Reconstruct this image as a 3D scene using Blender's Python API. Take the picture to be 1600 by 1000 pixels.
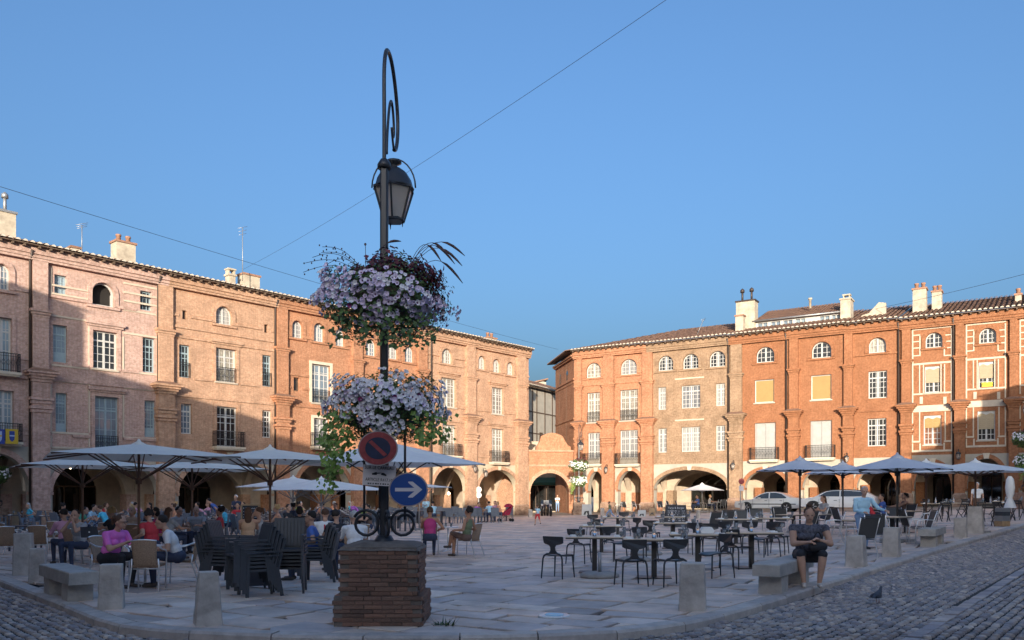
import bpy, bmesh, math, random
import numpy as np
from mathutils import Vector, Matrix
from mathutils.geometry import delaunay_2d_cdt
random.seed(7)
R = math.radians
for o in list(bpy.data.objects): bpy.data.objects.remove(o)
SC = bpy.context.scene
COL = SC.collection
# ------------------------------------------------------------------ camera
F, CX, HY, CH = 1300.0, 800.0, 776.0, 1.6       # focal length, centre and horizon in photo pixels, eye height
cam = bpy.data.cameras.new('camera'); co = bpy.data.objects.new('camera', cam); COL.objects.link(co)
cam.sensor_width = 36; cam.lens = 36*F/1600; cam.shift_y = (HY-500)/1600
cam.clip_start = .1; cam.clip_end = 3000
co.location = (0, 0, CH); co.rotation_euler = (R(90), 0, 0)
SC.camera = co
# ------------------------------------------------------------------ sky, sun, exposure
SUN_EL, SUN_AZ = 8.0, -93.0
w = bpy.data.worlds.new('World'); SC.world = w; w.use_nodes = True
nt = w.node_tree; bg = nt.nodes['Background']
sky = nt.nodes.new('ShaderNodeTexSky'); sky.sky_type = 'NISHITA'; sky.sun_disc = False
sky.sun_elevation = R(SUN_EL); sky.sun_rotation = R(90-SUN_AZ)
sky.air_density = 1.0; sky.dust_density = 9; sky.ozone_density = 3.9; sky.altitude = 100
nt.links.new(sky.outputs[0], bg.inputs[0]); bg.inputs[1].default_value = .15
sl = bpy.data.lights.new('sun', 'SUN'); so = bpy.data.objects.new('sun', sl); COL.objects.link(so)
sl.energy = 2.6; sl.angle = R(.5); sl.color = (1, .86, .68)
SD = Vector((math.cos(R(SUN_AZ))*math.cos(R(SUN_EL)), math.sin(R(SUN_AZ))*math.cos(R(SUN_EL)), math.sin(R(SUN_EL))))
so.rotation_euler = (-SD).to_track_quat('-Z', 'Y').to_euler(); so.location = (-20, -40, 40)
vs = SC.view_settings; vs.view_transform = 'Standard'; vs.look = 'None'; vs.exposure = 1.48; vs.gamma = 1
# ------------------------------------------------------------------ place geometry helpers
def G(x, y=0):                                   # the square rises gently to the right
    t = x-1.0
    if t < -3: return 0.0
    if t < 3: return .03*(t+3)**2/12
    if t > 40: return 1.2
    return .03*t
def at(px, py, d): return Vector(((px-CX)/F*d, d, CH+(HY-py)/F*d))
def gp(px, py):                                  # pixel -> point on the ground
    lo, hi = 1.0, 400.0
    for _ in range(50):
        m = (lo+hi)/2; p = at(px, py, m)
        if p.z > G(p.x, p.y): lo = m
        else: hi = m
    p = at(px, py, lo); return Vector((p.x, p.y, G(p.x, p.y)))
def gd(px, d):                                   # pixel column and depth -> ground point
    x = (px-CX)/F*d; return Vector((x, d, G(x, d)))
# ------------------------------------------------------------------ mesh builder
class MB:
    def __init__(s): s.v = []; s.f = []; s.m = []; s.s = []
    def add(s, vs_, fs, m=0, sm=False):
        b = len(s.v); s.v += [tuple(v) for v in vs_]
        for f in fs: s.f.append([b+i for i in f]); s.m.append(m); s.s.append(sm)
        return s
    def box(s, x0, x1, y0, y1, z0, z1, m=0):
        return s.add([(x0,y0,z0),(x1,y0,z0),(x1,y1,z0),(x0,y1,z0),(x0,y0,z1),(x1,y0,z1),(x1,y1,z1),(x0,y1,z1)],
              [(0,3,2,1),(4,5,6,7),(0,1,5,4),(1,2,6,5),(2,3,7,6),(3,0,4,7)], m)
    def hexa(s, b, t, m=0):                      # bottom 4 points, top 4 points
        return s.add(list(b)+list(t), [(0,3,2,1),(4,5,6,7),(0,1,5,4),(1,2,6,5),(2,3,7,6),(3,0,4,7)], m)
    def bar(s, p, q, w_, h_, m=0, up=(0,0,1)):    # rectangular bar from p to q
        p = Vector(p); q = Vector(q); d = (q-p).normalized(); u = Vector(up)
        if abs(d.dot(u)) > .98: u = Vector((1,0,0))
        a = d.cross(u).normalized()*w_/2; b = a.cross(d).normalized()*h_/2
        return s.hexa([p-a-b,p+a-b,p+a+b,p-a+b],[q-a-b,q+a-b,q+a+b,q-a+b],m)
    def tube(s, pts, r, n=8, m=0, cap=True, sm=True, closed=False):
        pts = [Vector(p) for p in pts]; N = len(pts); rs = r if isinstance(r,(list,tuple)) else [r]*N
        u = None; vs_ = []
        for i, p in enumerate(pts):
            if closed: t = pts[(i+1)%N]-pts[i-1]
            else: t = pts[min(i+1,N-1)]-pts[max(i-1,0)]
            t = t.normalized() if t.length > 1e-9 else Vector((0,0,1))
            if u is None:
                u = t.orthogonal().normalized() if abs(t.z) > .9 else Vector((0,0,1)).cross(t).normalized()
            u = (u-t*u.dot(t)); u = u.normalized() if u.length > 1e-6 else t.orthogonal().normalized()
            w2 = t.cross(u)
            for k in range(n):
                a = 2*math.pi*k/n+math.pi/n; vs_.append(p+(u*math.cos(a)+w2*math.sin(a))*rs[i])
        fs = [(i*n+k, i*n+(k+1)%n, ((i+1)%N)*n+(k+1)%n, ((i+1)%N)*n+k) for i in range(N if closed else N-1) for k in range(n)]
        s.add(vs_, fs, m, sm)
        if cap and not closed:
            b = len(s.v)-N*n
            s.f += [[b+k for k in range(n)][::-1], [b+(N-1)*n+k for k in range(n)]]; s.m += [m,m]; s.s += [False,False]
        return s
    def lathe(s, prof, n=16, c=(0,0,0), m=0, sm=True, sx=1, sy=1):
        vs_ = [(c[0]+r*math.cos(2*math.pi*k/n)*sx, c[1]+r*math.sin(2*math.pi*k/n)*sy, c[2]+z) for r, z in prof for k in range(n)]
        fs = [(i*n+k, i*n+(k+1)%n, (i+1)*n+(k+1)%n, (i+1)*n+k) for i in range(len(prof)-1) for k in range(n)]
        s.add(vs_, fs, m, sm); b = len(s.v)-len(prof)*n
        if prof[0][0] > 1e-4: s.f.append([b+k for k in range(n)][::-1]); s.m.append(m); s.s.append(False)
        if prof[-1][0] > 1e-4: s.f.append([b+(len(prof)-1)*n+k for k in range(n)]); s.m.append(m); s.s.append(False)
        return s
    def prism(s, poly, y0, y1, m=0, sm=False):    # polygon in x,z (counter-clockwise seen from -y) extruded along y
        n = len(poly)
        s.add([(x,y0,z) for x,z in poly]+[(x,y1,z) for x,z in poly], [], m)
        b = len(s.v)-2*n
        s.f.append([b+i for i in range(n)]); s.m.append(m); s.s.append(False)
        s.f.append([b+n+i for i in range(n)][::-1]); s.m.append(m); s.s.append(False)
        for i in range(n): s.f.append([b+i, b+n+i, b+n+(i+1)%n, b+(i+1)%n]); s.m.append(m); s.s.append(sm)
        return s
    def ell(s, c, r, nu=10, nv=7, m=0, sm=True):
        vs_ = []; 
        for j in range(nv+1):
            t = math.pi*j/nv
            for i in range(nu):
                a = 2*math.pi*i/nu; vs_.append((c[0]+r[0]*math.sin(t)*math.cos(a), c[1]+r[1]*math.sin(t)*math.sin(a), c[2]-r[2]*math.cos(t)))
        fs = [(j*nu+i, j*nu+(i+1)%nu, (j+1)*nu+(i+1)%nu, (j+1)*nu+i) for j in range(nv) for i in range(nu)]
        return s.add(vs_, fs, m, sm)
    def xf(s, M_):                               # transform everything so far
        s.v = [tuple(M_ @ Vector(v)) for v in s.v]; return s
    def mesh(s, name, mats):
        me = bpy.data.meshes.new(name); me.from_pydata(s.v, [], s.f)
        for mt in (mats if isinstance(mats,(list,tuple)) else [mats]): me.materials.append(M[mt])
        me.polygons.foreach_set('material_index', s.m); me.polygons.foreach_set('use_smooth', s.s); me.update()
        return me
    def build(s, name, mats, parent=None, loc=None, rz=0):
        return link(name, s.mesh(name, mats), parent, loc, rz)
def link(name, me, parent=None, loc=None, rz=0):
    o = bpy.data.objects.new(name, me); COL.objects.link(o)
    if parent: o.parent = parent
    if loc is not None: o.location = loc
    if rz: o.rotation_euler = (0,0,rz)
    return o
def tag(o, label, cat, group=None):
    o['label'] = label; o['category'] = cat
    if group: o['group'] = group
    return o
def thing(name, label, cat, loc=(0,0,0), rz=0, group=None):
    o = bpy.data.objects.new(name, None); COL.objects.link(o); o.empty_display_size = .2
    o.location = loc; o.rotation_euler = (0,0,rz); return tag(o, label, cat, group)
def struct(o): o['kind'] = 'structure'; return o
def stuff(o): o['kind'] = 'stuff'; return o
def kids(o): return [c for c in KID.get(o.name, [])]
KID = {}
def copytree(src, parent=None):
    c = src.copy(); COL.objects.link(c); c.parent = parent
    for ch in src.children: copytree(ch, c)
    return c
def clone(src, loc, rz, label=None, group=None, scale=None):
    c = copytree(src); c.location = loc; c.rotation_euler = (0,0,rz)
    if label: c['label'] = label
    if group: c['group'] = group
    if scale: c.scale = scale
    return c
def face_rz(dx, dy): return math.atan2(dx, -dy)   # turn a thing that faces -y so that it faces (dx,dy)
# ------------------------------------------------------------------ materials
M = {}
def nodes(name):
    m = bpy.data.materials.new(name); m.use_nodes = True; M[name] = m
    t = m.node_tree; return m, t, t.nodes['Principled BSDF']
def N(t, typ, **k):
    n = t.nodes.new(typ)
    for a, b in k.items(): setattr(n, a, b)
    return n
def mat(name, c, rough=.6, metal=0, var=0.0, scale=6, bump=0, bscale=40, spec=.5, coat=0, trans=0, c2=None, rnd=None):
    m, t, b = nodes(name); L = t.links.new
    b.inputs['Base Color'].default_value = (*c, 1); b.inputs['Roughness'].default_value = rough
    b.inputs['Metallic'].default_value = metal; b.inputs['Specular IOR Level'].default_value = spec
    b.inputs['Coat Weight'].default_value = coat; b.inputs['Transmission Weight'].default_value = trans
    src = None
    tc = N(t,'ShaderNodeTexCoord')
    if var or c2:
        no = N(t,'ShaderNodeTexNoise'); no.inputs['Scale'].default_value = scale; no.inputs['Detail'].default_value = 6; no.inputs['Roughness'].default_value = .65
        L(tc.outputs['Object'], no.inputs['Vector'])
        rp = N(t,'ShaderNodeValToRGB'); rp.color_ramp.elements[0].position = .32; rp.color_ramp.elements[1].position = .68
        d = c2 or tuple(x*(1-var) for x in c); e = c if c2 else tuple(min(1,x*(1+var)) for x in c)
        rp.color_ramp.elements[0].color = (*d,1); rp.color_ramp.elements[1].color = (*e,1)
        L(no.outputs['Fac'], rp.inputs[0]); src = rp.outputs[0]
    if rnd:                                       # per-piece variation
        if rnd == 'attr': a = N(t,'ShaderNodeAttribute'); a.attribute_name = 'rnd'; ro = a.outputs['Fac']
        else: a = N(t,'ShaderNodeObjectInfo'); ro = a.outputs['Random']
        r2 = N(t,'ShaderNodeValToRGB'); els = r2.color_ramp.elements
        cols = RND[name.split('|')[0]] if name.split('|')[0] in RND else [(.75,.75,.75),(1.2,1.2,1.2)]
        els[0].color = (*cols[0],1); els[1].color = (*cols[-1],1)
        for i, cc in enumerate(cols[1:-1]): e_ = els.new((i+1)/(len(cols)-1)); e_.color = (*cc,1)
        L(ro, r2.inputs[0])
        mx = N(t,'ShaderNodeMix'); mx.data_type = 'RGBA'; mx.blend_type = 'MULTIPLY'; mx.inputs[0].default_value = 1
        if src: L(src, mx.inputs[6])
        else: mx.inputs[6].default_value = (*c,1)
        L(r2.outputs[0], mx.inputs[7]); src = mx.outputs[2]
    if src: L(src, b.inputs['Base Color'])
    if bump:
        n2 = N(t,'ShaderNodeTexNoise'); n2.inputs['Scale'].default_value = bscale; n2.inputs['Detail'].default_value = 5
        L(tc.outputs['Object'], n2.inputs['Vector'])
        bp = N(t,'ShaderNodeBump'); bp.inputs['Strength'].default_value = bump; bp.inputs['Distance'].default_value = .02
        L(n2.outputs['Fac'], bp.inputs['Height']); L(bp.outputs[0], b.inputs['Normal'])
    return m
RND = {'slab': [(.62,.62,.66),(.92,.90,.90),(1.10,1.0,.94),(.78,.80,.88),(1.22,1.18,1.12),(.95,.86,.82)],
       'cobble': [(.42,.44,.5),(.85,.85,.9),(.6,.62,.72),(1.12,1.06,1.0),(.75,.7,.7),(1.45,1.4,1.32)],
       'plinth_brick': [(.55,.55,.55),(1.0,.95,.9),(.8,.72,.68),(1.25,1.1,1.0)],
       'leaf': [(.45,.5,.45),(1.0,1.0,1.0),(.7,.85,.6),(1.3,1.25,1.0)], 'coleus': [(.5,.5,.5),(1.4,1.2,1.2)],
       'kerb': [(.85,.85,.88),(1.1,1.07,1.03)]}
def brick(name, c1, c2, mortar, bw=.30, bh=.065, stain=.25):
    m, t, b = nodes(name); L = t.links.new
    tc = N(t,'ShaderNodeTexCoord'); sp = N(t,'ShaderNodeSeparateXYZ'); L(tc.outputs['Object'], sp.inputs[0])
    ad = N(t,'ShaderNodeMath'); L(sp.outputs[0], ad.inputs[0]); L(sp.outputs[1], ad.inputs[1])
    cb = N(t,'ShaderNodeCombineXYZ'); L(ad.outputs[0], cb.inputs[0]); L(sp.outputs[2], cb.inputs[1])
    br = N(t,'ShaderNodeTexBrick'); br.inputs['Scale'].default_value = 1; br.inputs['Brick Width'].default_value = bw; br.inputs['Row Height'].default_value = bh
    br.inputs['Mortar Size'].default_value = .011; br.inputs['Mortar Smooth'].default_value = .3; br.inputs['Bias'].default_value = -.1
    br.inputs['Color1'].default_value = (*c1,1); br.inputs['Color2'].default_value = (*c2,1); br.inputs['Mortar'].default_value = (*mortar,1)
    L(cb.outputs[0], br.inputs['Vector'])
    no = N(t,'ShaderNodeTexNoise'); no.inputs['Scale'].default_value = .9; no.inputs['Detail'].default_value = 8; no.inputs['Roughness'].default_value = .7
    L(tc.outputs['Object'], no.inputs['Vector'])
    n3 = N(t,'ShaderNodeTexNoise'); n3.inputs['Scale'].default_value = 7; n3.inputs['Detail'].default_value = 4; L(tc.outputs['Object'], n3.inputs['Vector'])
    rp = N(t,'ShaderNodeValToRGB'); rp.color_ramp.elements[0].position = .3; rp.color_ramp.elements[1].position = .7
    rp.color_ramp.elements[0].color = (1-stain,1-stain,1-stain,1); rp.color_ramp.elements[1].color = (1+stain*.5,1+stain*.5,1+stain*.5,1)
    L(no.outputs['Fac'], rp.inputs[0])
    r3 = N(t,'ShaderNodeValToRGB'); r3.color_ramp.elements[0].position = .35; r3.color_ramp.elements[1].position = .65
    r3.color_ramp.elements[0].color = (.82,.8,.78,1); r3.color_ramp.elements[1].color = (1.12,1.12,1.12,1); L(n3.outputs['Fac'], r3.inputs[0])
    m1 = N(t,'ShaderNodeMix'); m1.data_type='RGBA'; m1.blend_type='MULTIPLY'; m1.inputs[0].default_value = 1; L(br.outputs['Color'], m1.inputs[6]); L(rp.outputs[0], m1.inputs[7])
    m2 = N(t,'ShaderNodeMix'); m2.data_type='RGBA'; m2.blend_type='MULTIPLY'; m2.inputs[0].default_value = 1; L(m1.outputs[2], m2.inputs[6]); L(r3.outputs[0], m2.inputs[7])
    mp = N(t,'ShaderNodeMapping'); mp.inputs['Scale'].default_value = (1.6,1.6,.16); L(tc.outputs['Object'], mp.inputs[0])
    n4 = N(t,'ShaderNodeTexNoise'); n4.inputs['Scale'].default_value = 1; n4.inputs['Detail'].default_value = 6; n4.inputs['Roughness'].default_value = .6; L(mp.outputs[0], n4.inputs['Vector'])
    r4 = N(t,'ShaderNodeValToRGB'); r4.color_ramp.elements[0].position = .25; r4.color_ramp.elements[1].position = .68
    r4.color_ramp.elements[0].color = (.74,.73,.72,1); r4.color_ramp.elements[1].color = (1.06,1.05,1.04,1); L(n4.outputs['Fac'], r4.inputs[0])
    m3 = N(t,'ShaderNodeMix'); m3.data_type='RGBA'; m3.blend_type='MULTIPLY'; m3.inputs[0].default_value = .6; L(m2.outputs[2], m3.inputs[6]); L(r4.outputs[0], m3.inputs[7]); m2 = m3
    L(m2.outputs[2], b.inputs['Base Color']); b.inputs['Roughness'].default_value = .9; b.inputs['Specular IOR Level'].default_value = .15
    bp = N(t,'ShaderNodeBump'); bp.inputs['Strength'].default_value = .5; bp.inputs['Distance'].default_value = .012; bp.invert = True
    L(br.outputs['Fac'], bp.inputs['Height']); L(bp.outputs[0], b.inputs['Normal'])
    return m
brick('brick_pink', (.52,.32,.27), (.60,.395,.34), (.61,.50,.45))
brick('brick_tan', (.50,.27,.17), (.58,.34,.225), (.57,.44,.335))
brick('brick_red', (.45,.185,.10), (.52,.235,.135), (.50,.34,.23))
brick('brick_sand', (.34,.21,.13), (.41,.27,.175), (.42,.34,.255), stain=.35)
brick('brick_orange', (.34,.135,.066), (.39,.165,.085), (.38,.22,.13), stain=.18)
brick('brick_old', (.35,.21,.15), (.46,.31,.23), (.42,.35,.28), bw=.36, bh=.1, stain=.45)
mat('plaster_white', (.44,.405,.345), .9, var=.12, scale=1.5, bump=.15)
mat('plaster_cream', (.52,.45,.34), .9, var=.15, scale=1.2, bump=.15)
mat('trim_white', (.58,.50,.40), .85, var=.12, scale=4)
mat('stone_sill', (.50,.44,.36), .85, var=.15)
mat('stone_light', (.62,.55,.44), .85, var=.12)
mat('roof_tile', (.34,.19,.12), .9, c2=(.17,.10,.075), scale=5, bump=.3, bscale=20)
mat('mortar_end', (.58,.52,.44), .9, var=.2)
mat('wood_dark', (.10,.065,.045), .7, var=.3)
mat('eave_wood', (.13,.09,.065), .8, var=.3)
mat('paint_white', (.54,.54,.53), .45, var=.06)
mat('shutter_paint', (.40,.40,.39), .55, var=.1, scale=3); mat('paint_grey', (.42,.45,.46), .5, var=.1)
mat('paint_bluegrey', (.30,.40,.45), .5, var=.1)
mat('blind_ochre', (.42,.28,.115), .75, var=.06, scale=3)
mat('blind_beige', (.42,.34,.23), .75, var=.06, scale=3)
mat('dark_inside', (.018,.016,.015), .9)  # near-black stands in for unlit rooms behind openings; also black lettering
mat('arcade_plaster', (.50,.41,.32), .9, var=.2, scale=1.2)
mat('iron', (.022,.022,.024), .5, metal=.3)
mat('pipe', (.06,.045,.04), .5, metal=.2)
mat('pipe_grey', (.22,.23,.25), .5, metal=.4)
mat('zinc', (.38,.39,.40), .45, metal=.6)
mat('chimney_plaster', (.60,.54,.43), .9, c2=(.36,.31,.25), scale=2.5, bump=.2)
mat('terracotta', (.34,.19,.13), .85, var=.2)
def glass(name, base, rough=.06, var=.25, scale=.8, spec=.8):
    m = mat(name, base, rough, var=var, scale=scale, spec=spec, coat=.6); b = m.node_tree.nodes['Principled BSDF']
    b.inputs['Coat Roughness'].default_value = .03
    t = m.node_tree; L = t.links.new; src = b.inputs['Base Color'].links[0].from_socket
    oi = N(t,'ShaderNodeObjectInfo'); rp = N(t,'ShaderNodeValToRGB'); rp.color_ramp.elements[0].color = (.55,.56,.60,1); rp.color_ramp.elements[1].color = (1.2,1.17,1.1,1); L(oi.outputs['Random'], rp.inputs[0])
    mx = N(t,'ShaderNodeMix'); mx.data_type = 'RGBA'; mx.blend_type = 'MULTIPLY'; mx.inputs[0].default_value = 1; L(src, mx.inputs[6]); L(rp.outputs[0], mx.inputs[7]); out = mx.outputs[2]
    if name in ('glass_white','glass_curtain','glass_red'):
        tc = N(t,'ShaderNodeTexCoord'); wv = N(t,'ShaderNodeTexWave'); wv.inputs['Scale'].default_value = 1.6; wv.inputs['Distortion'].default_value = 2.5; wv.inputs['Detail'].default_value = 2; L(tc.outputs['Object'], wv.inputs['Vector'])  # shading of curtain folds put into the pane colour as bands
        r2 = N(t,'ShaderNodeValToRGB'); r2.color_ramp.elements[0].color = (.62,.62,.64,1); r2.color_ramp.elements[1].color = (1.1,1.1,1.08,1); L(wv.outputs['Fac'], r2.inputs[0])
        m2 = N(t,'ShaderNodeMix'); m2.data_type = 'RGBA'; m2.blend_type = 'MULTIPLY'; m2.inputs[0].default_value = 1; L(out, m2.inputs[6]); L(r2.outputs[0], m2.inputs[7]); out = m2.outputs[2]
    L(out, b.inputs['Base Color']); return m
glass('glass_sky', (.26,.34,.42)); glass('glass_dark', (.03,.032,.036)); glass('glass_white', (.34,.35,.36), .25, .06, spec=.5)  # glass_sky carries a bluish sky reflection in its base colour
glass('glass_curtain', (.38,.36,.32), .2, .35, 3); glass('glass_red', (.30,.14,.09), .2, .5, 6); glass('shop_glass', (.02,.022,.022), .04, .5, 2)
mat('slab', (.72,.60,.51), .62, var=.26, scale=1.4, bump=.25, bscale=14, rnd='attr'); mat('slab|o', (.72,.60,.51), .62, var=.26, scale=1.4, bump=.25, bscale=14, rnd='obj')
mat('cobble', (.47,.405,.36), .5, var=.2, scale=12, bump=.3, bscale=50, rnd='attr'); mat('cobble|o', (.47,.405,.36), .5, var=.2, scale=12, bump=.3, bscale=50, rnd='obj')
mat('joint', (.05,.045,.04), .95, var=.3, scale=5)
mat('pale_ground', (.40,.34,.27), .9, var=.18, scale=.5, bump=.2)
mat('kerb|o', (.58,.51,.455), .7, var=.2, scale=5, bump=.3, rnd='obj')
mat('kerb', (.48,.44,.41), .7, var=.2, scale=5, bump=.3)
# ------------------------------------------------------------------ ground
def sheet(name, cells, dz, mt, step):
    mb = MB(); idx = {}
    def vid(i, j):
        if (i,j) not in idx:
            idx[(i,j)] = len(mb.v); x, y = i*step, j*step; mb.v.append((x, y, G(x,y)+dz))
        return idx[(i,j)]
    for i, j in cells: mb.f.append([vid(i,j),vid(i+1,j),vid(i+1,j+1),vid(i,j+1)]); mb.m.append(0); mb.s.append(True)
    return struct(mb.build(name, mt))
xs = [-600,-2,-1.5,-1,-.5,0,.5,1,1.5,2,2.5,3,3.5,4,20,41,600]; mb = MB()
for y in (-300, 0, 60, 900): mb.v += [(x, y, G(x)-.16) for x in xs]
nx = len(xs)
for j in range(3):
    for i in range(nx-1): mb.f.append([j*nx+i, j*nx+i+1, (j+1)*nx+i+1, (j+1)*nx+i]); mb.m.append(0); mb.s.append(True)
struct(mb.build('ground', 'pale_ground'))
KO = [gp(*p).xy for p in [(-190,841),(-60,884),(0,906),(60,928),(120,954),(150,969),(178,977),(215,983),(330,990),(480,995),(700,995.5),(854,993),(993,986),(1052,979),(1112,967),(1178,947),(1266,921),(1379,883),(1456,861),(1522,843),(1588,824)]]
KO = [Vector(p) for p in KO]
def smooth_path(P, it=1):
    for _ in range(it): P = [P[0]]+[(P[i-1]+2*P[i]+P[i+1])/4 for i in range(1,len(P)-1)]+[P[-1]]
    return P
KO = smooth_path(KO, 2)
KO = [KO[0]+(KO[0]-KO[3]).normalized()*22] + KO + [KO[-1]+(KO[-1]-KO[-4]).normalized()*14]
def offset_path(P, d):
    out = []
    for i, p in enumerate(P):
        t = (P[min(i+1,len(P)-1)]-P[max(i-1,0)]).normalized(); out.append(p+Vector((-t.y,t.x))*d)
    return out
KI = offset_path(KO, .27)
LNEAR, LFAR = Vector((-25.18,44.6)), Vector((1.03,74.3))
RNEAR, RFAR = Vector((6.886,74.6)), Vector((34.64,57.0))
Lu = (LFAR-LNEAR).normalized(); Ln = Vector((Lu.y,-Lu.x)); Ru = (RFAR-RNEAR).normalized(); Rn = Vector((Ru.y,-Ru.x))
def inL(p): return (Vector(p)-LNEAR).dot(Ln)      # distance in front of the left row
def inR(p): return (Vector(p)-RNEAR).dot(Rn)
# plaza outline: kerb path + far corners
def isect(p, d, q, e):
    det = d.x*-e.y+e.x*d.y; r = q-p; return p+d*((r.x*-e.y+e.x*r.y)/det)
fL, fR = LNEAR+Ln*5.0, RNEAR+Rn*8.0
cFar = isect(fL, Lu, fR, Ru)
PLZ = KI + [isect(KI[-1], (KI[-1]-KI[-2]).normalized(), fR, Ru), cFar, isect(KI[0], (KI[0]-KI[1]).normalized(), fL, Lu)]
def in_poly(p, P):
    c = False; j = len(P)-1
    for i in range(len(P)):
        if (P[i][1] > p[1]) != (P[j][1] > p[1]) and p[0] < (P[j][0]-P[i][0])*(p[1]-P[i][1])/(P[j][1]-P[i][1])+P[i][0]: c = not c
        j = i
    return c
def clip(poly, C):                               # convex clip (C counter-clockwise)
    for i in range(len(C)):
        a, b = C[i], C[(i+1)%len(C)]; e = b-a; out = []
        for k in range(len(poly)):
            p, q = poly[k-1], poly[k]; sp = e.x*(p.y-a.y)-e.y*(p.x-a.x); sq = e.x*(q.y-a.y)-e.y*(q.x-a.x)
            if (sp >= 0) != (sq >= 0): out.append(p+(q-p)*(sp/(sp-sq)))
            if sq >= 0: out.append(q)
        poly = out
        if len(poly) < 3: return []
    return poly
def plaza_cells(st):
    pts = {(i,j): in_poly((i*st,j*st), PLZ) for i in range(int(-40/st),int(45/st)+1) for j in range(int(6/st),int(80/st)+1)}
    return [(i,j) for i,j in pts if pts[(i,j)] and pts.get((i+1,j)) and pts.get((i,j+1)) and pts.get((i+1,j+1))]
plaza = sheet('plaza', plaza_cells(.25), -.045, 'joint', .25)
sheet('road_bed', [(i,j) for i in range(-60,60) for j in range(4,52) if inL((i,j)) > 3 and inR((i,j)) > 5], -.128, 'joint', 1.0)
sheet('pavement', [(i,j) for i in range(-60,62) for j in range(18,100) if (inL((i+.5,j+.5)) < 5.4 and i < 4) or (inR((i+.5,j+.5)) < 8.4 and i > -3)], -.05, 'pale_ground', 1.0)
def clip_near(poly):                             # cut a slab at the kerb edges close to it
    for i in range(len(KI)-1):
        a, b = KI[i], KI[i+1]; e = (b-a); L_ = e.length; e = e/L_
        near = False
        for p in poly:
            r = p-a; t = r.dot(e)
            if -.05 < t < L_+.05 and abs(r.x*e.y-r.y*e.x) < 1.6: near = True
        if not near: continue
        out = []
        for k in range(len(poly)):
            p, q = poly[k-1], poly[k]; sp = e.x*(p.y-a.y)-e.y*(p.x-a.x)-.012; sq = e.x*(q.y-a.y)-e.y*(q.x-a.x)-.012
            if (sp >= 0) != (sq >= 0): out.append(p+(q-p)*(sp/(sp-sq)))
            if sq >= 0: out.append(q)
        poly = out
        if len(poly) < 3: return []
    return poly
def flat_piece(poly, top, thick, cham=.012):
    n = len(poly); c = sum(poly, Vector((0,0)))/n; mb = MB()
    inn = [p+(c-p).normalized()*cham for p in poly]
    v = [(p.x,p.y,G(p.x)+top) for p in inn]+[(p.x,p.y,G(p.x)+top-.008) for p in poly]+[(p.x,p.y,G(p.x)+top-thick) for p in poly]
    f = [list(range(n))]+[[i+n,(i+1)%n+n,(i+1)%n,i] for i in range(n)]+[[i+2*n,(i+1)%n+2*n,(i+1)%n+n,i+n] for i in range(n)]
    return mb.add(v, f), c
def scr(c, z=0):
    d = c[1]; return (CX+F*c[0]/d, HY-F*(z-CH)/d)
rs = random.Random(3)
slabs = []; ca, sa = Ru.x, Ru.y
v = -75.0
while v < 30:
    hgt = rs.choice((.5,.62,.75,.85)); u = -60+rs.random()
    while u < 75:
        ln = rs.uniform(.55,1.35); g = .026
        q = [(u+g,v+g),(u+ln-g,v+g),(u+ln-g,v+hgt-g),(u+g,v+hgt-g)]
        cx_, cy_ = u+ln/2, v+hgt/2; X0, Y0 = 14+cx_*ca-cy_*sa, 40+cx_*sa+cy_*ca
        if in_poly((X0,Y0), PLZ) or min((Vector((X0,Y0))-k).length for k in KI) < 1.3:
            j = .09 if Y0 < 26 else .04
            poly = [Vector((14+a*ca-b*sa+rs.uniform(-j,j)*.6, 40+a*sa+b*ca+rs.uniform(-j,j)*.6)) for a, b in q]
            if rs.random() < .3 and Y0 < 30:
                k = rs.randrange(4); a, b, c_ = poly[k-1], poly[k], poly[(k+1)%4]
                poly = poly[:k]+[b+(a-b)*.22, b+(c_-b)*.25]+poly[k+1:]
            poly = clip_near(poly)
            if poly:
                c = sum(poly, Vector((0,0)))/len(poly); ar = ln*hgt
                px, py = scr(c); ok = -20 < px < 1620 and c.y > 8
                slabs.append((ar/c.y**3 if ok else 0, poly))
        u += ln
    v += hgt
slabs.sort(key=lambda s: -s[0])
me_v, me_f, me_r = [], [], []
for i, (sc_, poly) in enumerate(slabs):
    top = rs.uniform(-.009, .004) if i < 900 else rs.uniform(-.004,.002)
    mb, c = flat_piece(poly, top, .05)
    if i < 290: mb.build('slab', 'slab|o', plaza)
    else:
        b = len(me_v); me_v += mb.v; me_f += [[b+k for k in f] for f in mb.f]; me_r += [rs.random()]*0 or [rs.random()]*len(mb.f)
def rnd_attr(me, vals):
    a = me.attributes.new('rnd', 'FLOAT', 'FACE'); a.data.foreach_set('value', vals)
me = bpy.data.meshes.new('far_slabs'); me.from_pydata(me_v, [], me_f); me.materials.append(M['slab']); rnd_attr(me, me_r)
stuff(link('far_slabs', me, plaza))
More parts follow.
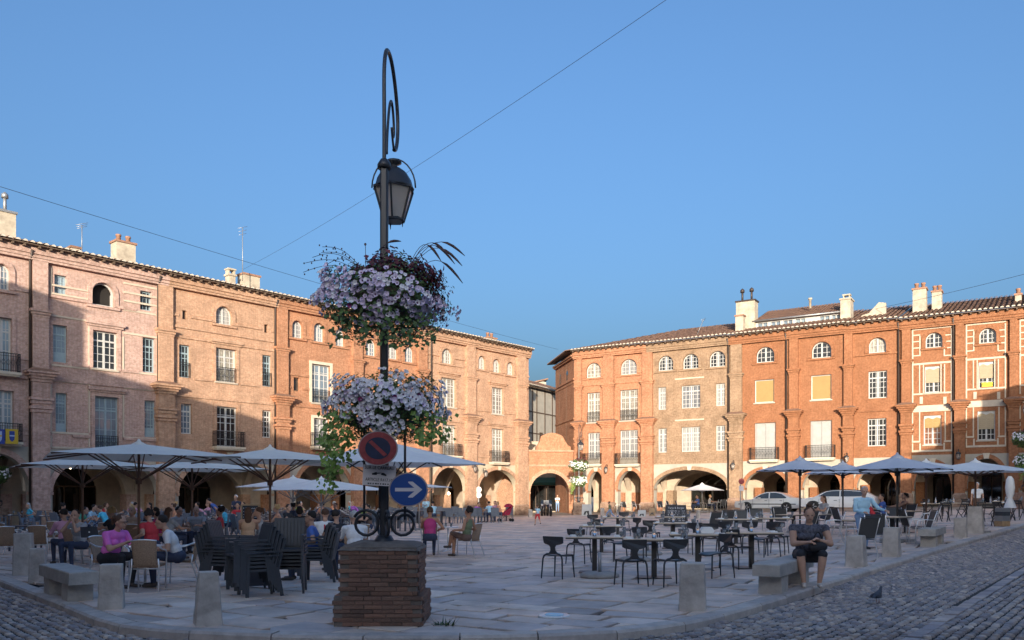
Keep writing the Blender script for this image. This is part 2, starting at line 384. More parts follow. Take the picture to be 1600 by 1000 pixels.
# kerb stones
kerb = struct(thing('kerb', '', '')); del kerb['label']; del kerb['category']
def along(P, step):
    out = []; acc = 0; 
    for a, b in zip(P, P[1:]):
        L_ = (b-a).length; t = acc
        while t < L_: out.append((a+(b-a)*(t/L_), (b-a).normalized())); t += step
        acc = t-L_
    return out
KP = along(KO, .02); i = 0; nK = 0
while i < len(KP)-2:
    n_ = int(rs.uniform(40,62)); j = min(i+n_, len(KP)-1); a, ta = KP[i]; b, tb = KP[j]
    if j-i > 10 and a.y < 60:
        m_, tm = KP[(i+j)//2]; mb = MB(); zt = rs.uniform(-.006,.006); prof = [(0,-.16),(.008,-.03),(.035,.0),(.255,.002),(.262,-.05)]
        v_ = []; g = .008
        for p, t in ((a+ta*g,ta),(m_,tm),(b-tb*g,tb)):
            nn = Vector((-t.y,t.x)); v_ += [(p.x+nn.x*o_, p.y+nn.y*o_, G(p.x)+z_+(zt if z_ > -.1 else 0)) for o_, z_ in prof]
        f_ = [[r*5+k, (r+1)*5+k, (r+1)*5+k+1, r*5+k+1] for r in range(2) for k in range(4)]+[[0,1,2,3,4],[14,13,12,11,10]]
        mb.add(v_, f_); mb.build('kerb_stone', 'kerb|o', kerb); nK += 1
    i = j
# cobbles
def cobble_variant(r_):
    n = 8; out = []
    a, b = .5, .5; base = []
    for k in range(n):
        t = 2*math.pi*(k+.5)/n; cx_, sy_ = math.cos(t), math.sin(t); e = 1/max(abs(cx_),abs(sy_))
        q = e*.78+.22; base.append((cx_*q*.5*r_.uniform(.90,1.04), sy_*q*.5*r_.uniform(.90,1.04)))
    v_ = [(x,y,-.05) for x,y in base]+[(x*.97,y*.97,-.018) for x,y in base]+[(x*.68+r_.uniform(-.05,.05),y*.68+r_.uniform(-.05,.05),-.002+r_.uniform(-.005,.005)) for x,y in base]+[(0,0,.004)]
    f_ = [[k,(k+1)%n,(k+1)%n+n,k+n] for k in range(n)]+[[k+n,(k+1)%n+n,(k+1)%n+2*n,k+2*n] for k in range(n)]+[[k+2*n,(k+1)%n+2*n,3*n] for k in range(n)]
    return v_, f_
CV = [cobble_variant(rs) for _ in range(8)]
CM = []
for v_, f_ in CV:
    m_ = MB(); m_.add(v_, f_, 0, True); CM.append(m_.mesh('cobble', 'cobble|o'))
road = struct(sheet('road', [(i,j) for i in range(-40,50) for j in range(6,45) if not in_poly((i+.5,j+.5), PLZ) and inL((i,j)) > 4 and inR((i,j)) > 7], -.124, 'joint', 1.0))
g0, g1 = gp(1395,1000).xy, gp(1680,836).xy; gdir = (Vector(g1)-Vector(g0)).normalized()
def gut(p): r_ = Vector(p)-Vector(g0); return abs(r_.x*gdir.y-r_.y*gdir.x)
cob = []
PLK = KO + PLZ[-3:]
for ang, xr in ((math.atan2((KO[-3]-KO[-8]).y,(KO[-3]-KO[-8]).x), (-1.5,40)), (math.atan2((KO[2]-KO[5]).y,(KO[2]-KO[5]).x), (-30,-1.5))):
    c_, s_ = math.cos(ang), math.sin(ang); pit = .122
    for r_ in range(-330, 330):
        u = -45+rs.random()*.2; vv = r_*pit
        while u < 45:
            ln = rs.uniform(.10,.18); X0, Y0 = 6+(u+ln/2)*c_-vv*s_, 12+(u+ln/2)*s_+vv*c_
            if xr[0] <= X0 < xr[1] and 7.2 < Y0 < 42:
                px, py = scr((X0,Y0), G(X0)-.1)
                if -260 < px < 1990 and py < 1075 and not in_poly((X0,Y0), PLK) and inL((X0,Y0)) > 4.5 and gut((X0,Y0)) > .10:
                    cob.append((Y0+abs(X0)*.05+(0 if -10 < px < 1610 and py < 1008 else 60), X0, Y0, ln, ang))
            u += ln
cob.sort()
V_, F_, R_ = [], [], []
for i, (k_, X0, Y0, ln, ang) in enumerate(cob):
    z = G(X0)-.092+rs.uniform(-.016,.008); a_ = ang+rs.uniform(-.12,.12); sx, sy = ln*.87, .108*rs.uniform(.84,1.0); q = rs.randrange(8)
    if i < 290:
        o = link('cobble', CM[q], road, (X0,Y0,z), a_); o.scale = (sx,sy,1)
    else:
        c_, s_ = math.cos(a_), math.sin(a_); b = len(V_)
        V_ += [(X0+x*sx*c_-y*sy*s_, Y0+x*sx*s_+y*sy*c_, z+zz) for x,y,zz in CV[q][0]]
        F_ += [[b+k for k in f] for f in CV[q][1]]; R_ += [rs.random()]*len(CV[q][1])
me = bpy.data.meshes.new('far_cobbles'); me.from_pydata(V_, [], F_); me.materials.append(M['cobble']); rnd_attr(me, R_)
me.polygons.foreach_set('use_smooth', [True]*len(F_)); stuff(link('far_cobbles', me, road))
t = 0
while t < 24:
    ln = rs.uniform(.2,.42); p = Vector(g0)+gdir*t; nn = Vector((-gdir.y,gdir.x))*.085
    mb, c = flat_piece([p-nn, p+gdir*(ln-.02)-nn, p+gdir*(ln-.02)+nn, p+nn], -.096+rs.uniform(-.012,.006), .05); mb.build('gutter_stone', 'cobble|o', road); t += ln
# ------------------------------------------------------------------ arcaded houses
class Row:
    def __init__(s, A, B): s.O = A; s.u = (B-A).normalized(); s.i = Vector((-s.u.y, s.u.x)); s.rz = math.atan2(s.u.y, s.u.x)
    def s_(s, px, off=0):                        # pixel column -> distance along the facade (plane moved out by off), depth
        k = (px-CX)/F; O = s.O-s.i*off; t = (k*O.y-O.x)/(s.u.x-k*s.u.y); return t, O.y+s.u.y*t
    def P(s, px, py, off=0): t, d = s.s_(px, off); return t, CH+(HY-py)/F*d
    def world(s, t, y, z): p = s.O+s.u*t+s.i*y; return Vector((p.x,p.y,z))
RL, RR = Row(LNEAR, LFAR), Row(RNEAR, RFAR)
def arch_poly(x0, x1, zb, zs, zt, n=14):
    cx_, a, b = (x0+x1)/2, (x1-x0)/2, zt-zs
    return [(x0,zb),(x1,zb)]+[(cx_+a*math.cos(math.pi*k/n), zs+b*math.sin(math.pi*k/n)) for k in range(n+1)]
def rect_poly(x0, x1, z0, z1): return [(x0,z0),(x1,z0),(x1,z1),(x0,z1)]
def panel(mb, x0, x1, z0, z1, holes, y=0, depth=.42, m=0, reveal=None):
    V = [Vector(p) for p in rect_poly(x0,x1,z0,z1)]; E = [(0,1),(1,2),(2,3),(3,0)]
    for h in holes:
        b = len(V); V += [Vector(p) for p in h]; E += [(b+i, b+(i+1)%len(h)) for i in range(len(h))]
    r = delaunay_2d_cdt(V, E, [], 0, 1e-5); vv, ff = r[0], r[2]
    fs = []
    for f in ff:
        c = sum((vv[i] for i in f), Vector((0,0)))/len(f)
        if not any(in_poly(c, h) for h in holes): fs.append(list(f))
    mb.add([(p.x, y, p.y) for p in vv], fs, m)
    # fix winding so that faces look towards -y
    for f in mb.f[-len(fs):]:
        a, b, c = (Vector(mb.v[i]) for i in f[:3])
        if (b-a).cross(c-a).y > 0: f.reverse()
    for h in holes:
        n = len(h); mb.add([(x,y,z) for x,z in h]+[(x,y+depth,z) for x,z in h], [(i,(i+1)%n,(i+1)%n+n,i+n) for i in range(n)], m if reveal is None else reveal)
    mb.add([(x0,y,z0),(x0,y+depth,z0),(x0,y+depth,z1),(x0,y,z1),(x1,y,z0),(x1,y+depth,z0),(x1,y+depth,z1),(x1,y,z1)],[(0,3,2,1),(4,5,6,7),(3,7,6,2)],m)
    return mb
def ringp(mb, cx_, zs, a, b, w_, y0, y1, n=16, leg=0, m=0):
    P = []
    if leg: P.append((1,0,-leg))
    P += [(math.cos(math.pi*k/n), math.sin(math.pi*k/n), 0) for k in range(n+1)]
    if leg: P.append((-1,0,-leg))
    v_ = []
    for c, s, dz in P:
        i_, o_ = (cx_+a*c, zs+b*s+dz), (cx_+(a+w_)*c, zs+(b+w_)*s+dz)
        v_ += [(i_[0],y0,i_[1]),(o_[0],y0,o_[1]),(o_[0],y1,o_[1]),(i_[0],y1,i_[1])]
    f_ = []
    for k in range(len(P)-1):
        a0, b0 = k*4, k*4+4
        f_ += [(a0+j, b0+j, b0+(j+1)%4, a0+(j+1)%4) for j in range(4)]
    f_ += [(0,1,2,3), tuple((len(P)-1)*4+j for j in (3,2,1,0))]
    f_ = [tuple(reversed(f)) for f in f_]
    return mb.add(v_, f_, m)
def railing(mb, x0, x1, y0, z0, z1, ret=None, curl=True):
    def side(p, q):
        L_ = (q-p).length; n = max(2, int(L_/.11)); d = (q-p)
        for zz, h in ((z0+.06,.025),(z1,.035),(z1-.14,.02)): mb.bar(p+Vector((0,0,zz)), q+Vector((0,0,zz)), .03, h)
        for k in range(n+1): a = p+d*(k/n); mb.bar(a+Vector((0,0,z0)), a+Vector((0,0,z1)), .018 if 0 < k < n else .035, .018)
        if curl and L_ > .8:
            k = 1
            while k < n:
                c = p+d*(k/n); e = d.normalized(); zz = (z0+z1)/2
                mb.tube([c+e*(.075*math.cos(a))+Vector((0,0,zz+.15*math.sin(a))) for a in [2*math.pi*j/8 for j in range(8)]], .011, 4, closed=True); k += 2
    A, B = Vector((x0,y0,0)), Vector((x1,y0,0)); side(A, B)
    if ret is not None: side(Vector((x0,ret,0)), A); side(B, Vector((x1,ret,0)))
def window(h, x0, x1, z0, z1, style='sky', cols=2, rows=4, arch=False, sill=True, fr='paint_white', zs=None, blind=None, trans=.25, ydep=.2):
    w_ = x1-x0; cx_ = (x0+x1)/2; zs = z1-w_/2*1.0 if arch and zs is None else zs; y = ydep
    if arch: zs = max(zs, z0+.1)
    top = lambda x: zs+(z1-zs)*math.sqrt(max(0,1-((x-cx_)/(w_/2))**2)) if arch else z1
    mb = MB(); t = .075
    if arch:
        ringp(mb, cx_, zs, w_/2-t, z1-zs-t, t, y-.03, y+.05, 12, leg=zs-z0)
        mb.box(x0+t,x1-t,y-.03,y+.05,z0,z0+t)
    else:
        mb.box(x0,x0+t,y-.03,y+.05,z0,z1); mb.box(x1-t,x1,y-.03,y+.05,z0,z1); mb.box(x0+t,x1-t,y-.03,y+.05,z1-t,z1); mb.box(x0+t,x1-t,y-.03,y+.05,z0,z0+t)
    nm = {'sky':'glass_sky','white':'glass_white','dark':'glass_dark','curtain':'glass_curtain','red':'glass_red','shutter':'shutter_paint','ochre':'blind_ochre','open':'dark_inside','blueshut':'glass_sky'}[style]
    if style == 'open': mb.hexa([(x1-t,y,z0+t),(x1-t+.04,y,z0+t),(x1-.02,y+.2,z0+t),(x1-.06,y+.2,z0+t)],[(x1-t,y,zs or z1-t),(x1-t+.04,y,zs or z1-t),(x1-.02,y+.2,zs or z1-t),(x1-.06,y+.2,zs or z1-t)])
    if style not in ('shutter','ochre','open'):
        if w_ > .75: mb.box(cx_-.055,cx_+.055,y-.035,y+.045,z0+t,top(cx_)-t*.6)
        ztr = z1-(z1-z0)*trans if (not arch and z1-z0 > 1.6) else None
        if ztr: mb.box(x0+t,x1-t,y-.028,y+.04,ztr-.045,ztr+.045)
        for k in range(1,cols):
            x = x0+w_*k/cols
            if abs(x-cx_) < .05 and w_ > .75: continue
            mb.box(x-.018,x+.018,y-.015,y+.03,z0+t,top(x)-t*.5)
        for k in range(1,rows):
            z = z0+(z1-z0)*k/rows
            if ztr and abs(z-ztr) < .12: continue
            hw = w_/2 if (not arch or z < zs) else w_/2*math.sqrt(max(0,1-((z-zs)/(z1-zs))**2))
            if hw > .2: mb.box(cx_-hw+t,cx_+hw-t,y-.012,y+.028,z-.018,z+.018)
        if style == 'blueshut': mb.box(x0+t,x1-t,y-.04,y+.03,z0+t,z0+.55)
    else:
        if style == 'shutter':
            n = 4
            for k in range(2):
                a, b = x0+t+(w_-2*t)*k/2+.02, x0+t+(w_-2*t)*(k+1)/2-.02
                mb.box(a,b,y-.03,y+.03,z0+t,z1-t)
                for j in range(n): zz = z0+.15+(z1-z0-.3)*j/n; mb.box(a+.07,b-.07,y-.045,y-.02,zz,zz+(z1-z0-.3)/n-.09)
    if style == 'open': 
        mb.v, mb.f, mb.m, mb.s = mb.v, mb.f, mb.m, mb.s
    fo = mb.build('window', 'shutter_paint' if style == 'shutter' else fr, h)
    pb = MB(); poly = arch_poly(x0+.03,x1-.03,z0+.03,zs,z1-.03) if arch else rect_poly(x0+.03,x1-.03,z0+.03,z1-.03)
    if style == 'ochre':
        n = max(6,int((z1-z0)/.09))
        for k in range(n): za, zb = z0+t+(z1-z0-2*t)*k/n, z0+t+(z1-z0-2*t)*(k+1)/n; pb.hexa([(x0+t,y-.01,za),(x1-t,y-.01,za),(x1-t,y+.05,za),(x0+t,y+.05,za)],[(x0+t,y-.028,zb-.006),(x1-t,y-.028,zb-.006),(x1-t,y+.05,zb-.006),(x0+t,y+.05,zb-.006)])
    elif style != 'open': pb.prism(poly, y+.02, y+.035)
    else: pb.prism(poly, y+.2, y+.21)  # open window has no glass: dark sheet for the unlit room
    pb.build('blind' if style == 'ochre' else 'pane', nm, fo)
    if blind:
        frac, bm_ = blind; zb0 = z1-(z1-z0)*frac; bb = MB(); n = 9
        for k in range(n): za, zb = zb0+(z1-.08-zb0)*k/n, zb0+(z1-.08-zb0)*(k+1)/n; bb.box(x0+t,x1-t,y-.07-.008*(k%2),y-.04,za,zb-.006)
        v_ = [(x0,z1-.02),(x0,z1-.24)]
        bb.build('blind', bm_, fo)
        vb = MB(); pts = [(x0+.02,z1)]+[(x0+.02+(w_-.04)*k/12, z1-.2-.05*math.cos(4*math.pi*k/12)) for k in range(13)]+[(x1-.02,z1)]
        vb.prism(pts[::1], y-.10, y-.075); vb.build('valance', 'paint_white', fo)
    if sill: sb = MB(); sb.box(x0-.08,x1+.08,-.09,y-.03,z0-.1,z0-.004); sb.build('sill', 'stone_sill', fo)
    return fo
def balcony(h, x0, x1, z, top=.95, deep=.55, iron='iron'):
    mb = MB(); mb.box(x0,x1,-deep,-.005,z-.13,z); mb.box(x0+.06,x1-.06,-deep+.08,-.006,z-.22,z-.13)
    b = mb.build('balcony', 'stone_light', h)
    rb = MB(); railing(rb, x0+.04, x1-.04, -deep+.05, z+.02, z+top, ret=-.02); rb.build('railing', iron, b)
    return b
def roof_tiles(h, x0, x1, ze, ye, slope, depth, hipL=0, hipR=0):
    mb = MB(); pit = .33; n = int((x1-x0)/pit); pit = (x1-x0)/n; rows = max(2,int(depth/.5)); seg = 4
    rt = random.Random(int(x0*10)+5)
    mb.add([(x0,ye,ze-.02),(x1,ye,ze-.02),(x1-hipR,ye+depth,ze-.02+depth*slope),(x0+hipL,ye+depth,ze-.02+depth*slope)],[(0,1,2,3)],1)
    for i in range(n):
        xc = x0+pit*(i+.5)
        for r_ in range(rows):
            ya, yb = ye+depth*r_/rows, ye+depth*(r_+1)/rows+.05; f0 = r_/rows
            if xc < x0+hipL*(f0+.5/rows) or xc > x1-hipR*(f0+.5/rows): continue
            j = rt.uniform(-.012,.012); zt = rt.uniform(0,.018)
            v_ = []
            for yy, dz, rad in ((ya,.03,.15),(yb,0,.125)):
                for k in range(seg+1): a = math.pi*k/seg; v_.append((xc+j+rad*math.cos(a), yy, ze+(yy-ye)*slope+dz+zt+.10*math.sin(a)))
            mb.add(v_, [(k,k+1,k+seg+2,k+seg+1) for k in range(seg)], 0, True)
    ro = mb.build('roof', ['roof_tile','wood_dark'], h)
    eb = MB()
    for i in range(n):
        xc = x0+pit*(i+.5); v_ = [(xc+.115*math.cos(math.pi*k/6), ye-.035, ze+.03+.1*math.sin(math.pi*k/6)) for k in range(7)]
        v2 = [(x,ye+.05,z) for x,y,z in v_]; eb.add(v_+v2, [tuple(range(6,-1,-1))]+[(k,k+1,k+8,k+7) for k in range(6)])
    stuff(eb.build('eave_tiles', 'mortar_end', ro))
    wb = MB(); wb.box(x0,x1,ye+.02,-.0,ze-.075,ze-.03)
    k = x0+.2
    while k < x1: wb.box(k-.05,k+.05,ye+.06,-.3,ze-.19,ze-.077); k += .55
    wb.build('rafters', 'eave_wood', ro)
    return ro
def chimney(ro, x0, x1, y0, y1, z0, z1, pots=2, kind='pot', capm='terracotta'):
    mb = MB(); mb.box(x0,x1,y0,y1,z0,z1); c = mb.build('chimney', 'chimney_plaster', ro)
    cb = MB(); cb.box(x0-.07,x1+.07,y0-.07,y1+.07,z1,z1+.12)
    for k in range(pots):
        xx = x0+(x1-x0)*(k+.5)/pots; yy = (y0+y1)/2
        if kind == 'pot': cb.lathe([(.15,0),(.13,.3),(.17,.32),(.16,.42)],10,(xx,yy,z1+.12))
        elif kind == 'pipe': cb.lathe([(.09,0),(.09,.9)],8,(xx,yy,z1+.12)); cb.lathe([(.18,.75),(.18,.95),(.02,1.1)],8,(xx,yy,z1+.12))
        else:
            cb.box(xx-.25,xx-.17,yy-.2,yy+.2,z1+.12,z1+.4); cb.box(xx+.17,xx+.25,yy-.2,yy+.2,z1+.12,z1+.4); cb.box(xx-.3,xx+.3,yy-.25,yy+.25,z1+.4,z1+.5)
    cb.build('chimney_cap', capm, ro); return c
ZB, ZC, ZU, ZR = -.35, 4.5, 11.35, 8.05
def pilaster(h, bk, a, b, ztop, gz, moss=True, base='brick_old', thin=1.0):
    p = .36*thin; mb = MB()
    mb.box(a,b,-p,-.002,gz+.9,ZR-.35); mb.box(a+.05,b-.05,-p*.8,-.002,ZR+.35,ZU-.2); mb.box(a+.07,b-.07,-p*.66,-.002,ZU+.22,ztop)
    for z, e in ((6.15,.07),(6.33,.12),(6.62,.07),(6.8,.13)): mb.box(a-e,b+e,-p-e,-.002,z-.07,z+.08)
    o = mb.build('pilaster', bk, h)
    cb = MB()
    for z, e, hh in ((ZR-.35,.06,.16),(ZR-.19,.14,.14),(ZR-.05,.24,.14),(ZR+.09,.34,.12)): cb.box(a-e,b+e,-p-e,-.002,z+.002,z+hh)
    cb.build('capital', bk, o)
    tb = MB(); e = .36; tb.hexa([(a-e,-p-e,ZR+.215),(b+e,-p-e,ZR+.215),(b+e,-.003,ZR+.215),(a-e,-.003,ZR+.215)],[(a+.05,-p*.8,ZR+.40),(b-.05,-p*.8,ZR+.40),(b-.05,-.003,ZR+.40),(a+.05,-.003,ZR+.40)])
    tb.build('capital_tiling', 'roof_tile' if moss else bk, o)
    ub = MB()
    for z, e, hh in ((ZU-.2,.02,.14),(ZU-.06,.08,.14),(ZU+.08,.15,.13)): ub.box(a-e+.05,b+e-.05,-p*.8-e,-.002,z+.002,z+hh)
    ub.build('upper_capital', bk, o)
    bb = MB(); e = .1; bb.box(a-e,b+e,-p-e,-.004,ZB,gz+.75); bb.hexa([(a-e,-p-e,gz+.75),(b+e,-p-e,gz+.75),(b+e,-.004,gz+.75),(a-e,-.004,gz+.75)],[(a,-p,gz+.9),(b,-p,gz+.9),(b,-.004,gz+.9),(a,-.004,gz+.9)])
    bb.build('pier_base', base, o)
    return o
def house(row, name, label, px0, px1, bk, wins, arches, pils, ze=14.7, zP=4.3, plast='plaster_white', strings=(12.5,8.9,7.9,4.95), slope=.2, rdep=6, trim=None, pipes=(), hipL=0, hipR=0, gz=None, trimm=None, roof=True, shop=('shop_glass',), key=True, endL=False, endR=False):
    s0, d0 = row.s_(px0); s1, d1 = row.s_(px1); W = s1-s0; bp = row.world(s0,0,0); 
    h = thing(name, label, 'building', bp, row.rz)
    gz = G(row.world((s0+s1)/2,0,0).x) if gz is None else gz
    X = lambda px, off=0: row.s_(px,off)[0]-s0
    def XZ(px, py, off=0): t, z = row.P(px,py,off); return t-s0, z
    holes = []; defs = []
    for wd in wins:
        a, za = XZ(wd[0], wd[1]); b, zb = XZ(wd[2], wd[3]); m_ = (wd[0]+wd[2])/2
        z1 = XZ(m_, wd[1])[1]; z0 = XZ(m_, wd[3])[1]; fl = wd[7] if len(wd) > 7 else ''
        arch = 'a' in fl; zs = z1-(b-a)/2*.95 if arch else None
        if arch and zs < z0+.05: zs = z0+.05
        a, b = max(a,.04), min(b,W-.04)
        holes.append(arch_poly(a,b,z0,zs,z1,12) if arch else rect_poly(a,b,z0,z1)); defs.append((a,b,z0,z1,zs,wd,fl))
    up = MB(); panel(up, 0, W, zP, ze-.15, holes, 0, .42); up.build('wall', bk, h)
    # arcade storey
    ah = []; rb = MB(); kb = MB(); ib = MB()
    for a_ in arches:
        a, b = X(a_[0]), X(a_[1]); mid = (a_[0]+a_[1])/2; zt = XZ(mid,a_[2])[1]; zs = XZ(mid,a_[3])[1]
        a, b = max(a,.05), min(b,W-.05); zs = min(zs, zt-.5)
        ah.append((a,b,zs,zt)); ringp(MB(),(a+b)/2,zs,(b-a)/2,zt-zs,.3,-.07,-.003,20).build('arch_ring', bk, h)
        for q in (a,b): MB().box(q-(.12 if q == a else .02),q+(.02 if q == a else .12),-.1,.5,zs-.16,zs-.002).build('impost', bk, h)
        if key: MB().hexa([((a+b)/2-.14,-.11,zt-.04),((a+b)/2+.14,-.11,zt-.04),((a+b)/2+.14,-.005,zt-.04),((a+b)/2-.14,-.005,zt-.04)],[((a+b)/2-.22,-.11,zt+.36),((a+b)/2+.22,-.11,zt+.36),((a+b)/2+.22,-.005,zt+.36),((a+b)/2-.22,-.005,zt+.36)]).build('keystone', 'stone_light', h)
    lw = MB(); panel(lw, 0, W, ZB, zP-.002, [arch_poly(a,b,ZB+.02,zs,zt,20) for a,b,zs,zt in ah], 0, .6, 0); lw.build('arcade_wall', [plast], h)
    # gallery behind the arches: inner arcade, back wall with shop fronts, ceiling slab
    inner = [arch_poly(a+.25,b-.25,ZB+.02,max(zs-.1,gz+1.6),min(zt-.1,zP-.35),16) for a,b,zs,zt in ah]
    ib = MB(); panel(ib, 0, W, ZB, ZC, inner, 3.9, .5, 0); ib.build('inner_arcade', ['arcade_plaster'], h)
    pb = MB()
    for a,b,zs,zt in ah:
        for xx in (a,b):
            MB().box(xx-.3 if xx == b else xx-.28, xx+.28 if xx == b else xx+.3, 3.6, 4.55, ZB, gz+1.75).build('inner_pier', bk, h)
    shp = []; sg = []
    for i, (a,b,zs,zt) in enumerate(ah):
        shp.append(arch_poly(a+.5,b-.5,gz+.1,gz+2.1,min(zt-.1,zP-.5),12))
    bw = MB(); panel(bw, 0, W, ZB, ZC, shp, 7.6, .3, 0); bw.build('back_wall', ['arcade_plaster'], h)
    for i,(a,b,zs,zt) in enumerate(ah):
        f_ = MB(); fa, fb, zt2 = a+.5, b-.5, min(zt-.1,zP-.5)
        f_.box(fa,fb,7.62,7.7,gz+2.2,gz+2.3); n = max(2,int((fb-fa)/.9))
        for k in range(n+1): xx = fa+(fb-fa)*k/n; f_.box(xx-.04,xx+.04,7.62,7.7,gz+.1,gz+2.2)
        so_ = f_.build('shop_front', 'wood_dark', h); g_ = MB(); g_.prism(arch_poly(fa+.02,fb-.02,gz+.12,gz+2.1,zt2-.03,12),7.72,7.74); g_.build('shop_window', shop[i%len(shop)], so_)
    cb = MB(); cb.box(.0,W,.43,9.5,ZC+.001,ze-.3); cb.box(.0,W,7.92,9.5,ZB,ZC); core = cb.build('core', 'dark_inside', h)
    sb_ = MB(); sb_.box(0,W,.605,7.6,ZC-.02,ZC-.001)
    edges = sorted(set([0.0]+[ (ah[i][1]+ah[i+1][0])/2 for i in range(len(ah)-1)]+[W]))
    for xx in edges:                             # transverse arches of the gallery
        xa, xb = max(0,xx-.22), min(W,xx+.22); n = 10; zs_, zt_ = gz+1.9, ZC-.55
        pts = [(.6+3.3*k/n, zs_+(zt_-zs_)*math.sin(math.pi*k/n)) for k in range(n+1)]+[(3.9,ZC-.022),(.6,ZC-.022)]
        sb_.add([(xa,y,z) for y,z in pts]+[(xb,y,z) for y,z in pts], [tuple(range(len(pts)))[::-1], tuple(range(len(pts),2*len(pts)))]+[(i,(i+1)%len(pts),(i+1)%len(pts)+len(pts),i+len(pts)) for i in range(len(pts))])
    sb_.build('gallery_vault', 'arcade_plaster', h)
    for a,b,z0,z1,zs,wd,fl in defs:
        st = wd[4]; fr = 'paint_white'
        if 'g' in fl: fr = 'paint_bluegrey'
        if 'k' in fl: fr = 'wood_dark'
        bl = (.62,'blind_beige') if 'B' in fl else (.42,'blind_ochre') if 'O' in fl else None
        w_ = window(h,a,b,z0,z1,st,wd[5],wd[6],'a' in fl,'n' not in fl and 'b' not in fl,fr,zs,bl)
        tm = trimm or bk
        if 's' in fl and 'a' not in fl:
            mb = MB(); e = .2; mb.box(a-e,a-.002,-.06,-.003,z0-.0,z1+e); mb.box(b+.002,b+e,-.06,-.003,z0,z1+e); mb.box(a-.0,b+.0,-.06,-.003,z1+.002,z1+e)
            if 'l' in fl: mb.box(a-.4,b+.4,-.2,-.003,z1+e+.14,z1+e+.3); mb.box(a-.32,b+.32,-.12,-.003,z1+e+.02,z1+e+.139)
            mb.build('window_surround', bk if 'L' not in fl else 'stone_light', w_)
        if 's' in fl and 'a' in fl:
            mb = MB(); ringp(mb,(a+b)/2,zs,(b-a)/2+.01,z1-zs+.01,.24,-.07,-.003,14,leg=max(.02,zs-z0-.02)); mb.box(a-.3,b+.3,-.12,-.003,z0-.16,z0-.02); mb.build('window_surround', bk, w_)
        if 'b' in fl: balcony(h, a-.3, b+.3, z0-.02)
        if 'r' in fl: rb2 = MB(); railing(rb2,a+.05,b-.05,-.05,z0+.02,z0+.9); rb2.build('window_railing','iron',w_)
    for px in pils: 
        a, b = X(px[0],.36), X(px[1],.36); pilaster(h, px[2] if len(px) > 2 else bk, a, b, ze-.75, gz, thin=px[3] if len(px) > 3 else 1.0)
    mb = MB(); pr = sorted((X(p[0],.36)-.02, X(p[1],.36)+.02) for p in pils)
    segs = []; x_ = 0.0
    for a, b in pr: 
        if a-x_ > .3: segs.append((x_,a))
        x_ = max(x_,b)
    if W-x_ > .3: segs.append((x_,W))
    for z in strings:
        for a, b in segs:
            cur = a                               # string courses stop at the window openings
            for wa,wb,z0,z1,zs,wd,fl in sorted(defs):
                if z0-.12 < z < z1+.1 and wb > a and wa < b:
                    if wa-.25 > cur+.1: MB().box(cur,wa-.25,-.08,-.003,z-.09,z+.06).build('string_course', bk, h)
                    cur = max(cur, wb+.25)
            if b > cur+.1: MB().box(cur,b,-.08,-.003,z-.09,z+.06).build('string_course', bk, h)
    mb = MB()
    for z, e, hh in ((ze-.75,.26,.12),(ze-.62,.32,.16),(ze-.45,.40,.41)): mb.box(0,W,-e,-.003,z+.001,z+hh)
    mb.build('cornice', bk, h)
    if trim:
        tm = MB()
        for t_ in trim:
            a, za = XZ(t_[0],t_[1]); b, zb = XZ(t_[2],t_[3]); m_ = (t_[0]+t_[2])/2; zt, zb = XZ(m_,t_[1])[1], XZ(m_,t_[3])[1]
            MB().box(a,b,-.045-.004*random.random(),-.003,zb,zt).build('stone_band', 'trim_white', h)
    for px in pipes:
        x = X(px,.1); mb = MB(); mb.tube([(x,-.45,ze-.3),(x,-.12,ze-.8),(x,-.12,gz+.1)],.07,8); mb.build('drainpipe','pipe',h)
    if endL or endR:
        eb = MB()
        if endL: eb.box(-.004,-.001,.43,9.5,ZB,ze-.2)
        if endR: eb.box(W+.001,W+.006,.43,9.5,ZB,ze-.2)
        eb.build('end_wall', bk, h)
    ro = roof_tiles(h, 0, W, ze, -.72, slope, rdep+.72, hipL, hipR) if roof else None
    return h, ro, X, XZ, W
# ------------------------------------------------------------------ left row (west to corner)
Lz = 14.9
house(RL,'arcaded_house','pink brick arcaded house at the far left edge, mostly outside the picture',-400,-70,'brick_pink',
  [(-330,300,-290,380,'sky',2,4,'s'),(-330,450,-290,560,'sky',2,5,'s'),(-200,340,-160,420,'sky',2,4,'s'),(-200,480,-160,580,'sky',2,5,'s')],
  [(-370,-240,700,775),(-220,-90,700,772)],[(-238,-222),(-86,-72)],ze=Lz,slope=.17)
h0 = house(RL,'arcaded_house','shaded pink brick house at left edge with two coat of arms shields on its balcony',-70,49,'brick_pink',
  [(-12,412,15,452,'sky',4,4,'as'),(-10,496,18,581,'sky',4,5,'sb'),(-8,610,21,690,'sky',4,6,'sb')],
  [(-62,47,708,768)],[],ze=Lz,zP=4.25,pipes=(47,),slope=.17)
tr = []
for x0,x1,ys in ((80,138,(416,450,463,497,573,597,677,700)),(193,246,(447,461,474,488,524,583,608,685,706))):
    tr += [(x0,y-1.4,x1,y+1.4) for y in ys]
for x,ya,yb in ((79.6,418,462),(79.6,600,675),(139,500,572),(139,600,676),(192.5,526,581),(192.5,611,684),(246,526,582),(246,611,684),(79.6,680,699),(139,680,699)): tr.append((x-1.1,ya,x+1.1,yb))
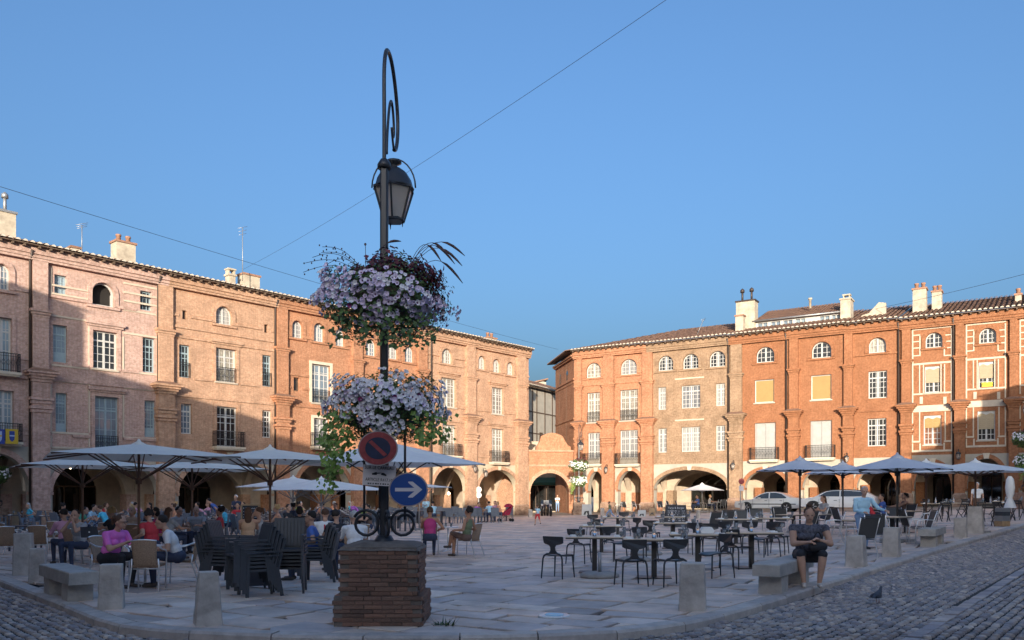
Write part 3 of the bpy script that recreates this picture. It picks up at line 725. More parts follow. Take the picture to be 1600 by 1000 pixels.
h1 = house(RL,'arcaded_house','pink brick house with pale stone bands and an open arched attic window',49,261,'brick_pink',
  [(85,430,104,461,'sky',3,3,'gn'),(144,442,178,478,'open',3,1,'asn'),(219,455,237,485,'dark',3,3,'gn'),
   (83,508,105,566,'blueshut',3,5,'gn'),(145,518,183,577,'dark',4,5,'sl'),(223,528,242,582,'dark',3,5,'gn'),
   (87,614,105,677,'blueshut',3,6,'gn'),(148,620,185,706,'sky',4,5,'sglr'),(226,626,243,683,'blueshut',3,6,'gn')],
  [(82,248,712,769)],[(51,79)],ze=Lz,zP=4.2,trim=tr,pipes=(247,),strings=(12.45,8.85,7.95,4.95),slope=.17,shop=('shop_glass',))
h2 = house(RL,'arcaded_house','tan brick house with an arched attic window between pilasters, iron balcony below',261,432,'brick_tan',
  [(285,485,292,499,'dark',1,1,'nk'),(337,479,362,507,'white',4,4,'asn'),(413,507,419,520,'dark',1,1,'nk'),
   (280,539,297,590,'dark',3,5,'gnr'),(337,545,369,597,'curtain',4,5,'slr'),(410,555,424,604,'dark',3,5,'gnr'),
   (283,631,300,678,'sky',3,5,'n'),(338.5,636,370.5,698,'dark',4,5,'sb'),(410,641,424,684,'dark',3,5,'n')],
  [(279,431,715,771)],[(248,274,'brick_tan')],ze=Lz,zP=4.05,pipes=(430,),strings=(12.6,11.9,11.3,8.85,7.75),slope=.17)
h3 = house(RL,'arcaded_house','red brick house with three small arched attic windows and stone framed windows',432,551,'brick_red',
  [(456,501,472.5,528,'white',4,4,'asn'),(490,505,506,534,'sky',4,4,'asn'),(524,514,538,541,'sky',4,4,'asn'),
   (459,590,468,611,'dark',1,1,'nk'),(487,570,515.5,630,'sky',4,5,'sLr'),(490,654,514,698,'white',2,3,'sLb')],
  [(462,548,722,770)],[(434,453,'brick_red')],ze=Lz,zP=4.05,strings=(12.5,9.9,9.0,7.8),slope=.17)
h4 = house(RL,'arcaded_house','red brick house half hidden behind the hanging flower baskets',551,655,'brick_red',
  [(571,530,587,556,'sky',4,4,'asn'),(605,536,621,561,'white',4,4,'asn'),(632,541,646,566,'sky',4,4,'asn'),
   (596,588,622,632,'curtain',4,5,'sl'),(598,660,623,706,'curtain',4,5,'sl')],
  [(572,650,727,769)],[(553,570,'brick_red')],ze=Lz,zP=4.1,pipes=(),strings=(12.4,9.0,7.8),slope=.17)
h5 = house(RL,'arcaded_house','tan brick house with tall casements above a round arch, beside the flower baskets',655,745,'brick_tan',
  [(690,545,706,568,'curtain',4,4,'asn'),(689,591,712,636,'curtain',4,6,'sl'),(691,664,712,712,'curtain',4,6,'sb')],
  [(676,731,730,767)],[(655,671,'brick_red'),(731,746,'brick_tan')],ze=Lz-.1,zP=4.35,pipes=(674,),strings=(12.9,12.3,8.9,7.75,5.0),slope=.17,plast='plaster_cream')
h6 = house(RL,'arcaded_house','end house of the left row with three arched attic windows, right of it the gateway',745,826,'brick_tan',
  [(747,556,758,577,'curtain',3,4,'asn'),(770,561,781,582,'curtain',3,4,'asn'),(792,566,802,586,'curtain',3,4,'asn'),
   (768,606,786,647,'curtain',4,6,'sl'),(768,670,786,722,'curtain',4,6,'slb')],
  [(747.5,810,734,767)],[(810,825,'brick_tan')],ze=Lz-.15,zP=4.35,pipes=(),strings=(12.4,8.9,7.75,5.0),slope=.17,plast='plaster_cream',endR=True)
# chimneys of the left row
def chim(H, px0, px1, ytop, y=2.2, z0=14.5, deep=.8, **k):
    h,ro,X,XZ,W = H; z1 = XZ((px0+px1)/2, ytop, -y)[1]; return chimney(ro, X(px0,-y), X(px1,-y), y, y+deep, z0, z1, **k)
chim(h0,-2,25,332,pots=1,kind='pipe',capm='zinc'); chim(h1,182,212,380,pots=2); chim(h2,358,368,431,pots=1,kind='slab',capm='chimney_plaster',deep=.5); chim(h2,381,406,431,pots=0)
chim(h1,112,125,388,pots=0,capm='roof_tile'); chim(h5,764,776,529,pots=2,kind='pot')
# ------------------------------------------------------------------ right row
Rz = 14.65
r1 = house(RR,'arcaded_house','red brick corner house with two balconies and low arches, right of the gateway',897,1012,'brick_red',
  [(916,567,939,590,'curtain',4,4,'asn'),(917.5,613.5,937.7,660,'curtain',4,5,'sr'),(918.5,676,937.7,725,'white',4,5,'sb'),
   (969.7,561,995.3,585,'white',4,4,'asn'),(968.7,609,997,657,'curtain',4,5,'sr'),(968.7,672,997,725,'white',4,5,'sb')],
  [(919,944,736,767),(965.5,1004,735,765)],[(898,908,'brick_red',.8),(940,958.5,'brick_red'),(1001,1019,'brick_red')],ze=Rz+.1,zP=5.0,strings=(12.4,11.6),slope=.30,rdep=7.5,hipL=8.2,pipes=())
r2 = house(RR,'arcaded_house','sandy brick house with white windows above one wide low arch',1012,1140,'brick_sand',
  [(1028.5,556,1052,579,'dark',5,4,'asn'),(1067,553,1091.5,576,'dark',5,4,'asn'),(1108.5,548.6,1133.5,573,'dark',5,4,'asn'),
   (1028,605,1040.7,640,'white',2,5,'n'),(1064.7,602,1094,637.5,'white',5,5,'nl'),(1118.4,599,1132.8,634,'white',2,5,'n'),
   (1028,669.5,1041.6,707,'white',2,5,'n'),(1064.7,667,1094,705.6,'white',5,5,'nl'),(1118.4,664.7,1132.8,704,'white',2,5,'n')],
  [(1022,1136,734,763)],[],ze=Rz+.05,zP=4.35,strings=(),pipes=(1138,),slope=.30,rdep=7.5,trim=[(1055,590,1100,592),(1055,655,1100,657)])
r3 = house(RR,'arcaded_house','orange brick house with ochre roller blinds and white shutters over balconies',1140,1324,'brick_orange',
  [(1181.7,542,1210,566,'dark',4,3,'asn'),(1268.4,534,1299,559,'dark',4,3,'asn'),
   (1179,593,1209.5,629,'ochre',2,5,''),(1267,585.6,1299,624.4,'ochre',2,5,''),
   (1179,660.5,1212,718,'shutter',2,4,'b'),(1266,657,1299.6,715,'shutter',2,4,'b')],
  [(1164,1229,735,762),(1254,1313,733,762)],[(1139,1159,'brick_sand'),(1231,1247.5,'brick_orange'),(1316.7,1332.7,'brick_orange')],ze=Rz,zP=4.45,strings=(),pipes=(1228.5,),slope=.30,rdep=7.5,
  trim=None)
r4 = house(RR,'arcaded_house','narrow orange brick house with white framed windows and curtained arched attic window',1324,1406,'brick_orange',
  [(1357.4,527.5,1384.4,551,'curtain',4,2,'asn'),(1356.6,579.5,1386,622,'dark',5,5,'n'),(1355.5,653.7,1385,697,'dark',5,5,'n')],
  [(1339,1400,731,762)],[],ze=Rz-.05,zP=4.5,strings=(12.2,8.0),pipes=(1404,),slope=.30,rdep=7.5)
tr = []
for ox, oy in ((0,0),(84,-7.5),(168,-14.5)):
    E = lambda a,b,c,d: tr.append((1425+ox+a, b+oy, 1425+ox+c, d+oy))
    W2 = 63
    E(0,511,W2,514); E(0,514,2.2,630); E(W2-2.2,513,W2,629)
    for y in (523,533,543,555): E(2.2,y,13,y+1.8); E(W2-13,y-.5,W2-2.2,y+1.3)
    for xa in (11.5,W2-13.5): E(xa,525,xa+2,556)
    E(2.2,566,W2-2.2,569); E(2.2,613.5,W2-2.2,616); 
    for xa in (11,17,W2-18.5,W2-13): E(xa,569,xa+1.8,614)
    for xa in (12,W2-14): E(xa,620,xa+5,631)
    E(0,633,W2,643)
    for xa in (0,11,W2-12,W2-2): E(xa,643,xa+1.9,690)
    E(0,689,13,691.5); E(W2-13,688,W2,690.5); E(0,703,W2,706); E(0,693,2,704); E(W2-2,691,W2,703); E(11.5,693,14,704); E(W2-14,692,W2-11.5,703)
def r5w(ox,oy,low,mid): return [(1446+ox,519.7+oy,1472.6+ox,543+oy,'dark',4,3,'asn'),(1444.5+ox,572+oy,1472.6+ox,613+oy,'dark',4,4,'B'+mid),(1443+ox,649+oy,1471+ox,694.5+oy,low,4,5,'O' if low == 'red' else 'B')]
r5 = house(RR,'arcaded_house','orange brick house at the right edge with white stone bands and roller blinds',1406,1680,'brick_orange',
  r5w(0,0,'red','')+r5w(84,-7,'dark','')+r5w(168,-14,'dark',''),
  [(1428,1487,724,764),(1511,1572,716,763),(1597,1660,706,762)],[(1407,1424,'brick_orange'),(1491,1507.6,'brick_orange'),(1576,1591.5,'brick_orange'),(1664,1679,'brick_orange')],ze=Rz-.15,zP=4.6,strings=(),pipes=(1489.5,),slope=.30,rdep=7.5,trim=tr)
tag(r5[0], r5[0]['label'], 'building')
# rental sign in a window of the right-hand house
h,ro,X,XZ,W = r5; a,z1 = XZ(1534,598); b,_ = XZ(1551,598); z0 = XZ(1542,609)[1]
mb = MB(); mb.box(a,b,.02,.035,(z0*.55+z1*.45)+.001,z1); mb.box(a,b,.02,.035,z0,z0*.55+z1*.45,1)
mat('sign_yellow',(.85,.68,.05),.5); mat('sign_red',(.75,.13,.04),.5); sgn = mb.build('window_sign',['sign_yellow','sign_red'],h)
tx = None
def text_mesh(body, size, mt, parent, loc, rot, name='lettering', sx=1.0, thick=.002, align='CENTER'):
    cu = bpy.data.curves.new('txt','FONT'); cu.body = body; cu.size = size; cu.align_x = align; cu.align_y = 'CENTER'; cu.extrude = thick; cu.resolution_u = 2
    TXT.append((cu, mt, parent, loc, rot, name, sx))
TXT = []
text_mesh('À LOUER', .17, 'dark_inside', sgn, ((a+b)/2,.018,z0*.3+z1*.7), (R(90),0,0))
# chimneys right row
chim(r3,1150,1179,471,y=1.6,pots=2,kind='pipe',capm='pipe',z0=14.6,deep=1.0)
chim(r2,1149,1161,494,y=.6,pots=0,z0=14.6,deep=.6)
chim(r3,1313,1329,468,y=1.5,pots=1,kind='slab',capm='chimney_plaster',z0=14.6,deep=1.2)
chim(r5,1426,1447,452,y=2.2,pots=2,z0=14.6); chim(r5,1456,1471,456,y=2.6,pots=2,z0=14.6); chim(r5,1586,1596,461,y=2.2,pots=1,z0=14.4)
# attic storey with white windows on the orange house
h,ro,X,XZ,W = r3; ya = 1.9
a, b = X(1179,-ya), X(1316,-ya); zt = XZ(1248,496,-ya)[1]; zt2 = zt+.05
mb = MB(); z0 = XZ(1248,515,-ya)[1]-.25
hs = []
for p0,p1 in ((1184,1199),(1205,1219),(1224,1238),(1243,1258),(1281,1296),(1300,1312)): hs.append((X(p0,-ya),X(p1,-ya)))
panel(mb, a, b, z0-.3, zt, [rect_poly(p,q,z0+.12,zt-.12) for p,q in hs], ya, .3); at_ = mb.build('attic_wall','paint_white',ro)
for p,q in hs:
    f_ = MB(); f_.box(p,q,ya+.1,ya+.15,z0+.12,z0+.17); f_.box((p+q)/2-.04,(p+q)/2+.04,ya+.09,ya+.16,z0+.17,zt-.12); f_.box(p,q,ya+.17,ya+.19,z0+.12,zt-.12,1); f_.build('attic_window',['paint_white','glass_sky'],ro)
mb = MB(); mb.box(a,b,ya+.5,ya+5,z0-1,zt-.01); mb.build('attic_body','dark_inside',ro)
mb = MB(); mb.tube([(a-.1,ya-.28,zt+.03),(b+.1,ya-.28,zt+.03)],.07,6); mb.build('gutter','zinc',ro)
ra = MB(); n = int((b-a)/.24)
ra.add([(a,ya-.25,zt+.02),(b,ya-.25,zt+.02),(b,ya+4,zt+1.62),(a,ya+4,zt+1.62)],[(0,1,2,3)])
rq = random.Random(4)
for i in range(n):
    for r_ in range(9):
        xc = a+(b-a)*(i+.5)/n; y0,y1 = ya-.25+4.25*r_/9, ya-.25+4.25*(r_+1)/9+.04; j = rq.uniform(0,.02)
        v_ = []
        for yy,dz,rad in ((y0,.03,.112),(y1,0,.092)): v_ += [(xc+rad*math.cos(math.pi*k/4), yy, zt+.02+(yy-ya+.25)*.376+dz+j+.075*math.sin(math.pi*k/4)) for k in range(5)]
        ra.add(v_,[(k,k+1,k+6,k+5) for k in range(4)],0,True)
ra.build('attic_roof','roof_tile',ro)
mb = MB(); x_ = X(1265,-3); mb.lathe([(.1,0),(.1,.7),(.18,.72),(.15,.85)],8,(x_,3.2,zt+.9)); mb.build('vent_pipe','chimney_plaster',ro)
# sloping gable wall beside the chimney on the right
mb = MB(); xg = X(1336,-2); mb.prism([(xg,14.9),(xg+2.2,14.9),(xg+2.2,16.35),(xg+1.7,16.45),(xg+1.0,15.7),(xg+.5,15.6)],2.0,2.3); mb.build('gable_wall','chimney_plaster',ro)
# return wall and hipped roof of the corner house along the side street
A = RR.world(RR.s_(897)[0],0,0); B = Vector(((868-CX)/F*82.5,82.5,0)); hh = r1[0]
inv = Matrix.LocRotScale(Vector(hh.location), hh.rotation_euler, None).inverted()
a, b = inv@A, inv@B; dv = (b-a); nrm = Vector((dv.y,-dv.x,0)).normalized()
if (inv@Vector((0,0,0))-a).dot(nrm) < 0: nrm = -nrm
zt = Rz+.1
mb = MB(); q = [a,b,b-nrm*.4,a-nrm*.4]; mb.hexa([(p.x,p.y,ZB) for p in q],[(p.x,p.y,zt-.2) for p in q]); mb.build('side_wall','brick_red',hh)
mb = MB()
for z,e in ((12.2,.09),(11.9,.05),(8.6,.07),(zt-.6,.2),(zt-.45,.32)): q = [a+nrm*e,b+nrm*e,b+nrm*.004,a+nrm*.004]; mb.hexa([(p.x,p.y,z) for p in q],[(p.x,p.y,z+.14) for p in q])
mb.build('side_string_course','brick_red',hh)
for f0 in (.35,.72):
    c = a+dv*f0; e = dv.normalized(); mb = MB()
    pts = [(c+e*x,z) for x,z in [(-.35,12.5),(.35,12.5)]+[(.35*math.cos(math.pi*k/8),13.0+.4*math.sin(math.pi*k/8)) for k in range(9)]]
    mb.add([(p.x+nrm.x*.01,p.y+nrm.y*.01,z) for p,z in pts],[tuple(range(len(pts)))]); mb.build('blind_arch','glass_dark',hh)
mb = MB(); ap = Vector((8.2,7.5,zt+.30*8.22)); ea, eb_ = a+nrm*.75+Vector((0,-.72,0))*.0, b+nrm*.75+dv.normalized()*.5
ea = Vector((a.x+nrm.x*.6-.1,-.72,0)); n = 26
for i in range(n):
    p, q = ea+(eb_-ea)*(i/n), ea+(eb_-ea)*((i+1)/n); m_ = (p+q)/2
    for (P_,Q_) in ((p,q),):
        mb.add([(P_.x,P_.y,zt),(Q_.x,Q_.y,zt),(ap.x,ap.y,ap.z),(m_.x,m_.y,zt+.09)],[(0,3,2),(3,1,2),(0,1,3)])
mb.add([(ea.x,ea.y,zt-.06),(eb_.x,eb_.y,zt-.06),(b.x,b.y,zt-.06),(a.x,a.y,zt-.06),(ea.x,ea.y,zt),(eb_.x,eb_.y,zt)],[(0,1,2,3),(0,4,5,1)],1)
mb.build('hip_roof',['roof_tile','eave_wood'],hh)
# ------------------------------------------------------------------ gateway between the rows
gA, gB = RL.world(RL.s_(826)[0],0,0), RR.world(RR.s_(898)[0],0,0)
gr = Row(Vector((gA.x,gA.y+.35)), Vector((gB.x,gB.y+.35))); gW = (gB-gA).length
gt = thing('brick_gateway','brick gateway arch with shaped pediment joining the two rows of houses','gateway',gr.world(0,0,0),gr.rz)
GX = lambda px, off=0: gr.s_(px,off)[0]
GZ = lambda px, py: gr.P(px,py)[1]
a,b = GX(828.5),GX(889); zt, zs = GZ(858,739), GZ(858,769); zc = GZ(858,706)
mb = MB(); panel(mb,0,gW,ZB,zc,[arch_poly(a,b,ZB+.02,zs,zt,20)],0,.7); mb.build('wall','brick_red',gt)
mb = MB(); ringp(mb,(a+b)/2,zs,(b-a)/2,zt-zs,.32,-.06,-.003,20); mb.build('arch_ring','brick_tan',gt); mb = MB(); mb.box(a-.2,a+.02,-.12,.3,zs-.15,zs); mb.box(b-.02,b+.2,-.12,.3,zs-.15,zs); mb.build('impost','brick_tan',gt)
mb = MB(); mb.box(0,gW,-.16,.75,zc+.001,zc+.16); mb.box(0,gW,-.1,-.003,GZ(858,729),GZ(858,726)); mb.build('moulding','brick_tan',gt)
x0,x1 = GX(838),GX(892); zp = GZ(858,676); xm0,xm1 = GX(846),GX(880)
pts = [(x0,zc+.162),(x1,zc+.162),(x1,zc+.5)]+[(x1-(x1-xm1)*k/6, zc+.5+(zp-.35-zc-.5)*(1-math.cos(math.pi/2*k/6))) for k in range(1,7)]+[(xm1-(xm1-xm0)*k/8, zp-.3+.3*math.sin(math.pi*k/8)) for k in range(9)]+[(x0+(xm0-x0)*(6-k)/6, zc+.5+(zp-.35-zc-.5)*(1-math.cos(math.pi/2*(6-k)/6))) for k in range(1,7)]
mb = MB(); mb.prism(pts,.1,.6); mb.build('pediment','brick_red',gt)
# shop behind the gateway
st_ = thing('shop','shop with green awning and dark front seen through the brick gateway','shop',gr.world(gW/2,9,0),gr.rz)
mb = MB(); mb.box(-4,4,0,.3,ZB,7.2); mb.build('wall','arcade_plaster',st_)
mb = MB(); mb.box(-3.6,3.6,-.5,-.01,3.2,3.3); mb.hexa([(-3.6,-.9,2.75),(3.6,-.9,2.75),(3.6,-.86,2.75),(-3.6,-.86,2.75)],[(-3.6,-.9,3.0),(3.6,-.9,3.0),(3.6,-.86,3.0),(-3.6,-.86,3.0)]); mb.hexa([(-3.6,-.9,3.0),(3.6,-.9,3.0),(3.6,-.02,3.5),(-3.6,-.02,3.5)],[(-3.6,-.9,3.03),(3.6,-.9,3.03),(3.6,-.02,3.55),(-3.6,-.02,3.55)])
mat('awning_green',(.05,.14,.10),.8); mb.build('awning','awning_green',st_)
mb = MB(); mb.box(-3.4,3.4,-.06,-.01,.15,2.7); 
for k in range(7): mb.box(-3.4+k*1.1,-3.32+k*1.1,-.1,-.06,.15,2.7,1)
mb.build('shop_front',['shop_glass','wood_dark'],st_)
# pale half-timbered house behind the gateway
q0 = at(822,690,88); q1 = at(882,690,96)
wh = thing('plaster_house','pale plastered house with dark timber strips behind the gateway','building',(q0.x,q0.y,0),math.atan2(q1.y-q0.y,q1.x-q0.x)); wl = (q1-q0).length+3
mb = MB(); mb.box(0,wl,0,6,0,CH+(HY-606)/F*90); mb.build('wall','plaster_white',wh); zt = CH+(HY-606)/F*90
mb = MB()
for z in (zt-.15,zt-2.6,zt-4.9): mb.box(0,wl,-.05,-.003,z-.12,z)
for x in (0,1.35,2.3,4.2,6.0): mb.box(x,x+.16,-.055,-.004,2,zt)
mb.build('timber','wood_dark',wh); window(wh,3.0,3.7,7.0,8.6,'dark',2,3,fr='wood_dark',ydep=-.05)
roof_tiles(wh,-.4,wl+.3,zt+.05,-.6,.35,5)
q = at(846,600,100); wb_ = thing('plaster_house','small pale gabled house top beyond the gateway rooftops','building',(q.x-3.6,q.y,0),.1)
mb = MB(); zt = CH+(HY-598)/F*100; mb.prism([(0,0),(4.2,0),(4.2,zt+.1),(3.6,zt+.3),(0,zt-.7)],0,6); mb.build('wall','plaster_white',wb_)
mb = MB(); mb.hexa([(-.4,-.4,zt-.75),(4.4,-.4,zt+.42),(4.4,6,zt+.42),(-.4,6,zt-.75)],[(-.4,-.4,zt-.6),(4.4,-.4,zt+.57),(4.4,6,zt+.57),(-.4,6,zt-.6)]); mb.build('roof','roof_tile',wb_)
# ------------------------------------------------------------------ unseen rows and added blocks behind the viewer, heights set for their shadow
def shade_block(p, q, H_, lab, deep=10):  # unseen block, height chosen for the shadow it casts
    p, q = Vector(p), Vector(q); d = q-p; L_ = d.length; h = thing('arcaded_house',lab,'building',(p.x,p.y,0),math.atan2(d.y,d.x))
    mb = MB(); mb.box(.02,L_-.02,0,deep,ZB,H_-.1); mb.build('wall','brick_red',h)
    mb = MB(); mb.prism([(-.0,0),(1,0),(.5,.2)],0,.01); 
    rb = MB(); rb.add([(0,-.6,H_),(L_,-.6,H_),(L_,deep/2,H_+deep*.12),(0,deep/2,H_+deep*.12),(L_,deep+.6,H_),(0,deep+.6,H_)],[(0,1,2,3),(3,2,4,5),(1,4,2),(0,3,5),(0,5,4,1)]); rb.build('roof','roof_tile',h)
    for fl in range(3):
        if 7.3+fl*3.2 > H_: break
        for k in range(max(1,int(L_/3))): x = 1.5+k*3; window(h,x-.5,x+.5,5.2+fl*3.2,7.0+fl*3.2,'sky',2,4,ydep=-.06)
    for k in range(max(1,int(L_/4.5))): x = 2.2+k*4.5; mb = MB(); mb.prism(arch_poly(x-1.5,x+1.5,0,2.2,3.7),-.02,-.005); mb.build('arch','dark_inside',h)  # archways as flat near-black sheets, arcade shade in the colour
def nl(y): return (-3-y, y)
# walls face the square: run so that +y of the block points away from it
for ya, yb, H_, lab in ((5,8.5,9.6,'lowest brick house of the near left row, unseen, height set for its shadow'),(8.5,15,11.1,'second brick house of the near left row, unseen, height set for its shadow'),(15,22,12.0,'third brick house of the near left row, unseen, height set for its shadow'),(22,33,15.3,'tall brick house closing the left corner of the square, unseen, height set for its shadow')):
    shade_block(nl(ya), nl(yb), H_, lab)
shade_block((12,-14),(-24,-14),12.3,'brick block added unseen behind the viewer to shade the square')  # added only to keep the open square in shadow
shade_block((38,-14),(12,-14),12.0,'second brick block added unseen behind the viewer to shade the square, to the right')
def nr(t): return (9+.6*t+.8*1.5, 6+.8*t-.6*1.5)
for ta, tb, H_, lab in ((6,26,5.6,'low brick house nearest the viewer on the right, unseen, height set for its shadow'),(26,28.4,7.4,'narrow low brick house of the near right row, unseen, height set for its shadow'),(28.4,31.2,9.2,'middle brick house of the near right row, unseen, height set for its shadow'),(31.2,35.5,10.6,'fourth brick house of the near right row, unseen, height set for its shadow'),(35.5,48,12.0,'brick house closing the right corner of the square, unseen, height set for its shadow')):
    shade_block(nr(tb), nr(ta), H_, lab)
# ------------------------------------------------------------------ foreground: plinth, lamp, signs, flowers
mat('plinth_brick',(.29,.18,.135),.9,var=.3,scale=9,bump=.5,bscale=60,rnd='obj')
mat('mortar_dark',(.20,.165,.14),.95,var=.3,bump=.4)
mat('limestone',(.66,.60,.54),.85,c2=(.40,.35,.31),scale=3.5,bump=.5,bscale=18)
mat('limestone_bench',(.56,.52,.47),.85,c2=(.38,.345,.31),scale=4,bump=.4,bscale=25)
mat('lamp_iron',(.055,.058,.068),.42,metal=.4)
mat('lantern_glass',(.92,.86,.80),.5,var=.06,trans=.75)
mat('sign_blue',(.02,.08,.30),.4); mat('sign_blue_shaded',(.012,.02,.06),.5,var=.3); mat('sign_red_shaded',(.30,.045,.05),.5,var=.3,scale=12)  # no-parking sign: backlit shade put into its dark red and blue
mat('sign_pale',(.72,.66,.66),.5); mat('sign_rim',(.40,.33,.33),.5); mat('sign_black',(.03,.03,.035),.6)
mat('leaf',(.12,.19,.07),.6,rnd='attr'); mat('leaf_lime',(.22,.34,.07),.55,var=.3,scale=8); mat('coleus',(.14,.035,.055),.6,rnd='attr')
mat('petal_lilac',(.80,.68,.86),.6,var=.12,scale=30); mat('petal_pale',(.90,.87,.90),.6,var=.1,scale=30); mat('petal_throat',(.15,.04,.16),.6); mat('petal_magenta',(.28,.03,.17),.6)
mat('grass_plume',(.10,.06,.06),.8)
PX, PY = -1.66, 10.81
rp_ = random.Random(11)
pl = thing('brick_plinth','square weathered brick plinth carrying the flower-hung lamp in the foreground','plinth',(PX,PY,0))
core = MB().box(-.541,.541,-.541,.541,-.05,.36).box(-.476,.476,-.476,.476,.36,.97); core.build('mortar_core','mortar_dark',pl)
bv = []
def brick_mesh(k):
    r_ = random.Random(k); mb = MB(); J = lambda a: a+r_.uniform(-.03,.03)
    c = .04
    b = [(J(-.5),-.5,-.5),(J(.5),-.5,-.5),(.5,.5,-.5),(-.5,.5,-.5)]; t_ = [(J(-.5),-.5,.5),(J(.5),-.5,.5),(.5,.5,.5),(-.5,.5,.5)]
    f0 = [(-.5+c,-.53+r_.uniform(-.03,.03),-.5+c*2),(.5-c,-.53+r_.uniform(-.03,.03),-.5+c*2),(.5-c,-.53+r_.uniform(-.03,.03),.5-c*2),(-.5+c,-.53+r_.uniform(-.03,.03),.5-c*2)]
    mb.add(b+t_+f0,[(0,3,2,1),(4,5,6,7),(1,2,6,5),(2,3,7,6),(3,0,4,7),(8,9,10,11),(0,1,9,8),(1,5,10,9),(5,4,11,10),(4,0,8,11)])
    return mb.mesh('brick','plinth_brick')
bv = [brick_mesh(k) for k in range(8)]
def courses(half, z0, z1, hc):
    n = round((z1-z0)/hc); hc = (z1-z0)/n
    for c in range(n):
        z = z0+hc*(c+.5)
        for side in range(4):
            a = side*math.pi/2; x = -half+(0 if (c+side)%2 else .115)
            while x < half-.02:
                ln = rp_.choice((.22,.25,.27)) if side != 2 else .45; ln = min(ln, half-x-(.115 if (c+side)%2 else 0))
                if ln < .05: break
                cx_ = x+ln/2; o = link('brick', bv[rp_.randrange(8)], pl); pr = rp_.uniform(-.004,.004)
                yy = -half-pr+.05; o.location = (cx_*math.cos(a)-yy*math.sin(a), cx_*math.sin(a)+yy*math.cos(a), z); o.rotation_euler = (0,0,a+rp_.uniform(-.008,.008)); o.scale = (ln-.009,.12,hc-.006)
                x += ln
courses(.548,0,.37,.055); courses(.483,.37,.93,.055)
mb = MB(); n = 14
pts = [(-.5+i/(n-1), -.5+j/(n-1)) for j in range(n) for i in range(n)]
mb.add([(x*1.02+rp_.uniform(-.01,.01),y*1.02+rp_.uniform(-.01,.01),.93+.09*min(1,6*min(.5-abs(x),.5-abs(y)))**.5+rp_.uniform(-.008,.008)) for x,y in pts],[(j*n+i,j*n+i+1,(j+1)*n+i+1,(j+1)*n+i) for j in range(n-1) for i in range(n-1)],0,True)
mb.build('mortar_cap','mortar_dark',pl)
mb = MB()                                         # weed at the foot of the plinth
for k in range(40):
    a = rp_.uniform(0,6.28); l_ = rp_.uniform(.04,.12); p = Vector((rp_.uniform(-.12,.12),rp_.uniform(-.08,.08),0)); d = Vector((math.cos(a),math.sin(a),rp_.uniform(.3,1.2)))*l_; s_ = Vector((-math.sin(a),math.cos(a),0))*.012
    mb.add([p-s_,p+s_,p+d],[(0,1,2)],0)
w1 = gp(693,977); wd_ = mb.build('weed',['leaf'],None,w1); tag(wd_,'small dark weed growing beside the foot of the brick plinth','weed')
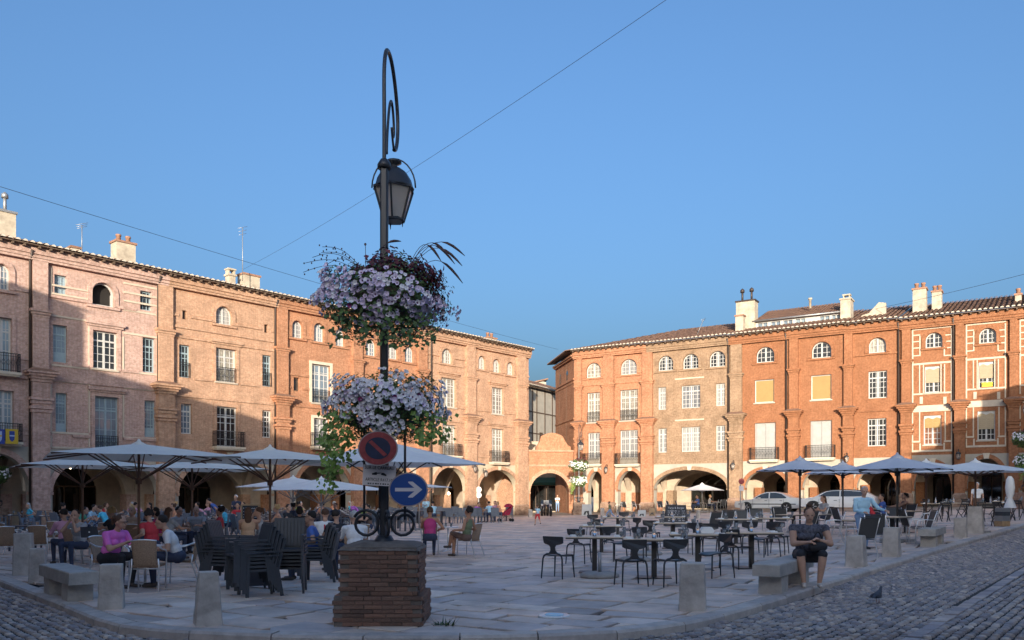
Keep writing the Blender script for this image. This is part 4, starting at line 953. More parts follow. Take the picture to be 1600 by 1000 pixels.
# lamp
def make_lamp(label, loc, rz, e=Vector((.05,1,0))):
    L = thing('street_lamp',label,'street lamp',loc,rz)
    mb = MB(); w_ = .05
    ch = [(-w_,-w_*.6),(-w_*.6,-w_),(w_*.6,-w_),(w_,-w_*.6),(w_,w_*.6),(w_*.6,w_),(-w_*.6,w_),(-w_,w_*.6)]
    mb.add([(x,y,.9) for x,y in ch]+[(x,y,5.9) for x,y in ch],[(i,(i+1)%8,(i+1)%8+8,i+8) for i in range(8)]+[tuple(range(8,16))])
    mb.lathe([(.09,5.86),(.09,5.92),(.05,5.98)],8); mb.lathe([(.14,.9),(.14,1.02),(.09,1.1)],8); mb.build('post','lamp_iron',L)
    P = lambda t, z: (e.x*t, e.y*t, z)
    def crv(pts, r, nm):
        pts = [Vector(P(*p)) for p in pts]; out = []
        for i in range(len(pts)-1):
            p0,p1,p2,p3 = pts[max(i-1,0)],pts[i],pts[i+1],pts[min(i+2,len(pts)-1)]
            for k in range(5):
                t = k/5; out.append(.5*((2*p1)+(p2-p0)*t+(2*p0-5*p1+4*p2-p3)*t*t+(3*p1-p0-3*p2+p3)*t**3))
        out.append(pts[-1]); MB().tube(out,r,8).build(nm,'lamp_iron',L)
    crv([(0,5.9),(0,6.6),(0,7.15),(.12,7.45),(.32,7.53),(.55,7.47),(.78,7.25),(.93,6.95),(.92,6.66),(.8,6.45),(.66,6.38)],.026,'crook')
    crv([(.16,6.12),(.2,6.4),(.33,6.8),(.47,6.96),(.6,6.85),(.66,6.62),(.58,6.52),(.5,6.62)],.018,'inner_scroll')
    crv([(.5,6.6),(.55,6.5),(.64,6.38)],.016,'hook')
    c = Vector(P(.64,0)); la = MB()
    zt, zb = 5.83, 5.40; rt, rb_ = .285, .15; n = 6
    ring = lambda r, z, k: Vector((c.x+r*math.cos(2*math.pi*(k+.5)/n), c.y+r*math.sin(2*math.pi*(k+.5)/n), z))
    for k in range(n):
        la.bar(ring(rt,zt,k),ring(rb_,zb,k),.022,.022); la.bar(ring(rt,zt,k),ring(rt,zt,k+1),.025,.03); la.bar(ring(rb_,zb,k),ring(rb_,zb,k+1),.022,.022)
    lo = la.build('lantern_frame','lamp_iron',L)
    for k in range(n):
        g = MB(); g.add([ring(rt-.012,zt,k),ring(rt-.012,zt,k+1),ring(rb_-.01,zb,k+1),ring(rb_-.01,zb,k),ring(rt-.018,zt,k),ring(rt-.018,zt,k+1),ring(rb_-.016,zb,k+1),ring(rb_-.016,zb,k)],[(0,1,2,3),(7,6,5,4)]); g.build('lantern_pane','lantern_glass',lo)
    cp = MB(); cp.lathe([(.285,zt),(.265,zt+.03),(.24,zt+.12),(.18,zt+.22),(.1,zt+.28),(.05,zt+.3),(.05,zt+.33),(.11,zt+.36),(.10,zt+.39),(.03,zt+.41)],12,(c.x,c.y,0)); cp.build('lantern_cap','lamp_iron',lo)
    MB().tube([(c.x+.3*math.cos(a),c.y,zt+.02+.4*math.sin(a)) for a in [math.pi*k/14 for k in range(15)]],.011,6).build('lantern_bail','lamp_iron',lo)
    bp_ = MB(); bp_.lathe([(.15,zb-.02),(.15,zb+.02)],6,(c.x,c.y,0)); 
    for k in range(3): bp_.lathe([(.004,zb-.09),(.012,zb-.02)],5,(c.x+.12*math.cos(k*2.1),c.y+.12*math.sin(k*2.1),0))
    bp_.lathe([(.03,zb),(.05,zb+.12),(.03,zb+.2)],8,(c.x,c.y,0)); bp_.build('lantern_base','lamp_iron',lo)
    for ax, ay in ((-.26,0),(.27,.0),(.08,-.25),(-.1,.26)):
        q = Vector((ax,ay,0)); dr = q.normalized(); MB().tube([q+Vector((0,0,z)) for z in (1.3,2.0,2.7)]+[Vector((0,0,2.85))],.016,6).build('rod','lamp_iron',L)
        cc = q*.93+Vector((0,0,1.26)); pts = []
        for k in range(22):
            a = math.pi*.15+2*math.pi*1.35*k/21; r_ = .165*(1-.5*max(0,k-10)/11); pts.append(cc+dr*(r_*math.cos(a))+Vector((0,0,r_*math.sin(a))))
        MB().tube(pts,.02,7).build('base_scroll','lamp_iron',L)
    for z, r_ in ((2.55,.5),(3.9,.58)):
        MB().tube([(r_*math.cos(2*math.pi*k/24),r_*math.sin(2*math.pi*k/24),z) for k in range(24)],.012,5,closed=True).tube([(-r_,0,z),(r_,0,z)],.012,5).tube([(0,-r_,z),(0,r_,z)],.012,5).build('basket_hoop','lamp_iron',L)
    return L
lamp = make_lamp('tall black iron lamp with crooked neck and hanging lantern on the brick plinth',(PX,PY,0),0)
# ------------------------------------------------------------------ flower baskets
def flower_mesh(k, mats):
    r_ = random.Random(k); mb = MB(); n = 10; R_ = .034
    ou = [(R_*(1 if i%2 else .86)*math.cos(2*math.pi*i/n), R_*(1 if i%2 else .86)*math.sin(2*math.pi*i/n), .012+r_.uniform(-.004,.006)) for i in range(n)]
    inn = [(.011*math.cos(2*math.pi*i/n), .011*math.sin(2*math.pi*i/n), .0) for i in range(n)]
    mb.add(ou+inn+[(0,0,-.02)],[(i,(i+1)%n,(i+1)%n+n,i+n) for i in range(n)],0,True)
    b = len(mb.v)-2*n-1; mb.f += [[b+n+i,b+n+(i+1)%n,b+2*n] for i in range(n)]; mb.m += [1]*n; mb.s += [True]*n
    return mb.mesh('flower', mats)
FM = {c: [flower_mesh(k,[c,'petal_throat']) for k in range(3)] for c in ('petal_lilac','petal_pale','petal_magenta')}
def dirs(r_): 
    z = r_.uniform(-1,1); a = r_.uniform(0,2*math.pi); s = math.sqrt(1-z*z); return Vector((s*math.cos(a),s*math.sin(a),z))
def leafs(n, fn, name, mt, parent, r_, size=(.03,.06), wid=.55):
    V,Fc,Rn = [],[],[]
    for _ in range(n):
        p, nn = fn(); l_ = r_.uniform(*size); t = nn.orthogonal().normalized(); t.rotate(Matrix.Rotation(r_.uniform(0,6.28),3,nn)); nn2 = (nn+dirs(r_)*.5).normalized(); t = (t-nn2*t.dot(nn2)).normalized(); s = nn2.cross(t)*l_*wid*.5
        b = len(V); V += [p, p+t*l_*.5+s+nn2*l_*.12, p+t*l_+nn2*l_*-.06, p+t*l_*.5-s+nn2*l_*.12]; Fc += [[b,b+1,b+2],[b,b+2,b+3]]; Rn += [r_.random()]*2
    me = bpy.data.meshes.new(name); me.from_pydata([tuple(v) for v in V],[],Fc); me.materials.append(M[mt])
    if mt in ('leaf','coleus'): rnd_attr(me, Rn)
    me.polygons.foreach_set('use_smooth',[False]*len(Fc)); return stuff(link(name, me, parent))
def basket(label, loc, kind, seed, detail=True, grp=None):
    r_ = random.Random(seed); B = thing('flower_basket',label,'flower basket',loc,0,grp); up = kind == 'up'
    rx, ry, rz_ = (.84,.80,.56) if up else (.71,.69,.52); k = 1 if detail else .3
    mb = MB(); mb.lathe([(.1,-.2),(.3,-.16),(.42,-.02),(.45,.1),(.40,.1),(.36,0)],14); mb.build('bowl','wood_dark',B)
    def surf(zlo, zhi, jit=.16):
        def f():
            while True:
                d = dirs(r_)
                if zlo <= d.z <= zhi: break
            lump = 1+.08*math.sin(5*math.atan2(d.y,d.x)+seed)+.08*math.sin(9*d.z+4*d.x)
            q = 1-abs(r_.gauss(0,jit)); return Vector((d.x*rx,d.y*ry,d.z*rz_))*lump*q, Vector((d.x/rx,d.y/ry,d.z/rz_+.2)).normalized()
        return f
    leafs(int(7000*k), surf(-.95,.8,.2), 'foliage','leaf',B,r_,(.028,.06) if detail else (.09,.16))
    if up:
        def top(): 
            a = r_.uniform(0,6.28); q = r_.random()**.5; h_ = r_.uniform(.0,1)
            lobe = .5+.3*math.sin(3*a+1); x,y = .55*q*math.cos(a)+.12, .5*q*math.sin(a); z = .22+h_*(.42*(1-q*q)*lobe+.18)
            return Vector((x,y,z)), Vector((x,y,.5)).normalized()
        leafs(int(1500*k), top, 'dark_foliage','coleus',B,r_,(.05,.11) if detail else (.1,.18),.7)
        def side(): 
            a = r_.uniform(-.5,.7); z = r_.uniform(-.2,.35); return Vector((rx*.95*math.cos(a)*r_.uniform(.8,1),ry*.6*math.sin(a)-.2,z)), Vector((1,.0,.3)).normalized()
        leafs(int(300*k), side, 'side_foliage','coleus',B,r_,(.05,.1))
        mb = MB()
        for i in range(15 if detail else 0):                     # fountain grass and thin sprigs
            right = i < 6; b0 = Vector((.3 if right else -.2, r_.uniform(-.3,.2), .3))
            tip = Vector((r_.uniform(.75,1.08),r_.uniform(-.2,.2),r_.uniform(.25,.68))) if right else Vector((r_.uniform(-1.08,-.75) if i > 8 else r_.uniform(-.3,.25),r_.uniform(-.2,.2),r_.uniform(.35,.85)))
            pts = [b0.lerp(tip,t)+Vector((0,0,.30*math.sin(math.pi*t)*(1 if right else .5))) for t in [j/10 for j in range(11)]]
            mb.tube(pts,[.004]*7+[.016,.018,.014,.004] if (right or i < 9) else [.0035]*11,5)
            if not right and i > 8:
                for j in range(4,11,1): mb.ell(pts[j]+Vector((r_.uniform(-.04,.04),r_.uniform(-.03,.03),r_.uniform(-.03,.04))),(.010,.010,.013),5,4)
        if mb.v: stuff(mb.build('grass_plumes','grass_plume',B))
        cl = [(-.55,-.6,.10,.34),(.05,-.85,.05,.40),(.45,-.75,-.2,.42),(-.75,-.2,.25,.28),(.7,-.4,-.3,.3),(0,.8,0,.6),(-.8,.4,.1,.5),(.8,.5,-.1,.5),(-.1,-.8,-.45,.35)]
    else:
        cl = [(-.5,-.65,.15,.42),(.1,-.85,.2,.45),(.6,-.6,.1,.4),(-.8,-.1,.1,.4),(.85,0,.0,.4),(0,-.8,-.35,.35),(0,.8,0,.6),(-.7,.5,.1,.5),(.7,.6,.1,.5)]
    nf = (640 if up else 820) if detail else 170; fv = MB(); made = 0
    while made < nf:
        c = cl[int(r_.random()**1.35*len(cl))]; d = (Vector(c[:3]).normalized()+dirs(r_)*c[3]*1.35*r_.random()**.4).normalized()
        if not -.75 < d.z < .72: continue
        lump = 1+.08*math.sin(5*math.atan2(d.y,d.x)+seed)+.08*math.sin(9*d.z+4*d.x); p = Vector((d.x*rx,d.y*ry,d.z*rz_))*lump*r_.uniform(.97,1.06)
        nn = (Vector((d.x/rx,d.y/ry,d.z/rz_)).normalized()+dirs(r_)*.35+Vector((0,-.25,.1))).normalized(); made += 1
        cm = 'petal_lilac' if (up and r_.random() < .75) or r_.random() < .15 else 'petal_pale'
        if r_.random() < .04: cm = 'petal_magenta'
        q = nn.to_track_quat('Z','Y'); sc_ = r_.uniform(.8,1.15)
        if detail and made <= 290: o = link('flower',FM[cm][r_.randrange(3)],B,p); o.rotation_mode = 'QUATERNION'; o.rotation_quaternion = q; o.scale = (sc_,)*3
        elif detail: r3 = .033*sc_; fv.add([p+q@Vector((r3*(1 if j%2 else .85)*math.cos(a),r3*(1 if j%2 else .85)*math.sin(a),.008)) for j,a in enumerate([2*math.pi*j/10 for j in range(10)])]+[p+q@Vector((0,0,-.008))],[(j,(j+1)%10,10) for j in range(10)],1 if cm == 'petal_lilac' else 0)
        else: fv.add([p+q@Vector((.05*math.cos(a),.05*math.sin(a),0)) for a in [2*math.pi*j/6 for j in range(6)]],[tuple(range(6))],0)
    stuff(fv.build('small_flowers',['petal_pale','petal_lilac'],B))
    # trailing vines
    vines = [(-.60,-.45,1.0),(-.52,-.6,.8),(-.42,-.35,.62),(-.7,-.2,.5),(.50,-.5,.42),(.62,-.3,.4),(.7,.0,.35)] if not up else [(-.5,-.6,.55),(-.35,-.7,.5),(.05,-.75,.55),(.35,-.7,.6),(.5,-.55,.6),(-.1,-.7,.6),(.2,-.75,.62),(.62,-.45,.5)]
    for vi, (x,y,ln) in enumerate(vines if detail else vines[:4]):
        ln *= 1.0
        def vf():
            t = r_.random()**.8; sp = .075 if not up else .05
            return Vector((x+r_.gauss(0,sp)*(1.2-t*.6)-(.05*t if x < 0 else -.05*t), y+r_.gauss(0,sp), -.12-ln*t)), Vector((x*.5,y-.4,.35)).normalized()
        leafs(int((95 if not up else 34)*(1 if detail else .5)*ln/.7), vf, 'trailing_vine','leaf_lime' if not up else 'leaf',B,r_,(.045,.085) if not up else (.04,.09),.8)
    return B
basket('upper round flower basket of lilac petunias and dark burgundy leaves on the lamp',(PX,PY,4.12),'up',1)
basket('lower flower basket of pale petunias with lime trailing vines on the lamp',(PX+.03,PY,2.78),'low',2)
# ------------------------------------------------------------------ road signs on the lamp
def disc(mb, r, y0, y1, m, sx=1.15, n=36, cx_=0, cz=0): mb.prism([(cx_+r*sx*math.cos(2*math.pi*k/n), cz+r*math.sin(2*math.pi*k/n)) for k in range(n)], y0, y1, m)
p = at(590.5,700.5,10.18); S = thing('no_parking_sign','dark round no parking sign with red rim and diagonal bar on the lamp','sign',p)
mb = MB(); disc(mb,.212,0,.02,0); mb.build('plate','sign_rim',S)
mb = MB(); disc(mb,.20,-.004,0,0); mb.build('red_ring','sign_red_shaded',S); mb = MB(); disc(mb,.135,-.008,-.004,0); mb.build('blue_face','sign_blue_shaded',S)
mb = MB(); mb.add([(-.115,-.0105,.075),(-.075,-.0105,.10),(.115,-.0105,-.075),(.075,-.0105,-.10)],[(0,3,2,1)]); mb.build('diagonal_bar','sign_red_shaded',S); MB().bar((.1,.02,-.05),(.1,.40,-.05),.03,.03).build('bracket','lamp_iron',S)
p = at(638,765,10.38); S = thing('arrow_sign','round blue one-way sign with a white arrow pointing right','sign',p)
mb = MB(); disc(mb,.213,0,.02,0); mb.build('plate','sign_rim',S); mb = MB(); disc(mb,.198,-.004,0,0); mb.build('blue_face','sign_blue',S)
mb = MB(); w_ = .022; pts = [(-.165,-w_),(.075,-w_),(-.0,-.085),(-.0,-.10),(.055,-.10),(.175,0),(.055,.10),(.0,.10),(-.0,.085),(.075,w_),(-.165,w_)]
mb.prism(pts,-.007,-.004); mb.build('arrow','sign_pale',S)
p = at(592.5,743,10.41); S = thing('sign_plate','small white sign plate with black lettering and a tow truck symbol','sign',p); S.rotation_euler = (0,R(3),0)
mb = MB(); mb.box(-.205,.205,0,.012,-.128,.128); mb.build('plate','sign_pale',S)
text_mesh('SUR LE CARREAU',.058,'sign_black',S,(0,-.004,.095),(R(90),0,0),sx=.82)
text_mesh('ARTICLE R417.10',.056,'sign_black',S,(0,-.004,-.055),(R(90),0,0),sx=.82)
for q_ in range(9): MB().box(-.14+q_*.031,-.14+q_*.031+(.016 if q_%3 else .024),-.004,-.001,-.112,-.096).build('small_print','sign_black',S)
mb = MB(); mb.prism([(-.09,.005),(-.03,.005),(-.03,.04),(-.055,.04),(-.065,.03),(-.09,.028)],-.004,-.001); mb.prism([(.02,.01),(.09,-.005),(.092,.012),(.06,.035),(.03,.035)],-.004,-.001); mb.prism([(-.03,.02),(.025,.03),(.025,.036),(-.03,.034)],-.004,-.001); mb.build('tow_truck_symbol','sign_black',S)
# ------------------------------------------------------------------ bollards and benches
def bollard(px, yt, yb, wt, wb, rz, label, name='stone_bollard'):
    p = gp(px, yb-2); p2 = gp(px,yb); d = p2.y+wb/2/F*p2.y*.8; p = gd(px,d); h_ = (yb-yt)/F*d*.985; a, b = wb/F*d/2*.86, wt/F*d/2*.84; r_ = random.Random(int(px))
    o = thing(name,label,'bollard',p,rz); mb = MB(); lv = 6; rings = []
    for k in range(lv+1):
        t = k/lv; w_ = b+(a-b)*(1-t)**1.0; z = h_*t-.03*(k == 0); c = w_*.12
        pts = [(-w_,-w_+c),(-w_+c,-w_),(w_-c,-w_),(w_,-w_+c),(w_,w_-c),(w_-c,w_),(-w_+c,w_),(-w_,w_-c)]
        rings.append([(x+r_.uniform(-1,1)*.008,y+r_.uniform(-1,1)*.008,z+r_.uniform(-.008,.008)*(k == lv)) for x,y in pts])
    top = [(x*.93,y*.93,h_+.012) for x,y,z in rings[-1]]
    v_ = sum(rings,[])+top; f_ = [(k*8+i,k*8+(i+1)%8,(k+1)*8+(i+1)%8,(k+1)*8+i) for k in range(lv+1) for i in range(8)]+[tuple((lv+1)*8+i for i in range(8))]
    mb.add(v_,f_); mb.build('stone','limestone',o)
    c_ = MB()                                     # chipped scar on a corner
    q = b*.9; z0 = h_*r_.uniform(.4,.6); c_.ell((q*.97,-q*.97,z0),(.035,.035,.12),6,5); c_.build('chip','limestone',o)
    return o
for a in ((37,834,899,29,32,.35,'tall square stone bollard at the left edge of the terrace'),(59,858,909,25,28,.4,'short stone bollard beside the taller one at the left edge'),
  (174,884,952,37,43,.35,'tapered stone bollard at the right end of the left bench'),(325,896,978,35,47,.45,'tapered stone bollard in front of the stacked dark chairs'),
  (1082,882,955,44,49,-.25,'stone bollard in front of the white-set tables, on the corner of the kerb'),(1338,838,886,27,33,.9,'stone bollard right of the seated woman'),
  (1393,825,870,25,29,.95,'stone bollard left of the empty right bench'),(1501,809.5,840,20,21,.95,'short stone bollard beside the tallest bollard at right'),
  (1524,792,834,22,28,.95,'tall tapered stone bollard near the right edge by the kerb')): bollard(*a)
for a in ((1160,786,811,6,7,.3,'small pale bollard before the parked silver car'),(941,794,808,6,6.4,.3,'small white bollard under the corner house arches'),(828.5,796,808,6,7,.3,'small white bollard left of the gateway'),(1303,782,799,7.5,8,.3,'pale bollard in front of the white car'),(1091,797,810,5,5.4,.3,'small white bollard in front of the wide arch')): bollard(*a, name='small_bollard')
def bench(x, y, rz, L_, label, w_=.42, h_=.46, th=.19):
    o = thing('stone_bench',label,'bench',(x,y,G(x)),rz); r_ = random.Random(int(x*9)); mb = MB(); J = lambda: r_.uniform(-.008,.008)
    def blk(x0,x1,y0,y1,z0,z1,nm):
        b = MB(); c = .015; v0 = [(x0,y0),(x1,y0),(x1,y1),(x0,y1)]; v1 = [(x0+c,y0+c),(x1-c,y0+c),(x1-c,y1-c),(x0+c,y1-c)]
        v_ = [(p[0],p[1],z0) for p in v0]+[(p[0]+J(),p[1]+J(),z1-c) for p in v0]+[(p[0]+J()*.5,p[1],z1) for p in v1]
        b.add(v_,[(3,2,1,0)]+[(i,(i+1)%4,(i+1)%4+4,i+4) for i in range(4)]+[(i+4,(i+1)%4+4,(i+1)%4+8,i+8) for i in range(4)]+[(8,9,10,11)]); b.build(nm,'limestone_bench',o)
    blk(-L_/2,L_/2,-w_/2,w_/2,h_-th,h_,'seat'); blk(-L_/2+.22,-L_/2+.62,-w_/2+.03,w_/2-.03,-.03,h_-th-.002,'leg'); blk(L_/2-.62,L_/2-.22,-w_/2+.03,w_/2-.03,-.03,h_-th-.002,'leg')
    return o
bench(-7.16,13.4,R(-50),2.15,'low stone bench at left by the kerb, in front of the rattan chairs')
bench(4.5,13.72,R(58),2.3,'stone bench on which the woman with the bag sits')
bb_ = gp(1457,851); bench(bb_.x,bb_.y,R(56),2.1,'empty stone bench between bollards at right')
p = gp(866,962); S = thing('ground_light','round white and pale blue light cover let into the paving','ground light',p)
mat('disc_blue',(.45,.75,.88),.4); mat('porcelain',(.85,.84,.82),.25); mb = MB(); mb.lathe([(.215,-.02),(.215,.008),(.20,.014)],28); mb.build('rim','porcelain',S); mb = MB(); mb.lathe([(.125,.014),(.12,.022)],24); mb.build('lens','disc_blue',S)
# ------------------------------------------------------------------ overhead cables, aerials
def cable(a, b, sag, label, r=.012):
    pts = [a.lerp(b,t)+Vector((0,0,-sag*4*t*(1-t))) for t in [k/16 for k in range(17)]]; o = MB().tube(pts,r,5).build('cable','iron',None); tag(o,label,'cable')
cable(at(-60,273,30),at(872,546,80),.25,'thin cable sloping down from the left edge over the left row',.010)
cable(at(1090,-34,22),at(380,421,54),.35,'thin cable crossing the sky behind the lantern',.007)
cable(at(1700,402,45),at(1340,488,66),.15,'thin cable sloping over the right-hand roofs',.012)
def aerial(px, yt, yb, d, label, tilt=0):
    p = at(px,yb,d); o = thing('tv_aerial',label,'aerial',p); h_ = (yb-yt)/F*d; MB().tube([(0,0,-.3),(tilt,0,h_)],.025,5).build('mast','zinc',o)
    for k,(z,w_) in enumerate(((.97,.5),(.9,.42),(.83,.36))): MB().tube([(tilt-w_*.5,-.2,h_*z),(tilt+w_*.5,.2,h_*z+.25)],.014,4).build('element','zinc',o)
aerial(128,352,392,47.5,'thin television aerial on the roof above the banded house'); aerial(379,356,432,55,'tall television aerial beside the white chimney on the left roofs'); aerial(1088,500,520,70,'slanting television aerial on the sandy house roof',.6)
# ------------------------------------------------------------------ furniture
def canvas(name, c):                              # sun-shade cloth lets part of the light through
    m = mat(name, c, .9, var=.06, scale=2); t = m.node_tree; L = t.links.new; b = t.nodes['Principled BSDF']; tr = N(t,'ShaderNodeBsdfTranslucent'); tr.inputs[0].default_value = (*c,1)
    mx = N(t,'ShaderNodeMixShader'); mx.inputs[0].default_value = .14; L(b.outputs[0], mx.inputs[1]); L(tr.outputs[0], mx.inputs[2]); L(mx.outputs[0], t.nodes['Material Output'].inputs[0]); return m
mat('alu',(0.880,0.880,0.880),.32,metal=.7); mat('rattan',(0.351,0.230,0.149),.7,var=.35,scale=60,bump=.5,bscale=120); mat('slate_plastic',(.06,.066,.078),.5,var=.15)
mat('wicker_grey',(0.176,0.203,0.250),.65,var=.3,scale=50,bump=.5,bscale=120); mat('black_plastic',(0.041,0.041,0.045),.4); mat('textilene',(0.068,0.068,0.070),.6,var=.2,scale=80)
mat('table_wood',(0.702,0.567,0.419),.45,var=.1,scale=3); mat('table_edge',(0.081,0.068,0.061),.5); mat('dark_metal',(0.054,0.051,0.050),.45,metal=.3); mat('table_dark',(0.081,0.081,0.095),.4)
canvas('canvas_cream',(.90,.86,.78)); canvas('canvas_white',(.90,.89,.87)); canvas('canvas_white_shaded',(.66,.68,.74)); mat('pole_wood',(0.176,0.095,0.061),.55,var=.2)  # right terrace cloth is white; its grey-blue shade is in the colour
mat('porcelain',(0.880,0.880,0.880),.2); mat('napkin',(0.880,0.880,0.880),.8); mat('glassware',(.75,.78,.80),.06,trans=.85); mat('concrete',(0.365,0.351,0.338),.9,var=.2,bump=.4); mat('bottle_green',(.02,.07,.03),.1)
mat('board_black',(.025,.027,.035),.6); mat('chalk',(.62,.62,.66),.8); mat('frame_wood',(0.405,0.270,0.149),.6,var=.2); mat('amber',(0.608,0.297,0.081),.15)
def T4(me): return me
def leg(mb, pts, r, n=6): return mb.tube(pts, r, n)
def proto_rattan():
    c = thing('rattan_chair','x','chair')
    for s in (-1,1):
        MB().tube([(s*.22,-.24,0),(s*.235,-.22,.42),(s*.25,-.2,.62),(s*.255,-.1,.68),(s*.25,.1,.70),(s*.235,.24,.76)],.014,7).build('arm_frame','alu',c)
        MB().tube([(s*.24,.34,0),(s*.22,.2,.40),(s*.21,.22,.55)],.014,7).build('rear_leg','alu',c)
    mb = MB(); mb.hexa([(-.22,-.23,.41),(.22,-.23,.41),(.20,.2,.40),(-.20,.2,.40)],[(-.225,-.24,.45),(.225,-.24,.45),(.205,.21,.44),(-.205,.21,.44)]); mb.build('seat','rattan',c)
    mb = MB(); n = 8
    out = [(math.sin((k/n-.5)*1.9)*.235, .18+.09*math.cos((k/n-.5)*1.9)) for k in range(n+1)]
    v_ = [(x*.95,y-.05,.44) for x,y in out]+[(x*1.06,y+.05,.85+.02*math.cos((k/n-.5)*3)) for k,(x,y) in enumerate(out)]
    v2 = [(x,y+.022,z) for x,y,z in v_]; m_ = n+1; q = 2*m_
    mb.add(v_+v2,[(k,k+1,m_+k+1,m_+k) for k in range(n)]+[(q+k+1,q+k,q+m_+k,q+m_+k+1) for k in range(n)]+[(m_+k,m_+k+1,q+m_+k+1,q+m_+k) for k in range(n)]+[(0,m_,q+m_,q),(n,q+n,q+m_+n,m_+n)],0,True); mb.build('backrest','rattan',c)
    MB().tube([(x*1.07,y+.06,.855+.02*math.cos((k/n-.5)*3)) for k,(x,y) in enumerate(out)],.013,6).build('top_rail','alu',c)
    MB().tube([(-.22,-.22,.40),(.22,-.22,.40)],.012,6).tube([(-.2,.18,.38),(.2,.18,.38)],.012,6).build('stretcher','alu',c)
    return c
def proto_arm(mt, name, slat=True):
    c = thing(name,'x','chair')
    for s in (-1,1):
        MB().bar((s*.255,-.26,0),(s*.255,-.24,.64),.05,.035).build('front_leg',mt,c); MB().bar((s*.245,.30,0),(s*.245,.22,.46),.05,.035).build('rear_leg',mt,c)
        MB().box(s*.255-.03,s*.255+.03,-.27,.26,.64,.665).build('armrest',mt,c)
    mb = MB(); mb.box(-.25,.25,-.26,.25,.40,.44); mb.build('seat',mt,c)
    mb = MB(); mb.hexa([(-.25,.22,.42),(.25,.22,.42),(.25,.255,.42),(-.25,.255,.42)],[(-.25,.34,.93),(.25,.34,.93),(.25,.37,.93),(-.25,.37,.93)]); bk_ = mb.build('backrest',mt,c)
    if slat:
        sb = MB()
        for k in range(9): x = -.225+k*.056; sb.hexa([(x-.02,.208,.47),(x+.02,.208,.47),(x+.02,.225,.47),(x-.02,.225,.47)],[(x-.02,.318,.9),(x+.02,.318,.9),(x+.02,.335,.9),(x-.02,.335,.9)])
        stuff(sb.build('back_slats',mt,bk_))
    return c
def proto_black():
    c = thing('black_chair','x','chair'); mb = MB(); n = 8
    v_ = []
    for j in range(7):
        y = -.23+.42*j/6; z = .455+.02*math.sin(j/6*2.2)-.015*(j == 0)
        for i in range(n+1): x = (-.5+i/n)*(.44-.05*j/6); v_.append((x,y,z-.02*(1-(2*x/.44)**2)))
    f_ = [(j*(n+1)+i,j*(n+1)+i+1,(j+1)*(n+1)+i+1,(j+1)*(n+1)+i) for j in range(6) for i in range(n)]; q = len(v_)
    mb.add(v_+[(x,y,z-.02) for x,y,z in v_],f_+[tuple(q+i for i in reversed(f)) for f in f_]+[(i,q+i,q+i+1,i+1) for i in range(n)]+[(j*(n+1),(j+1)*(n+1),q+(j+1)*(n+1),q+j*(n+1)) for j in range(6)]+[((j+1)*(n+1)+n,j*(n+1)+n,q+j*(n+1)+n,q+(j+1)*(n+1)+n) for j in range(6)],0,True); mb.build('seat','black_plastic',c)
    out = [(-.17,.475),(.17,.475),(.09,.50),(.055,.545),(.05,.60),(.075,.645),(.17,.665),(.215,.69),(.225,.80),(.215,.815),(-.215,.815),(-.225,.80),(-.215,.69),(-.17,.665),(-.075,.645),(-.05,.60),(-.055,.545),(-.09,.50)]
    mb = MB(); mb.prism(out,0,.022); mb.v = [(x,.185+y+(z-.46)*.22-(abs(x)/.22)**2*.05*(1 if z > .63 else 0),z) for x,y,z in mb.v]; mb.build('backrest','black_plastic',c)
    for s in (-1,1):
        MB().tube([(s*.05,.2,.485),(s*.14,.215,.475),(s*.195,.225,.44),(s*.215,.235,.38),(s*.235,.26,0)],[.016,.019,.019,.017,.012],7).build('rear_leg','black_plastic',c)
        MB().tube([(s*.195,-.19,.44),(s*.225,-.22,0)],[.017,.012],7).build('front_leg','black_plastic',c)
    return c
def proto_mesh():
    c = thing('mesh_chair','x','chair')
    for s in (-1,1):
        MB().tube([(s*.24,-.25,0),(s*.25,-.23,.45),(s*.26,-.18,.64),(s*.255,.0,.67),(s*.235,.22,.66)],.013,6).build('arm_frame','alu',c)
        MB().tube([(s*.23,.3,0),(s*.22,.16,.42),(s*.225,.24,.66),(s*.235,.33,.92)],.013,6).build('rear_leg','alu',c)
    mb = MB(); mb.hexa([(-.22,-.23,.435),(.22,-.23,.435),(.21,.17,.42),(-.21,.17,.42)],[(-.22,-.23,.447),(.22,-.23,.447),(.21,.17,.432),(-.21,.17,.432)]); mb.build('seat','textilene',c)
    mb = MB(); mb.hexa([(-.205,.17,.45),(.205,.17,.45),(.205,.182,.45),(-.205,.182,.45)],[(-.225,.315,.90),(.225,.315,.90),(.225,.327,.90),(-.225,.327,.90)]); mb.build('backrest','textilene',c)
    MB().tube([(-.235,.33,.92),(.235,.33,.92)],.014,6).build('top_rail','dark_metal',c)
    return c
def proto_fold():
    c = thing('folding_chair','x','chair')
    for s in (-1,1):
        MB().bar((s*.2,-.25,0),(s*.2,.2,.86),.03,.02).build('long_leg','dark_metal',c); MB().bar((s*.17,.25,0),(s*.17,-.2,.46),.03,.02).build('short_leg','dark_metal',c)
    for k in range(5): MB().box(-.19,.19,-.2+k*.08,-.14+k*.08,.45,.465).build('seat_slat','dark_metal',c)
    for z in (.66,.76): y = -.25+.45*z/.86; MB().box(-.2,.2,y-.015,y+.005,z,z+.07).build('back_slat','dark_metal',c)
    return c
PR = {'rattan':proto_rattan(),'stack':proto_arm('slate_plastic','stacking_armchair'),'wick':proto_arm('wicker_grey','woven_armchair',False),'black':proto_black(),'mesh':proto_mesh(),'fold':proto_fold()}
def drop(o):
    for c in list(o.children): drop(c)
    bpy.data.objects.remove(o)
NCH = [0]
